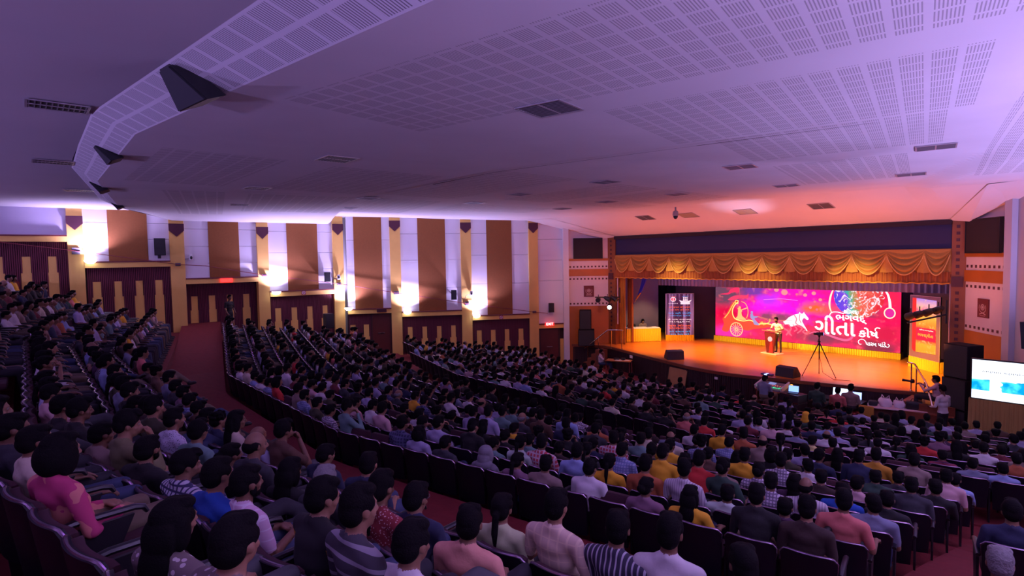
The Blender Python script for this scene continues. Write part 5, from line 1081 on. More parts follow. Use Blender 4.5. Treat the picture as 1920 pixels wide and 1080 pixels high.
# -- side screen booth on the right
bt = empty('side_screen', (-2.6, 20.1, -5.8)); tag(bt, 'bright side LED screen on a yellow skirted stand at the far right', 'screen')
mb = MB(); mb.rbox(-1.02, 1.0, .02, .14, 1.66, 2.80, .01); mb.obj('screen_cabinet', BLK, bt)
sm = bpy.data.materials.new('side_picture'); sm.use_nodes = True; nt = sm.node_tree; b = nt.nodes['Principled BSDF']; b.inputs['Base Color'].default_value = (0, 0, 0, 1)
tc = nt.nodes.new('ShaderNodeTexCoord'); sx = nt.nodes.new('ShaderNodeSeparateXYZ'); nt.links.new(tc.outputs['Generated'], sx.inputs[0]); n1 = nt.nodes.new('ShaderNodeTexNoise'); n1.inputs['Scale'].default_value = 3.2; n1.inputs['Detail'].default_value = 6; nt.links.new(tc.outputs['Object'], n1.inputs['Vector'])
mrr = nt.nodes.new('ShaderNodeMapRange'); nt.links.new(n1.outputs['Fac'], mrr.inputs[0]); mrr.inputs[1].default_value = .42; mrr.inputs[2].default_value = .62
pc = mixc(nt, mrr.outputs[0], (.0, .28, .60), (.08, .78, .62))
v = nmath(nt, 'ADD', sx.outputs[2], nmath(nt, 'MULTIPLY', nmath(nt, 'SUBTRACT', n1.outputs['Fac'], .5), .12)); inb = nmath(nt, 'MULTIPLY', nmath(nt, 'GREATER_THAN', sx.outputs[2], .22), nmath(nt, 'LESS_THAN', v, .50))
wh = nmath(nt, 'MULTIPLY', nmath(nt, 'GREATER_THAN', sx.outputs[0], .20), nmath(nt, 'LESS_THAN', nmath(nt, 'ADD', sx.outputs[0], nmath(nt, 'MULTIPLY', n1.outputs['Fac'], .2)), .43))
inb = nmath(nt, 'MULTIPLY', inb, nmath(nt, 'SUBTRACT', 1, wh))
nt.links.new(mixc(nt, inb, (.82, .86, 1), pc), b.inputs['Emission Color']); b.inputs['Emission Strength'].default_value = 1.5
mb = MB(); mb.box(-.99, .97, .008, .02, 1.69, 2.77); mb.obj('picture', sm, bt)
fit('\u0A85\u0AA7\u0ACD\u0AAF\u0ABE\u0AAF \u0A95\u0AB0\u0ACD\u0AAE\u0AAF\u0ACB\u0A97 \u0AAD\u0A97\u0AB5\u0AA6\u0ACD\u0A97\u0AC0\u0AA4\u0ABE', -.78, .80, 2.42, 2.50, M('ink_dark', (.01, .04, .05), .6), bt, .004)
YS2 = M('dull_yellow_skirt', (.42, .24, .07), .7)
for a, c in (((-1.05, -.0), (1.05, -.0)), ((-1.05, .6), (-1.05, .0))): pleats(a[0], a[1], c[0], c[1], .40, 1.66, .025, .09, 'skirt', YS2, bt, seed=6, gather=.5)
mb = MB(); mb.box(-1.0, 1.0, .03, .6, .05, 1.64); mb.obj('stand', BLK, bt)
pf = empty('low_platform', (-2.45, 18.75, -5.8), R(-28)); tag(pf, 'low platform with yellow cloth sides in front of the side screen', 'platform')
mb = MB(); mb.rbox(-.9, 1.6, -.75, .45, .42, .46, .01); mb.obj('top', M('platform_top', (.40, .20, .17), .6), pf)
YP = M('platform_yellow', (.62, .36, .04), .7)
for a, c in (((-.92, -.77), (1.6, -.77)), ((-.92, .47), (-.92, -.77))): pleats(a[0], a[1], c[0], c[1], .02, .44, .015, .10, 'skirt', YP, pf, seed=7)
mb = MB(); mb.box(-.88, 1.58, -.72, .43, .0, .42); mb.obj('frame', BLK, pf)
mb = MB(); mb.rbox(-.30, .30, -.02, .02, 0, .62, .01); o = mb.obj('leaning_sign', M('sign_back', (.25, .2, .3), .4)); o.matrix_world = TR((-3.85, 19.9, -5.8)) @ RZ(-75) @ Matrix.Rotation(R(-16), 4, 'X'); tag(o, 'thin grey board leaning left of the side screen stand', 'board')
# hall wall loudspeaker hung by the right wall
e = empty('hanging_loudspeaker', (-1.92, 17.0, -1.9), R(-20)); tag(e, 'black loudspeaker on a stand post at the right edge of the picture', 'loudspeaker')
mb = MB(); mb.add([(x, y, z) for z, k in ((-.30, .8), (.30, 1)) for x, y in ((-.22*k, -.2), (.22*k, -.2), (.22*k, .2), (-.22*k, .2))], [(0, 1, 2, 3), (4, 5, 6, 7), (0, 1, 5, 4), (1, 2, 6, 5), (2, 3, 7, 6), (3, 0, 4, 7)]); mb.obj('cabinet', BLK, e); mb = MB(); mb.tube([(.08, 0, -.3), (.08, 0, -3.2)], .035, 8); mb.obj('pole', M('post_grey', (.25, .22, .3), .5), e)
# -- speaker on a tripod by the fourth column, bottle on the aisle
e = empty('tripod_loudspeaker', (-26.35, 11.05, -4.2)); tag(e, 'black loudspeaker on a tripod by the left wall, left of fourth column', 'loudspeaker')
mb = MB(); mb.rbox(-.2, .2, -.2, .2, 1.0, 1.72, .04); mb.obj('cabinet', BLKM, e, smooth=True); mb = MB(); mb.tube([(0, 0, .5), (0, 0, 1.02)], .025, 8); mb.obj('pole', BLK, e)
for a in (30, 150, 270): mb = MB(); mb.tube([(0, 0, .8), (.4*math.cos(R(a)), .4*math.sin(R(a)), 0.02)], .015, 6); mb.obj('leg', STEEL, e)
e = empty('water_bottle', (-9.02, 3.52, -3.3)); tag(e, 'clear plastic water bottle standing on the red aisle carpet', 'bottle')
mb = MB(); mb.lathe([(.034, 0), (.037, .02), (.033, .08), (.037, .10), (.036, .16), (.014, .20), (.014, .22)], n=16); mb.obj('bottle_body', M('bottle_plastic', (.62, .66, .8), .15), e, smooth=True); mb = MB(); mb.lathe([(.016, .218), (.016, .24)], n=12); mb.obj('cap', WHP, e)
# ================================================================ people
SKINS = [M('skin_a', (.20, .095, .055), .55), M('skin_b', (.15, .065, .038), .55), M('skin_c', (.26, .125, .075), .55)]
EYEM = M('eye', (.25, .22, .20), .3); HAIRM = M('hair_black', (.006, .005, .006), .75, bump=.3, nscale=110, spec=.07); HAIRG = M('hair_grey', (.16, .15, .16), .6, bump=.8, nscale=60)
SHOEM = M('shoes', (.02, .016, .016), .5)
TROU = [M('trousers_dark', (.016, .014, .022), .85), M('trousers_jeans', (.030, .042, .10), .85), M('trousers_khaki', (.13, .09, .06), .85), M('trousers_grey', (.055, .055, .065), .85)]
SHC = dict(cream=(.62, .54, .40), black=(.012, .011, .013), olive=(.17, .15, .07), olivedark=(.055, .05, .025), blue=(.015, .08, .42), charcoal=(.035, .035, .045), brown=(.10, .045, .03), navy=(.02, .025, .07),
  white=(.68, .64, .66), salmon=(.70, .32, .24), salmon2=(.62, .17, .15), lime=(.62, .68, .38), lavender=(.40, .37, .56), greyscarf=(.18, .17, .20), mauve=(.24, .12, .18), taupe=(.27, .19, .16), yellow=(.78, .40, .02),
  mint=(.52, .62, .55), aubergine=(.06, .02, .06), darkbrown=(.04, .02, .018), pink=(.62, .38, .40), rust=(.42, .11, .04), lightblue=(.28, .36, .62), red=(.55, .03, .03), greendark=(.03, .07, .05), teal=(.14, .24, .24),
  paleyellow=(.66, .56, .22), maroon=(.16, .02, .035), mustard=(.55, .26, .02), greyblue=(.20, .22, .32), orange=(.75, .22, .03))
PAT = dict(shawl=('patch', (.62, .20, .18), (.45, .04, .14), 5), patterned=('spots', (.16, .12, .12), (.55, .5, .5), 22), dotted=('spots', (.62, .60, .74), (.04, .04, .08), 60), check=('check', (.50, .50, .58), (.03, .03, .09), 22), plaidpink=('plaid', (.62, .42, .56), (.70, .60, .70), 14),
  purplestripe=('stripe', (.05, .03, .07), (.42, .34, .5), 16), blackyellow=('solid', (.014, .013, .016), None, 0), stripedark=('stripe', (.05, .045, .06), (.30, .28, .33), 13), reddot=('spots', (.22, .02, .03), (.6, .4, .4), 60), plaidcream=('plaid', (.62, .46, .36), (.74, .58, .42), 14),
  stripenavy=('stripe', (.035, .03, .06), (.46, .44, .5), 26), navyplaid=('check', (.03, .035, .09), (.10, .10, .2), 20), bluecheck=('check', (.30, .34, .52), (.14, .18, .36), 26), whitestripe=('stripe', (.55, .50, .55), (.30, .26, .32), 34), redplaid=('check', (.45, .05, .07), (.55, .42, .46), 18),
  whitecheck=('check', (.55, .50, .58), (.16, .13, .2), 26), maroonstripe=('stripe', (.20, .02, .05), (.03, .02, .07), 16))
def pat_mat(key):
    nm = 'shirt_'+key
    if nm in MATS: return MATS[nm]
    if key in SHC: return M(nm, SHC[key], .85, noise=.22, nscale=9, bump=.5)
    kind, a, b_, sc = PAT[key]
    if kind == 'solid': return M(nm, a, .85)
    m = M(nm, a, .85); nt = m.node_tree; bs = nt.nodes['Principled BSDF']; tc = nt.nodes.new('ShaderNodeTexCoord'); sx = nt.nodes.new('ShaderNodeSeparateXYZ'); nt.links.new(tc.outputs['Object'], sx.inputs[0])
    def st(o, s, th=.3): return nmath(nt, 'LESS_THAN', nmath(nt, 'FRACT', nmath(nt, 'MULTIPLY', o, s)), th)
    if kind == 'stripe': f = st(nmath(nt, 'ADD', sx.outputs[2], nmath(nt, 'MULTIPLY', sx.outputs[1], .3)), sc, .28) if key in ('stripedark', 'maroonstripe', 'purplestripe') else st(sx.outputs[0], sc, .3)
    elif kind == 'check': f = nmath(nt, 'MAXIMUM', st(sx.outputs[0], sc, .35), st(sx.outputs[2], sc, .35))
    elif kind == 'plaid': f = nmath(nt, 'MAXIMUM', st(sx.outputs[0], sc, .22), st(sx.outputs[2], sc, .12))
    else:
        n = nt.nodes.new('ShaderNodeTexNoise' if kind == 'patch' else 'ShaderNodeTexVoronoi'); n.inputs['Scale'].default_value = sc; nt.links.new(tc.outputs['Object'], n.inputs['Vector'])
        f = nmath(nt, 'LESS_THAN', n.outputs[0], .5 if kind == 'patch' else .28)
    nt.links.new(mixc(nt, f, a, b_), bs.inputs['Base Color']); return m
# ---- figure as a set of round cones and balls, fused by a voxel remesh
def sub(a, b_): return tuple(x-y for x, y in zip(a, b_))
class Fig:
    def __init__(s): s.p = []
    def cone(s, a, ra, b_, rb, tag_): s.p.append(('c', Vector(a), ra, Vector(b_), rb, tag_)); return s
    def ball(s, c, r, tag_, yaw=0): s.p.append(('b', Vector(c), Vector(r) if hasattr(r, '__len__') else Vector((r, r, r)), yaw, 0, tag_)); return s
    def dist(s, P):
        D = []
        for k, a, ra, b_, rb, t in s.p:
            if k == 'c':
                A_ = np.array(a); d = np.array(b_)-A_; L2 = max(1e-9, d@d); h = np.clip(((P-A_)@d)/L2, 0, 1)
                D.append(np.linalg.norm(P-A_-h[:, None]*d, axis=1)-(ra+(rb-ra)*h))
            else:
                q = (P-np.array(a)); cy, sy = math.cos(-b_), math.sin(-b_); q = np.stack([q[:, 0]*cy-q[:, 1]*sy, q[:, 0]*sy+q[:, 1]*cy, q[:, 2]], 1)
                r_ = np.array(ra); D.append((np.linalg.norm(q/r_, axis=1)-1)*r_.min())
        return np.stack(D)
    def build(s, name, voxel, tags, smooth_it=3):
        mb = MB(); seg = 16 if voxel < .015 else 10
        for k, a, ra, b_, rb, t in s.p:
            if k == 'c':
                d = (b_-a); L_ = d.length
                if L_ < 1e-4: mb.ball(a, ra, seg, seg//2); continue
                q = d.to_track_quat('Z', 'Y').to_matrix(); vs = []; fs = []; rings = []
                hs = seg//4+1
                for i in range(1, hs+1): t_ = -PI/2+PI/2*i/hs; rings.append((ra*math.cos(t_), ra*math.sin(t_)))
                for i in range(0, hs): t_ = PI/2*i/hs; rings.append((rb*math.cos(t_), L_+rb*math.sin(t_)))
                vs.append(a+q @ Vector((0, 0, -ra)))
                for r_, z in rings:
                    for j in range(seg): an = 2*PI*j/seg; vs.append(a+q @ Vector((r_*math.cos(an), r_*math.sin(an), z)))
                vs.append(a+q @ Vector((0, 0, L_+rb))); N = len(vs)-1
                for j in range(seg): fs.append((0, 1+(j+1) % seg, 1+j)); fs.append((N, 1+(len(rings)-1)*seg+j, 1+(len(rings)-1)*seg+(j+1) % seg))
                for i in range(len(rings)-1):
                    for j in range(seg): fs.append((1+i*seg+j, 1+i*seg+(j+1) % seg, 1+(i+1)*seg+(j+1) % seg, 1+(i+1)*seg+j))
                mb.add(vs, fs)
            else:
                k0 = len(mb.v); mb.ball((0, 0, 0), tuple(ra), seg+4, (seg+4)//2); cy, sy = math.cos(b_), math.sin(b_)
                for i in range(k0, len(mb.v)): x, y, z = mb.v[i]; mb.v[i] = (a.x+x*cy-y*sy, a.y+x*sy+y*cy, a.z+z)
        me = mb.mesh('tmp', [], fix=False); o = bpy.data.objects.new('tmp', me); COL.objects.link(o)
        md = o.modifiers.new('r', 'REMESH'); md.mode = 'VOXEL'; md.voxel_size = voxel; md.adaptivity = 0
        if smooth_it: sm_ = o.modifiers.new('s', 'SMOOTH'); sm_.factor = .5; sm_.iterations = smooth_it
        dg = bpy.context.evaluated_depsgraph_get(); dg.update(); out = bpy.data.meshes.new_from_object(o.evaluated_get(dg)); out.name = name
        bpy.data.objects.remove(o); bpy.data.meshes.remove(me)
        n = len(out.polygons); out.materials.clear()
        for t in tags: out.materials.append(None)
        if len(tags) > 1:
            c = np.zeros(n*3); out.polygons.foreach_get('center', c); c = c.reshape(-1, 3)
            best = s.dist(c).argmin(0); idx = np.array([tags.index(p[5]) for p in s.p])[best]; out.polygons.foreach_set('material_index', idx.astype(np.int32))
            cloth = [i for i, t in enumerate(tags) if t in ('shirt', 'trousers', 'sleeve')]
            if cloth and voxel < .02:      # relax the cloth so that it hangs over the body instead of showing muscles
                nv = len(out.vertices); co = np.zeros(nv*3); out.vertices.foreach_get('co', co); co = co.reshape(-1, 3)
                ed = np.zeros(len(out.edges)*2, np.int32); out.edges.foreach_get('vertices', ed); ed = ed.reshape(-1, 2)
                lv = np.zeros(len(out.loops), np.int32); out.loops.foreach_get('vertex_index', lv); lt = np.zeros(n, np.int32); out.polygons.foreach_get('loop_total', lt)
                free = np.ones(nv, bool); free[lv[~np.isin(np.repeat(idx, lt), cloth)]] = False
                deg = np.bincount(ed.ravel(), minlength=nv).astype(float)[:, None]
                for it in range(26 if voxel < .012 else 8):
                    acc = np.zeros_like(co)
                    for ax in range(3): acc[:, ax] = np.bincount(ed[:, 0], co[ed[:, 1], ax], nv)+np.bincount(ed[:, 1], co[ed[:, 0], ax], nv)
                    co[free] += .5*((acc/deg)-co)[free]
                out.vertices.foreach_set('co', co.ravel())
        out.polygons.foreach_set('use_smooth', [True]*n); out.update(); return out
TAGS = ['skin', 'shirt', 'trousers', 'shoes', 'eye', 'sleeve']
def V(*a): return Vector(a)
def hand(f, wrist, dirv, up, side, curl=.5, s=1.0):
    """palm with five separate bent fingers; dirv = direction of the fingers, up = back of the hand"""
    d = Vector(dirv).normalized(); u = Vector(up); u = (u-d*u.dot(d)).normalized(); r = d.cross(u)*side; w_ = Vector(wrist)
    pc = w_+d*.045*s; f.cone(w_, .024*s, pc, .026*s, 'skin')
    for i, (o_, L_) in enumerate(((-.030, .072), (-.010, .082), (.010, .076), (.030, .060))):
        b_ = w_+d*.072*s+r*o_*s; f.cone(w_+d*.02*s+r*o_*.7*s, .013*s, b_, .0125*s, 'skin')
        a1 = curl*(1+.12*i); m_ = b_+(d*math.cos(a1)-u*math.sin(a1))*L_*.55*s; e_ = m_+(d*math.cos(a1*2.1)-u*math.sin(a1*2.1))*L_*.5*s
        f.cone(b_, .0105*s, m_, .0095*s, 'skin'); f.cone(m_, .0095*s, e_, .008*s, 'skin')
    t0 = w_+d*.022*s-r*.030*s; t1 = t0+(d*.6-r*.75-u*.25).normalized()*.036*s; t2 = t1+(d*.95-r*.2-u*.2).normalized()*.032*s
    f.cone(t0, .014*s, t1, .0115*s, 'skin'); f.cone(t1, .0115*s, t2, .0095*s, 'skin')
def head(f, c, yaw=0, tilt=0, female=False):
    """c = centre of the skull; yaw turns the face (0 looks along +Y), tilt lowers it"""
    c = Vector(c); Q = Matrix.Rotation(yaw, 3, 'Z') @ Matrix.Rotation(-tilt, 3, 'X')
    def P_(x, y, z): return c+Q @ Vector((x, y, z))
    f.ball(P_(0, -.005, .015), (.073, .092, .092), 'skin', yaw); f.ball(P_(0, .035, -.045), (.055, .058, .062) if not female else (.050, .054, .058), 'skin', yaw)
    f.ball(P_(0, .068, -.082), (.028, .022, .020), 'skin', yaw)
    f.cone(P_(0, .088, .012), .010, P_(0, .110, -.022), .0135, 'skin'); f.ball(P_(.011, .098, -.028), .009, 'skin'); f.ball(P_(-.011, .098, -.028), .009, 'skin')
    for s in (-1, 1):
        f.ball(P_(s*.030, .076, .010), (.0135, .0125, .0095), 'eye', yaw); f.cone(P_(s*.014, .089, .026), .007, P_(s*.044, .076, .028), .006, 'skin')
        f.ball(P_(s*.042, .055, -.025), (.022, .022, .020), 'skin', yaw)
        f.ball(P_(s*.076, -.002, -.008), (.009, .020, .031), 'skin', yaw)
    f.cone(P_(-.017, .088, -.055), .0065, P_(.017, .088, -.055), .0065, 'skin'); f.cone(P_(-.014, .085, -.066), .007, P_(.014, .085, -.066), .007, 'skin')
    return Q
def arm(f, sh, el, wr, hd, up, side, sleeve='short', curl=.5, k=1.0):
    sh, el, wr = Vector(sh), Vector(el), Vector(wr)
    f.ball(sh, .060*k, 'shirt')
    if sleeve == 'short':
        m_ = sh.lerp(el, .72); f.cone(sh, .057*k, m_, .052*k, 'sleeve'); f.cone(sh.lerp(el, .6), .041*k, el, .037*k, 'skin'); f.cone(el, .037*k, wr, .025*k, 'skin')
    else:
        f.cone(sh, .056*k, el, .045*k, 'sleeve'); f.cone(el, .045*k, el.lerp(wr, .9), .034*k, 'sleeve'); f.cone(el.lerp(wr, .8), .027, wr, .025, 'skin')
    hand(f, wr, hd, up, side, curl, k)
def leg(f, hip, kn, an, toe, k=1.0):
    hip, kn, an, toe = map(Vector, (hip, kn, an, toe))
    f.cone(hip, .088*k, kn, .062*k, 'trousers'); f.cone(kn, .060*k, kn.lerp(an, .35), .058*k, 'trousers'); f.cone(kn.lerp(an, .35), .058*k, an.lerp(kn, .06), .044*k, 'trousers')
    f.cone(an, .034, an+V(0, 0, -.03), .036, 'shoes'); f.cone(an+V(0, 0, -.045), .038, toe+(an-toe)*.15, .036, 'shoes'); f.cone(toe+(an-toe)*.15, .036, toe, .030, 'shoes')
# seated variants.  Origin: floor under the top of the chair back, +Y = the way the person faces
def seated(kind, female=False, lean=0., hy=.0, yaw=0., tilt=.10, sleeve='short', legs='down', k=1.0):
    f = Fig(); L_ = lean
    f.ball((0, .20, .50), (.165, .135, .115), 'trousers'); f.ball((-.0, .19, .60), (.150*k, .115*k, .12), 'shirt')
    f.ball((0, .155+L_*.4, .71), (.165*k, .112*k, .135), 'shirt'); f.ball((0, .13+L_*.7, .80), (.170*k, .105*k, .095), 'shirt')
    sy, sz = .115+L_, .850
    f.cone((-.13, sy, sz), .066*k, (.13, sy, sz), .066*k, 'shirt'); f.cone((-.055, sy-.01, sz+.045), .052, (.055, sy-.01, sz+.045), .052, 'shirt')
    if female: f.ball((-.065, .20+L_*.7, .73), .062, 'shirt'); f.ball((.065, .20+L_*.7, .73), .062, 'shirt')
    hc = V(0, sy+.035+hy, 1.052-abs(L_)*.18)
    f.cone((0, sy+.012, sz+.055), .054, hc+V(0, -.016, -.06), .053, 'skin')
    for a in range(8):
        t = 2*PI*a/8; f.ball((.050*math.cos(t), sy-.006+.046*math.sin(t), sz+.068-.012*math.sin(t)), .021, 'shirt')
    Q = head(f, hc, yaw, tilt, female)
    S = lambda s: (s*.185*k, sy, sz-.005)
    if kind == 'lap':
        for s in (-1, 1): arm(f, S(s), (s*.235, sy+.05, .585), (s*.085, .42, .60), (-s*.45, .7, -.12), (0, .2, 1), s, sleeve, .55, 1)
    elif kind == 'chin':
        arm(f, S(1), (.215, sy+.20, .66), (.055, sy+.19, .93), (-.22, -.30, .9), (.35, 1, .1), 1, sleeve, 1.1, 1); arm(f, S(-1), (-.235, sy+.06, .60), (.03, .38, .63), (.9, .3, 0), (0, .1, 1), -1, sleeve, .5, 1)
    elif kind == 'crossed':
        arm(f, S(1), (.235, sy+.08, .63), (-.07, .335, .70), (-.95, -.1, .1), (0, 1, .2), 1, sleeve, .5, 1); arm(f, S(-1), (-.235, sy+.08, .62), (.08, .32, .655), (.95, -.1, .1), (0, 1, .2), -1, sleeve, .5, 1)
    elif kind == 'rests':
        for s in (-1, 1): arm(f, S(s), (s*.262, sy+.04, .62), (s*.262, .40, .625), (0, 1, -.1), (0, .1, 1), s, sleeve, .35, 1)
    elif kind == 'behind':      # an arm laid along the next chair back
        arm(f, S(1), (.42, sy-.02, .85), (.66, sy+.02, .86), (.95, .1, -.2), (0, 0, 1), 1, sleeve, .4, 1); arm(f, S(-1), (-.235, sy+.06, .60), (-.05, .40, .61), (.5, .7, 0), (0, .1, 1), -1, sleeve, .5, 1)
    elif kind == 'pray':
        for s in (-1, 1): arm(f, S(s), (s*.215, sy+.15, .62), (s*.035, sy+.21, .86), (-s*.1, .1, .95), (s, 0, 0), s, sleeve, .25, 1)
    if legs == 'down':
        for s in (-1, 1): leg(f, (s*.085, .24, .49), (s*.125, .66, .50), (s*.12, .70, .10), (s*.13, .86, .035))
    elif legs == 'stretch':
        for s in (-1, 1): leg(f, (s*.085, .24, .49), (s*.12, .68, .46), (s*.10, 1.04, .13), (s*.11, 1.14, .12))
    elif legs == 'crossed':
        leg(f, (.085, .24, .49), (.11, .66, .50), (.10, .72, .10), (.11, .87, .035)); leg(f, (-.085, .24, .52), (-.04, .66, .62), (.22, .90, .42), (.30, 1.0, .40))
    elif legs == 'figure4':
        leg(f, (.085, .24, .49), (.12, .66, .50), (.11, .70, .10), (.12, .86, .035)); leg(f, (-.10, .26, .52), (-.33, .60, .60), (.08, .70, .62), (.16, .80, .64))
    return f, hc, yaw, tilt
def hair(kind, voxel):
    """hair in head space: skull centre at the origin, face towards +Y"""
    f = Fig(); t = 'hair'
    B = lambda c, r: f.ball(c, r, t)
    if kind in ('short', 'bob', 'long', 'ponytail', 'bun'):
        B((0, -.018, .038), (.080, .094, .090)); B((0, -.045, -.005), (.077, .066, .080)); B((0, .045, .092), (.055, .045, .028)); B((.035, .02, .095), (.04, .05, .03)); B((-.035, .02, .092), (.04, .05, .03))
        for s in (-1, 1): B((s*.066, .008, .035), (.018, .045, .045))
    if kind == 'short2':
        B((0, -.015, .045), (.084, .098, .092)); B((0, -.05, .0), (.079, .060, .075)); B((0, .050, .108), (.060, .045, .030)); B((.02, .075, .095), (.04, .025, .022))
        for s in (-1, 1): B((s*.068, .005, .03), (.018, .045, .05))
    if kind == 'curly':
        rnd = random.Random(4); B((0, -.02, .04), (.085, .098, .092)); B((0, -.05, -.01), (.08, .07, .08))
        for i in range(46):
            a, b_ = rnd.uniform(0, 2*PI), rnd.uniform(.05, 1.1); B((.086*math.cos(a)*math.cos(b_*.6), -.03+.088*math.sin(a)*math.cos(b_*.6), .035+.092*math.sin(b_)), (.022, .022, .022))
    if kind == 'bob':
        B((0, -.055, -.03), (.105, .075, .11)); 
        for s in (-1, 1): B((s*.078, -.01, -.03), (.034, .062, .105))
    if kind == 'long':
        B((0, -.07, -.06), (.090, .055, .12)); B((0, -.085, -.19), (.085, .045, .13)); B((0, -.09, -.29), (.065, .035, .09))
        for s in (-1, 1): B((s*.076, -.02, -.04), (.026, .045, .09))
    if kind == 'ponytail':
        B((0, -.105, -.015), (.032, .03, .035)); f.cone((0, -.12, -.02), .028, (0, -.135, -.16), .026, t); f.cone((0, -.135, -.16), .026, (0, -.12, -.28), .010, t)
    if kind == 'bun': B((0, -.115, .005), (.050, .042, .048))
    if kind == 'balding':
        B((0, -.055, -.018), (.080, .058, .055))
        for s in (-1, 1): B((s*.068, -.025, -.002), (.017, .052, .038))
    if kind == 'scarf':
        B((0, -.022, .03), (.096, .108, .105)); B((0, -.06, -.07), (.095, .08, .12)); B((0, -.05, -.16), (.14, .10, .09)); B((0, -.0, -.20), (.17, .12, .06))
        for s in (-1, 1): B((s*.075, .0, -.05), (.03, .06, .10))
    if kind == 'cap':
        B((0, -.01, .05), (.086, .100, .078)); f.cone((-.035, .09, .055), .012, (.035, .09, .055), .012, t); f.cone((-.028, .125, .048), .009, (.028, .125, .048), .009, t); B((0, .10, .055), (.055, .045, .010))
    if kind == 'beard':
        B((0, .045, -.075), (.056, .052, .042)); B((0, .075, -.088), (.032, .026, .026)); f.cone((-.026, .088, -.050), .008, (.026, .088, -.050), .008, t)
        for s in (-1, 1): B((s*.058, .018, -.048), (.014, .026, .036))
    return f.build('hair_'+kind, voxel, ['hair'], 2)
VAR = []
specs = [('lap', dict(yaw=.0)), ('lap', dict(yaw=.35, tilt=.05, k=1.06)), ('chin', dict(lean=.06, yaw=.1)), ('crossed', dict(yaw=-.25)), ('rests', dict(k=1.04, yaw=.15)), ('lap', dict(female=True, k=.93, yaw=.1, sleeve='long')),
         ('crossed', dict(sleeve='long', yaw=.1, legs='crossed')), ('chin', dict(lean=.03, sleeve='long', yaw=-.15, tilt=.2)), ('lap', dict(lean=.10, tilt=.25)), ('rests', dict(female=True, k=.92, yaw=-.1)), ('behind', dict(yaw=.2)), ('pray', dict(lean=.05, tilt=.2)), ('rests', dict(legs='stretch', yaw=.2)), ('lap', dict(legs='stretch', sleeve='long', yaw=-.1)), ('lap', dict(legs='figure4', k=1.03))]
FEM = (5, 9)
HK = ['short', 'short2', 'curly', 'bob', 'long', 'ponytail', 'bun', 'balding', 'scarf', 'cap', 'beard']
LODV = {'hi': .0085, 'mid': .017, 'low': .034}
BODY = {}; HAIR = {}
for i, (kd, kw) in enumerate(specs):
    f, hc, yw, tl = seated(kd, **kw)
    for lod in ('hi', 'mid', 'low'):
        if lod == 'low' and i > 9: continue
        BODY[lod, i] = (f.build('person_body', LODV[lod], TAGS, {'hi': 3, 'mid': 2, 'low': 1}[lod]), hc, yw, tl)
for hk in HK:
    for lod, vx in (('hi', .007), ('mid', .014), ('low', .026)): HAIR[lod, hk] = hair(hk, vx)
GLM = None
def glasses_mesh():
    mb = MB()
    for s in (-1, 1):
        mb.tube([(s*.032+.024*math.cos(a*PI/8), .098-.004*abs(math.cos(a*PI/8)), .010+.019*math.sin(a*PI/8)) for a in range(17)], .0022, 5); mb.tube([(s*.056, .094, .014), (s*.078, .05, .014), (s*.080, -.01, .008)], .0022, 5)
    mb.tube([(-.008, .104, .014), (.008, .104, .014)], .0022, 5); return mb.mesh('glasses', M('glasses_frame', (.25, .22, .25), .3, .8))
GLM = glasses_mesh()
def scrunchie_mesh():
    mb = MB(); mb.tube([(.03*math.cos(a*PI/8), -.118+.008*math.sin(a*PI/4), -.01+.03*math.sin(a*PI/8)) for a in range(17)], .012, 6); return mb.mesh('scrunchie', M('scrunchie_pink', (.75, .20, .40), .8))
SCM = scrunchie_mesh()
def dress(o, mats):
    for i, m_ in enumerate(mats):
        if i < len(o.material_slots): o.material_slots[i].link = 'OBJECT'; o.material_slots[i].material = m_
SLEEVE_OTHER = dict(blackyellow='mustard')
def person(T, var, lod, shirt, hairk, skin, trou, label, group=None, hair_mat=None, glasses=False, extra=None):
    body, hc, yw, tl = BODY[lod, var]
    o = bpy.data.objects.new('person', body); COL.objects.link(o); o.matrix_world = T
    sm_ = pat_mat(shirt); dress(o, [SKINS[skin], sm_, TROU[trou], SHOEM, EYEM, pat_mat(SLEEVE_OTHER[shirt]) if shirt in SLEEVE_OTHER else sm_])
    tag(o, label, 'person', group)
    HT = Matrix.Translation(hc) @ Matrix.Rotation(yw, 4, 'Z') @ Matrix.Rotation(-tl, 4, 'X')
    def child(nm, me, m_):
        c = bpy.data.objects.new(nm, me); COL.objects.link(c); c.parent = o; c.matrix_local = HT
        if m_: dress(c, [m_])
        return c
    hm = hair_mat or HAIRM
    if hairk == 'beard': child('hair', HAIR[lod, 'short'], hm); child('beard', HAIR[lod, 'beard'], hm)
    elif hairk == 'scarf': child('headscarf', HAIR[lod, 'scarf'], pat_mat(extra or 'greyscarf'))
    elif hairk == 'cap': child('hair', HAIR[lod, 'short'], hm) if False else None; child('cap', HAIR[lod, 'cap'], pat_mat(extra or 'red')); 
    else: child('hair', HAIR[lod, hairk], hm)
    if glasses: child('glasses', GLM, None)
    return o
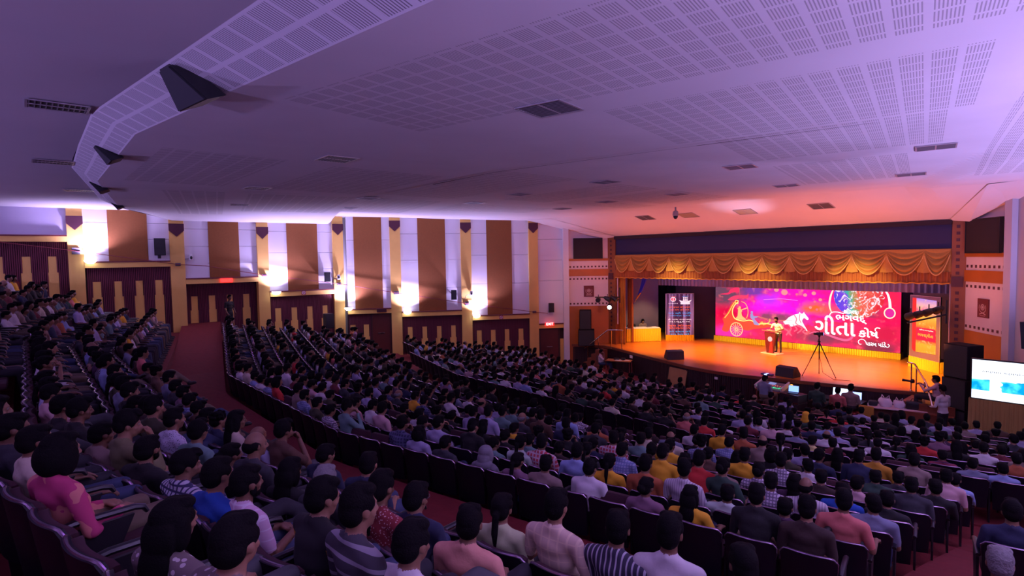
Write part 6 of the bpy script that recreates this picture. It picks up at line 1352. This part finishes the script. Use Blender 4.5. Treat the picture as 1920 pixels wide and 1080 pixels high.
# ================================================================ chairs
SHELL = M('chair_shell', (.007, .0045, .010), .5, spec=.28); CUSH = M('chair_maroon', (.045, .008, .018), .85, noise=.2, nscale=12); CTRIM = M('chair_trim', (.34, .24, .34), .25, .8)
ARMM = M('armrest_black', (.012, .010, .016), .35); CLEG = M('chair_leg', (.02, .018, .024), .4, .4)
def outline(x):  # half width .245; rounded upper corners
    a = abs(x); return .80-(.0 if a < .19 else .05*((a-.19)/.055)**2)
def back_surface(thick, nx=12, nz=6, inset=0., bottom=.27):
    """curved back rest between two skins, bulging to the rear"""
    vs = []; fs = []
    def P_(x, z, o_): return (x, .012+(.80-z)*.155-.045*(1-(x/.245)**2)+.045+o_, z)
    for o_ in thick:
        for i in range(nx+1):
            x = (-.245+inset)+(.49-2*inset)*i/nx; zt = outline(x)-inset
            for j in range(nz+1):
                z = bottom+(zt-bottom)*j/nz; xx = x*(.90+.10*(z-bottom)/(.8-bottom)); vs.append(P_(xx, z, o_-.045))
    q = (nx+1)*(nz+1)
    for s in (0, 1):
        for i in range(nx):
            for j in range(nz):
                a = s*q+i*(nz+1)+j; f = (a, a+nz+1, a+nz+2, a+1); fs.append(f if s else f[::-1])
    for i in range(nx):
        a = i*(nz+1)+nz; fs.append((a, a+nz+1, a+nz+1+q, a+q)); a = i*(nz+1); fs.append((a, a+q, a+nz+1+q, a+nz+1))
    for j in range(nz):
        fs.append((j, j+1, j+1+q, j+q)); a = nx*(nz+1)+j; fs.append((a, a+q, a+1+q, a+1))
    return vs, fs
def chair_meshes(lod):
    nx, nz = (14, 6) if lod else (5, 2)
    m = {}
    mb = MB(); mb.add(*back_surface((-.085, -.045), nx, nz)); m['back_shell'] = mb.mesh('chair_back_shell', SHELL, smooth=lod)
    mb = MB(); mb.add(*back_surface((-.045, .0), nx, nz, .02, .32)); m['backrest'] = mb.mesh('chair_backrest', CUSH, smooth=lod)
    mb = MB(); pts = []
    for i in range(nx+1):
        x = -.245+.49*i/nx; z = outline(x); pts.append((x, .012+(.80-z)*.155-.045*(1-(x/.245)**2)-.066, z))
    pts = [(-.238, .012+.15*.155-.045*(1-.94)-.066+.0, .66)]+pts+[(.238, .012+.15*.155-.0027-.066, .66)]
    mb.tube(pts, .0095, 6 if lod else 3); m['edge_trim'] = mb.mesh('chair_edge_trim', CTRIM, smooth=lod)
    mb = MB(); mb.rbox(-.215, .215, .08, .54, .33, .43, .035) if lod else mb.box(-.215, .215, .08, .54, .33, .43); m['seat'] = mb.mesh('chair_seat', CUSH, smooth=lod)
    mb = MB()
    s = -.26
    P_ = [(s, .02, .61), (s, .12, .625), (s, .42, .615), (s, .47, .60), (s, .49, .565)]; mb.tube(P_, [.022, .026, .026, .024, .016], 8 if lod else 4, flat=.8)
    m['armrest'] = mb.mesh('chair_armrest', ARMM, smooth=lod)
    mb = MB()
    mb.prism([(.05, .0), (.18, .0), (.30, .32), (.42, .58), (.04, .58), (.02, .3)], -.012, .012, (s, 0, 0), (0, 1, 0), (0, 0, 1), (1, 0, 0)); m['side_stand'] = mb.mesh('chair_side_stand', CLEG)
    return m
CM = chair_meshes(1); CML = chair_meshes(0)
def chair(T, label, group, end=False, empty_=False):
    e = bpy.data.objects.new('auditorium_chair', None); COL.objects.link(e); e.matrix_world = T; tag(e, label, 'chair', group)
    for nm in ('backrest', 'seat', 'armrest', 'side_stand', 'back_shell'):
        c = bpy.data.objects.new(nm, CM[nm]); COL.objects.link(c); c.parent = e
        if nm == 'back_shell': t = bpy.data.objects.new('edge_trim', CM['edge_trim']); COL.objects.link(t); t.parent = c
        if nm == 'seat' and empty_: c.matrix_local = Matrix.Translation((0, .13, .36)) @ Matrix.Rotation(R(78), 4, 'X') @ Matrix.Translation((0, -.10, -.38))
    if end:
        for nm in ('armrest', 'side_stand'):
            c = bpy.data.objects.new(nm, CM[nm]); COL.objects.link(c); c.parent = e; c.location = (.52, 0, 0)
    return e
# ================================================================ who sits where
HERO = dict()
for tok in """C4:41:-16:-14:cream:short_glasses C4:42:8:-6:shawl:bob C4:45:-16:-14:patterned:long C4:46:-16:-8:patterned:short C3:40:0:-12:black:beard C3:39:0:0:olive:short_hand C2:37:-12:-2:dotted:short C2:36:0:6:olivedark:short C3:41:8:-12:check:short_hand C3:42:12:-6:blue:short C3:43:-16:-8:plaidpink:beard C2:40:0:2:charcoal:balding C1:38:-16:0:brown:short_hand C2:39:16:-14:purplestripe:bun C2:41:4:-10:black:long C3:44:4:0:blackyellow:short C1:39:16:-10:navy:short C2:42:-4:-8:charcoal:grey C1:41:-16:-6:navy:short C3:45:-4:6:stripedark:short C2:43:16:4:reddot:ponytail C2:44:-16:-4:navy:short_glasses C3:46:-20:-4:white:short C1:48:-42:0:charcoal:short C2:45:-12:-4:salmon:short C1:44:-12:-8:lime:ponytail C1:45:-18:6:plaidcream:short C1:46:-22:2:stripenavy:short C1:47:-36:8:white:short B1:35:-4:0:navyplaid:short_hand B1:36:-16:-8:lavender:bob B1:37:-16:-14:charcoal:short B1:38:16:-12:greyscarf:scarf B1:39:16:-12:mauve:ponytail B1:40:8:-8:taupe:short B1:41:16:-2:white:short B1:43:-16:-10:mauve:bun B1:44:-16:-8:yellow:long B2:44:-16:-14:mint:short B2:45:-4:-14:aubergine:short B1:46:-4:8:darkbrown:short B2:46:0:8:salmon2:short B4:46:-4:-10:black:short B5:46:4:0:charcoal:short B6:46:12:-6:black:short B7:46:8:0:pink:short B2:41:-12:-6:yellow:ponytail B2:42:-12:2:rust:short B2:43:-16:6:whitestripe:short B2:40:-8:0:lightblue:short B3:39:0:-10:charcoal:ponytail B3:40:0:-2:bluecheck:short B3:41:12:8:yellow:short B5:40:-16:-6:yellow:short B3:42:12:8:red:short B3:43:-8:4:greendark:bun B6:35:-16:6:lightblue:short B5:35:-12:8:brown:short B6:38:4:-2:cream:short B6:39:-8:-2:cream:balding B5:39:-16:-4:teal:short B4:39:-12:2:redplaid:short B2:39:-16:2:redplaid:short A1:28:0:-4:red:short B8:39:4:8:yellow:short B4:35:0:-14:yellow:short B2:38:0:-4:mint:ponytail B2:35:-12:-2:lavender:short B2:36:4:4:black:short B4:33:-4:0:lavender:short B5:32:12:0:lavender:short B5:33:0:2:teal:short B5:42:0:2:yellow:short B3:44:0:-2:whitecheck:short B1:45:0:8:black:short B3:45:-12:0:whitestripe:balding B5:43:0:4:whitecheck:short B6:43:8:-8:white:short B5:44:0:-10:darkbrown:short B5:45:-8:-10:pink:short B6:45:-8:-10:greendark:short B4:45:0:-10:blue:short B7:45:0:-14:charcoal:short A1:32:8:-10:paleyellow:short A1:33:-8:-10:maroon:short A2:39:4:-8:white:balding A3:38:0:-10:lavender:short B8:44:0:8:mustard:short B7:44:-4:8:navy:short A2:40:4:-14:white:short A2:41:-8:-10:white:short B8:45:0:8:taupe:short A2:43:-4:-14:maroonstripe:short A1:37:4:-8:greyblue:short A1:38:-8:-10:lightblue:short A2:45:0:0:rust:short A6:32:4:-10:yellow:scarfy A7:33:0:-10:red:short A7:36:4:2:white:short B8:41:8:8:white:ponytail B7:41:8:8:taupe:balding B8:40:-8:8:rust:short A5:22:12:-12:yellow:short A9:12:0:8:white:short A7:16:4:6:cream:short A2:25:-4:8:rust:short A1:17:-16:-2:lightblue:short A1:15:-16:-8:white:short A5:13:16:-6:red:short A4:18:-12:-10:salmon2:short A1:11:16:-2:pink:short A3:28:16:-4:white:short A1:23:0:-8:cream:short B5:30:-16:0:white:short B4:29:-4:-4:yellow:short B4:34:-12:8:lavender:short B1:14:0:0:mustard:short B2:15:0:4:stripenavy:short B1:13:0:-2:navy:short B4:6:0:-12:red:cap B3:19:0:8:red:short B2:23:0:8:white:short B2:26:-16:-10:pink:short_hand B2:28:-16:-14:olivedark:short B1:32:16:8:teal:short_hand B5:13:0:-4:yellow:short C6:0:-16:0:yellow:bob C6:1:12:2:white:short C5:3:4:8:black:bob C5:1:-4:8:navy:short C4:0:-16:2:yellow:short C1:16:0:6:yellow:short C1:24:0:8:salmon2:short C1:0:0:6:white:short C1:1:0:8:pink:short C3:8:0:8:lavender:short C2:14:0:8:bluecheck:short C2:17:0:8:navyplaid:short C2:28:12:6:lightblue:short C1:2:0:2:taupe:short_hand C3:27:0:2:white:short C4:15:0:-14:white:beard""".split():
    rn, si, dx, dz, sh, hk = tok.split(':'); HERO[rn, int(si)] = (int(dx)/100, int(dz)/100, sh, hk)
for k in range(1, 7): RD['C%d' % k]['x1'] = -1.36 if k > 1 else -1.1
EMPTY = {('C4', 43), ('C4', 44), ('C4', 47), ('C1', 42), ('C1', 43), ('C2', 46), ('C2', 47), ('C3', 47), ('A1', 29), ('A1', 30), ('A1', 31), ('A1', 34), ('A1', 35), ('A1', 36), ('B8', 34), ('B8', 35), ('B8', 36), ('B8', 37), ('B7', 36), ('A3', 28), ('A2', 27), ('B2', 33), ('B1', 33), ('B1', 34), ('B3', 34), ('A1', 24), ('A1', 8), ('A1', 9), ('A2', 20), ('A4', 31), ('A5', 36), ('C1', 40), ('B1', 42)}
RIN = _R2; UIN = _U2; FIN = _F
def project(p): p = Vector(p); d = p.dot(FIN); return 960+1066.7*p.dot(RIN)/max(d, .01), 540-1066.7*p.dot(UIN)/max(d, .01), d
seats = []
for r in ROWS:
    xs_ = rowSeats(r)
    for si, x in enumerate(xs_):
        y = rowY(r, x); zt = r['zt']+rowLift(r, x); px, py, d = project((x, y+.1, zt+.25))
        if d < 1.0 or not (-70 < px < 1995) or py > 1230: continue
        if (Vector((x, y))-Vector((0, 0))).length < 1.5: continue
        T = Matrix.Translation((x, y, zt-CH)) @ Matrix.Rotation(rowRot(r, x), 4, 'Z')
        seats.append(dict(r=r, rn=r['n'], si=si, n=len(xs_), x=x, y=y, z=zt-CH, T=T, px=px, py=py, d=d))
seats.sort(key=lambda s: s['d'])
rnd = random.Random(21)
# colours weighted as the crowd looks: mostly dark and white, some blues, few bright ones
POOL = ['white']*8+['lavender']*5+['charcoal']*12+['black']*15+['navy']*12+['greyblue']*6+['taupe']*4+['cream']*4+['pink']*4+['mauve']*4+['brown']*5+['darkbrown']*6+['aubergine']*6+['maroon']*4+['teal']*3+['lightblue']*3+['greendark']*3+['olivedark']*3+['rust']*2+['red']*1+['yellow']*1+['mustard']*1+['whitecheck']*2+['bluecheck']*2+['navyplaid']*3+['whitestripe']*2+['redplaid']*1+['salmon2']*1+['stripenavy']*2
HPOOL = ['short']*7+['short2']*7+['curly']*4+['ponytail']*4+['bob']*1+['long']*3+['bun']*2+['balding']*1+['beard']*4
WORD = dict(cream='cream shirt', black='black shirt', olive='olive kurta', olivedark='dark olive shirt', blue='bright blue shirt', charcoal='charcoal shirt', brown='brown shirt', navy='navy shirt', white='white shirt', salmon='pale pink shirt', salmon2='salmon pink tee', lime='pale lime top', lavender='lavender shirt', greyscarf='grey top', mauve='mauve top', taupe='taupe shirt', yellow='yellow top', mint='pale mint tee',
  aubergine='aubergine tee', darkbrown='dark brown shirt', pink='pale pink top', rust='rust orange shirt', lightblue='light blue shirt', red='red tee', greendark='dark green shirt', teal='grey teal shirt', paleyellow='pale yellow shirt', maroon='maroon shirt', mustard='mustard top', greyblue='grey blue shirt', orange='orange top', shawl='pink-orange checked shawl', patterned='patterned top', dotted='dotted white shirt', check='checked shirt', plaidpink='pink plaid shirt',
  purplestripe='purple striped top', blackyellow='black-yellow tee', stripedark='dark striped shirt', reddot='red dotted top', plaidcream='cream plaid shirt', stripenavy='navy striped tee', navyplaid='navy checked shirt', bluecheck='blue checked shirt', whitestripe='white striped shirt', redplaid='red checked shirt', whitecheck='white checked shirt', maroonstripe='maroon striped shirt')
HW = dict(short='short hair', short2='short hair', curly='curly hair', ponytail='ponytail', bob='bobbed hair', long='long hair', bun='hair bun', balding='balding', beard='bearded', scarf='headscarf', cap='cap')
def ordn(n):
    w_ = ['', 'first', 'second', 'third', 'fourth', 'fifth', 'sixth', 'seventh', 'eighth', 'ninth', 'tenth', 'eleventh', 'twelfth']
    return w_[n] if n < 13 else '%d%s' % (n, {1: 'st', 2: 'nd', 3: 'rd'}.get(n % 10 if n//10 != 1 else 0, 'th'))
def rowphrase(rn):
    k = int(rn[1:]); blk = dict(C='rear', B='middle', A='front')[rn[0]]
    if rn[0] == 'C': return ('front row' if k == 1 else ordn(k)+' row')+' of rear block'
    return ('last row' if k == 1 else ordn(k)+'-last row')+' of %s block' % blk
def seatphrase(s):
    a, b_ = s['si']+1, s['n']-s['si']
    return '%s from %s end' % (ordn(b_), 'right') if b_ <= a*1.6 or s['rn'][0] == 'C' else '%s from %s end' % (ordn(a), 'left')
occ = []; nperson = 0; nchair = 0; STUFFP = []; STUFFC = []
hmap = dict(short_glasses='short', short_hand='short2', grey='short', scarfy='scarf')
for s in seats:
    key = (s['rn'], s['si']); hero = HERO.get(key)
    full = hero is not None or (key not in EMPTY and rnd.random() < .93)
    s['full'] = full
    if nchair < 298:
        lb = 'dark %s chair, %s, %s' % ('occupied' if full else 'empty', rowphrase(s['rn']), seatphrase(s))
        chair(s['T'], lb, 'auditorium chairs', end=(s['si'] == s['n']-1), empty_=(not full and s['rn'][0] != 'C')); nchair += 1
    else: STUFFC.append(s)
    if not full: continue
    dx = dz = 0
    if hero:
        dx, dz, sh, hk = hero; gl = 'glasses' in hk; hnd = 'hand' in hk; extra = {'scarf': 'greyscarf', 'scarfy': 'yellow', 'cap': 'red'}.get(hk); gray = hk == 'grey'; hk = hmap.get(hk, hk)
        fem = hk in ('ponytail', 'bun', 'bob', 'long', 'scarf')
        var = (5 if rnd.random() < .5 else 9) if fem else (rnd.choice((2, 7)) if hnd else rnd.choice((0, 1, 3, 4, 6, 8)))
        if sh == 'plaidcream': var = 4
        if sh == 'shawl': var = 5
        if sh == 'salmon2' and s['rn'] == 'B2': var = 4
        if sh == 'darkbrown' and s['rn'] == 'B1': var = 14
    else:
        sh = rnd.choice(POOL); hk = rnd.choice(HPOOL); extra = None; gl = rnd.random() < .15; gray = hk == 'balding' and rnd.random() < .5
        fem = hk in ('ponytail', 'bun', 'bob', 'long'); var = rnd.choice((5, 9)) if fem else rnd.choice((0, 1, 2, 3, 4, 6, 7, 8, 0, 1, 4))
        if s['rn'] == 'C1' and rnd.random() < .45 and not fem: var = rnd.choice((12, 13))
        if s['rn'][0] == 'C' and not fem and rnd.random() < .35: var = rnd.choice((6, 10, 12, 13, 14))
        dx = rnd.uniform(-.08, .08); dz = rnd.uniform(-.17, .01)
    sc = 1+dz/1.06
    a = rnd.uniform(-.16, .16) if s['rn'][0] != 'C' else rnd.uniform(-.3, .25)+(.12 if s['x'] > -8 else (-.05 if s['x'] < -18 else 0))
    T = Matrix.Translation((s['x']+dx, s['y']+.005, s['z'])) @ Matrix.Rotation(rowRot(s['r'], s['x'])+a*.6, 4, 'Z') @ Matrix.Diagonal((1, 1, sc, 1))
    sk, tr = rnd.choice((0, 0, 1, 2)), rnd.choice((0, 0, 0, 1, 1, 2, 3))
    if nperson < 286:
        lod = 'hi' if s['d'] < 9.5 else 'mid'
        lb = 'person in %s%s, %s, %s, %s' % (WORD[sh], ' and glasses' if gl and lod == 'hi' else '', HW[hk], rowphrase(s['rn']), seatphrase(s))
        if len(lb.split()) > 16: lb = 'person in %s, %s, %s' % (WORD[sh], rowphrase(s['rn']), seatphrase(s))
        person(T, var, lod, sh, hk, sk, tr, lb, 'seated audience', HAIRG if gray else None, gl and lod == 'hi', extra)
        nperson += 1
        if sh == 'lime' or (hk == 'ponytail' and hero and s['rn'] == 'C1'):
            o = [c for c in bpy.data.objects if c.type == 'MESH' and c.name.startswith('hair')][-1]
    else: STUFFP.append((T, min(var, 9), sh if sh in SHC else 'lavender', hk if hk not in ('beard',) else 'short', sk, tr, extra))
# ---- the rest of the crowd and of the chairs, too many to count one by one
def arrays(me):
    n = len(me.vertices); co = np.zeros(n*3); me.vertices.foreach_get('co', co); L_ = len(me.loops); li = np.zeros(L_, np.int32); me.loops.foreach_get('vertex_index', li)
    P_ = len(me.polygons); lt = np.zeros(P_, np.int32); me.polygons.foreach_get('loop_total', lt); mi = np.zeros(P_, np.int32); me.polygons.foreach_get('material_index', mi)
    return co.reshape(-1, 3), li, lt, mi
def merge(name, items, mats, smooth=True):
    """items: (mesh arrays, matrix, material index map)"""
    C_, L_, T_, Mi = [], [], [], []; off = 0
    for (co, li, lt, mi), T, mp in items:
        A_ = np.array(T); C_.append(co @ A_[:3, :3].T+A_[:3, 3]); L_.append(li+off); T_.append(lt); Mi.append(np.array(mp, np.int32)[mi]); off += len(co)
    co = np.concatenate(C_); li = np.concatenate(L_); lt = np.concatenate(T_); mi = np.concatenate(Mi)
    me = bpy.data.meshes.new(name); me.vertices.add(len(co)); me.vertices.foreach_set('co', co.ravel()); me.loops.add(len(li)); me.loops.foreach_set('vertex_index', li)
    me.polygons.add(len(lt)); ls = np.concatenate([[0], np.cumsum(lt)[:-1]]).astype(np.int32); me.polygons.foreach_set('loop_start', ls); me.polygons.foreach_set('loop_total', lt)
    for m_ in mats: me.materials.append(m_)
    me.polygons.foreach_set('material_index', mi); me.polygons.foreach_set('use_smooth', np.full(len(lt), smooth)); me.update(calc_edges=True)
    o = bpy.data.objects.new(name, me); COL.objects.link(o); return o
AB = {}
def arr(me):
    if me.name not in AB: AB[me.name] = arrays(me)
    return AB[me.name]
matl = []; mix_ = {}
def mid(m_):
    if m_.name not in mix_: mix_[m_.name] = len(matl); matl.append(m_)
    return mix_[m_.name]
items = []
for T, var, sh, hk, sk, tr, ex in STUFFP:
    body, hc, yw, tl = BODY['low', var]; sm_ = mid(pat_mat(sh)); items.append((arr(body), T, [mid(SKINS[sk]), sm_, mid(TROU[tr]), mid(SHOEM), mid(EYEM), sm_]))
    items.append((arr(HAIR['low', hk]), T @ Matrix.Translation(hc) @ Matrix.Rotation(yw, 4, 'Z') @ Matrix.Rotation(-tl, 4, 'X'), [mid(pat_mat(ex or 'yellow')) if hk in ('scarf', 'cap') else mid(HAIRM)]))
crowd = merge('audience_crowd', items, matl); tag(crowd, 'mass of seated audience filling the farther rows towards stage and left wall', 'audience', kind='stuff')
items = []
for s in STUFFC:
    for i, nm in enumerate(('back_shell', 'backrest', 'edge_trim', 'seat', 'armrest')): items.append((arr(CML[nm]), s['T'], [i]))
ch = merge('audience_chairs', items, [SHELL, CUSH, CTRIM, CUSH, ARMM], False); tag(ch, 'rows of dark maroon chairs under the farther audience', 'chairs', kind='stuff')
# ================================================================ other people
def standing(arms, female=False, lean=0., k=1.0, legspread=.10, yaw=0, tilt=.1, sleeve='short', voxel=.012, step=0.):
    f = Fig(); b_ = lean
    f.ball((0, 0, .92), (.155, .115, .11), 'trousers'); f.ball((0, b_*.15, 1.03), (.145, .105, .11), 'shirt'); f.ball((0, b_*.45, 1.17), (.165, .108, .13), 'shirt'); f.ball((0, b_*.8, 1.30), (.172, .105, .11), 'shirt')
    f.ball((0, .0, .955), (.165, .122, .07), 'shirt')
    sy, sz = b_, 1.38-abs(b_)*.15; f.cone((-.13, sy, sz), .064, (.13, sy, sz), .064, 'shirt'); f.cone((-.05, sy, sz+.045), .046, (.05, sy, sz+.045), .046, 'shirt')
    hc = V(0, sy+.03+lean*.25, sz+.245); f.cone((0, sy, sz+.03), .053, hc+V(0, -.015, -.06), .048, 'skin'); head(f, hc, yaw, tilt, female)
    for s, (el, wr, hd, up) in zip((-1, 1), arms): arm(f, (s*.185, sy, sz-.005), el, wr, hd, up, s, sleeve, .5, 1)
    for s in (-1, 1): leg(f, (s*.085, -.0, .90), (s*(legspread), .03+step*s, .50), (s*(legspread+.01), -.02+step*s*1.6, .10), (s*(legspread+.03), .13+step*s*1.6, .035))
    return f.build('person_body', voxel, TAGS, 2), hc, yaw, tilt
def place_person(var, T, lod, shirt, hk, sk, tr, label, **kw):
    BODY[lod, 'x'] = var; return person(T, 'x', lod, shirt, hk, sk, tr, label, None, **kw)
def PT(x, y, z, rz, s=1.0): return TR((x, y, z)) @ RZ(rz) @ Matrix.Diagonal((s, s, s, 1))
SHOUT = M('shirt_bright', (.85, .80, .60), .8); 
st = standing([((-.30, .12, 1.16), (-.22, .34, 1.10), (.2, .9, -.2), (0, .2, 1)), ((.30, .12, 1.16), (.24, .34, 1.10), (-.2, .9, -.2), (0, .2, 1))], lean=.14, tilt=.25, yaw=.1)
SHC['bright'] = (.95, .90, .70); o = place_person(st, PT(-12.17, 27.22, SZ, 172, 1.0), 'mid', 'bright', 'beard', 0, 3, 'person in cream white shirt and grey trousers speaking at the lectern')
def seated_T(px, py, z, rz, up=0, s=1.0, off=.20): return TR((px, py, z+up)) @ RZ(rz) @ TR((0, -off*s, 0)) @ Matrix.Diagonal((s, s, s, 1))
Tt = TR(tb.location) @ RZ(56)
T_ = Tt @ TR((-.38, .78, 0)) @ RZ(180); person(T_, 8, 'mid', 'black', 'short', 1, 0, 'person in black, barely visible, left of two behind the yellow skirted table')
T_ = Tt @ TR((.28, .80, 0)) @ RZ(180); person(T_, 8, 'mid', 'taupe', 'short2', 0, 0, 'person in beige writing behind the yellow skirted table')
for x in (-.38, .28):
    e = empty('stage_chair', (0, 0, 0)); e.matrix_world = Tt @ TR((x, .80, 0)) @ RZ(180); tag(e, 'dark chair of the %s person behind the yellow skirted table' % ('left' if x < 0 else 'right'), 'chair')
    mb = MB(); mb.box(-.2, .2, .02, .45, .38, .42); mb.obj('seat', BLK, e); mb = MB(); mb.box(-.2, .2, -.03, .0, .42, .85); mb.obj('backrest', BLK, e)
    for sx_ in (-1, 1):
        for yy in (.05, .42): mb = MB(); mb.box(sx_*.18-.012, sx_*.18+.012, yy-.012, yy+.012, 0, .38); mb.obj('leg', BLK, e)
tech = person(seated_T(-18.35, 21.55, -5.8, -58, .03, 1.05), 2, 'mid', 'white', 'short', 1, 1, 'person in white shirt with dark strap sitting at the left technician desk')
mb = MB(); mb.tube([(-.15, .03, .86), (-.05, .0, .80), (.06, .0, .68), (.15, .05, .58)], .016, 6, flat=.5); c = mb.obj('shoulder_strap', M('strap', (.02, .03, .06), .6), tech)
person(seated_T(-9.4, 19.9, -5.8, -8, .20, 1.12), 8, 'mid', 'greyblue', 'short', 1, 2, 'person in pale grey sweatshirt on a stool operating the mixing desk')
person(seated_T(-7.75, 20.35, -5.8, -4, .11, 1.12), 0, 'mid', 'greendark', 'short2', 1, 0, 'person in dark green shirt, left of three operators at screens')
person(seated_T(-7.2, 20.60, -5.8, 0, .09, 1.05), 0, 'mid', 'salmon2', 'short', 0, 0, 'person in pink tee, middle of three operators at screens')
person(seated_T(-6.85, 20.72, -5.8, 2, .11, 1.15), 0, 'mid', 'taupe', 'short2', 0, 0, 'person in patterned beige shirt, right of three operators at screens')
f, hc, yw, tl = seated('lap', lean=.06, yaw=0, tilt=.05)
fg = Fig(); 
def photographer():
    f = Fig(); src, hc, yw, tl = seated('none', lean=.08, tilt=.1)
    f.p = src.p; sy = .195
    for s in (-1, 1): arm(f, (s*.185, sy, .83), (s*.20, sy+.22, .70), (s*.05, sy+.42, .84), (-s*.3, .9, .2), (0, 0, 1), s, 'long', .7, 1)
    return f.build('person_body', .014, TAGS, 2), hc, yw, tl
ph = photographer(); o = place_person(ph, seated_T(-4.75, 21.75, -5.8, 80, .62, 1.1), 'mid', 'pink', 'short', 1, 0, 'person in pale shirt crouching on the stage steps aiming a camera')
e = empty('photo_camera', (-5.42, 21.86, -4.22), R(80)); tag(e, 'black camera with long lens held by the crouching photographer', 'camera')
mb = MB(); mb.rbox(-.07, .07, -.04, .05, -.05, .05, .015); mb.rbox(-.03, .03, -.03, .04, .05, .08, .01); mb.obj('body', BLK, e, smooth=True); mb = MB(); mb.tube([(0, .05, 0), (0, .22, 0), (0, .30, 0)], [.035, .038, .048], 12); mb.obj('lens', BLK, e, smooth=True)
st2 = standing([((-.25, .03, 1.12), (-.16, .24, 1.06), (.3, .8, .1), (0, .2, 1)), ((.25, .03, 1.12), (.10, .24, 1.08), (-.5, .8, .1), (0, .2, 1))], sleeve='long', tilt=.15, voxel=.014)
place_person(st2, PT(-4.38, 20.80, -5.8, 62, 1.03), 'mid', 'white', 'short2', 1, 0, 'person in pale shirt standing between the handrail and the side screen')
st3 = standing([((-.24, -.02, 1.12), (-.22, .12, .90), (0, .2, -1), (-1, 0, 0)), ((.24, -.02, 1.12), (.22, .12, .90), (0, .2, -1), (1, 0, 0))], voxel=.014)
place_person(st3, PT(-26.6, 6.75, -3.02, -60, .95), 'mid', 'black', 'short', 1, 0, 'person in dark clothes standing in front of the recessed rear door')
for (x, y, z, sh, gm, lb, hk) in ((-.72, 5.15, -3.33, 'charcoal', True, 'person with grey hair seated at the bottom right corner of the aisle', 'short'), (-.92, 7.1, -3.62, 'navy', False, 'person in dark blue seated in the right aisle, cut by the frame', 'short2')):
    T = Matrix.Translation((x, y, z)) @ Matrix.Rotation(R(14), 4, 'Z'); person(T, 0, 'hi', sh, hk, 0, 0, lb, None, HAIRG if gm else None)
    chair(T, 'dark chair under the %s' % ('grey haired person in the right corner' if gm else 'person in dark blue at the right frame edge'), 'auditorium chairs', end=True)
# ================================================================ raise everything so that the hall floor is z = 0
for o in list(SC.objects):
    if o.parent is None:
        if o.type == 'CAMERA':
            mw = o.matrix_world.copy(); mw.translation.z += EYE; o.matrix_world = mw
        else: o.location.z += EYE
bpy.context.view_layer.update()
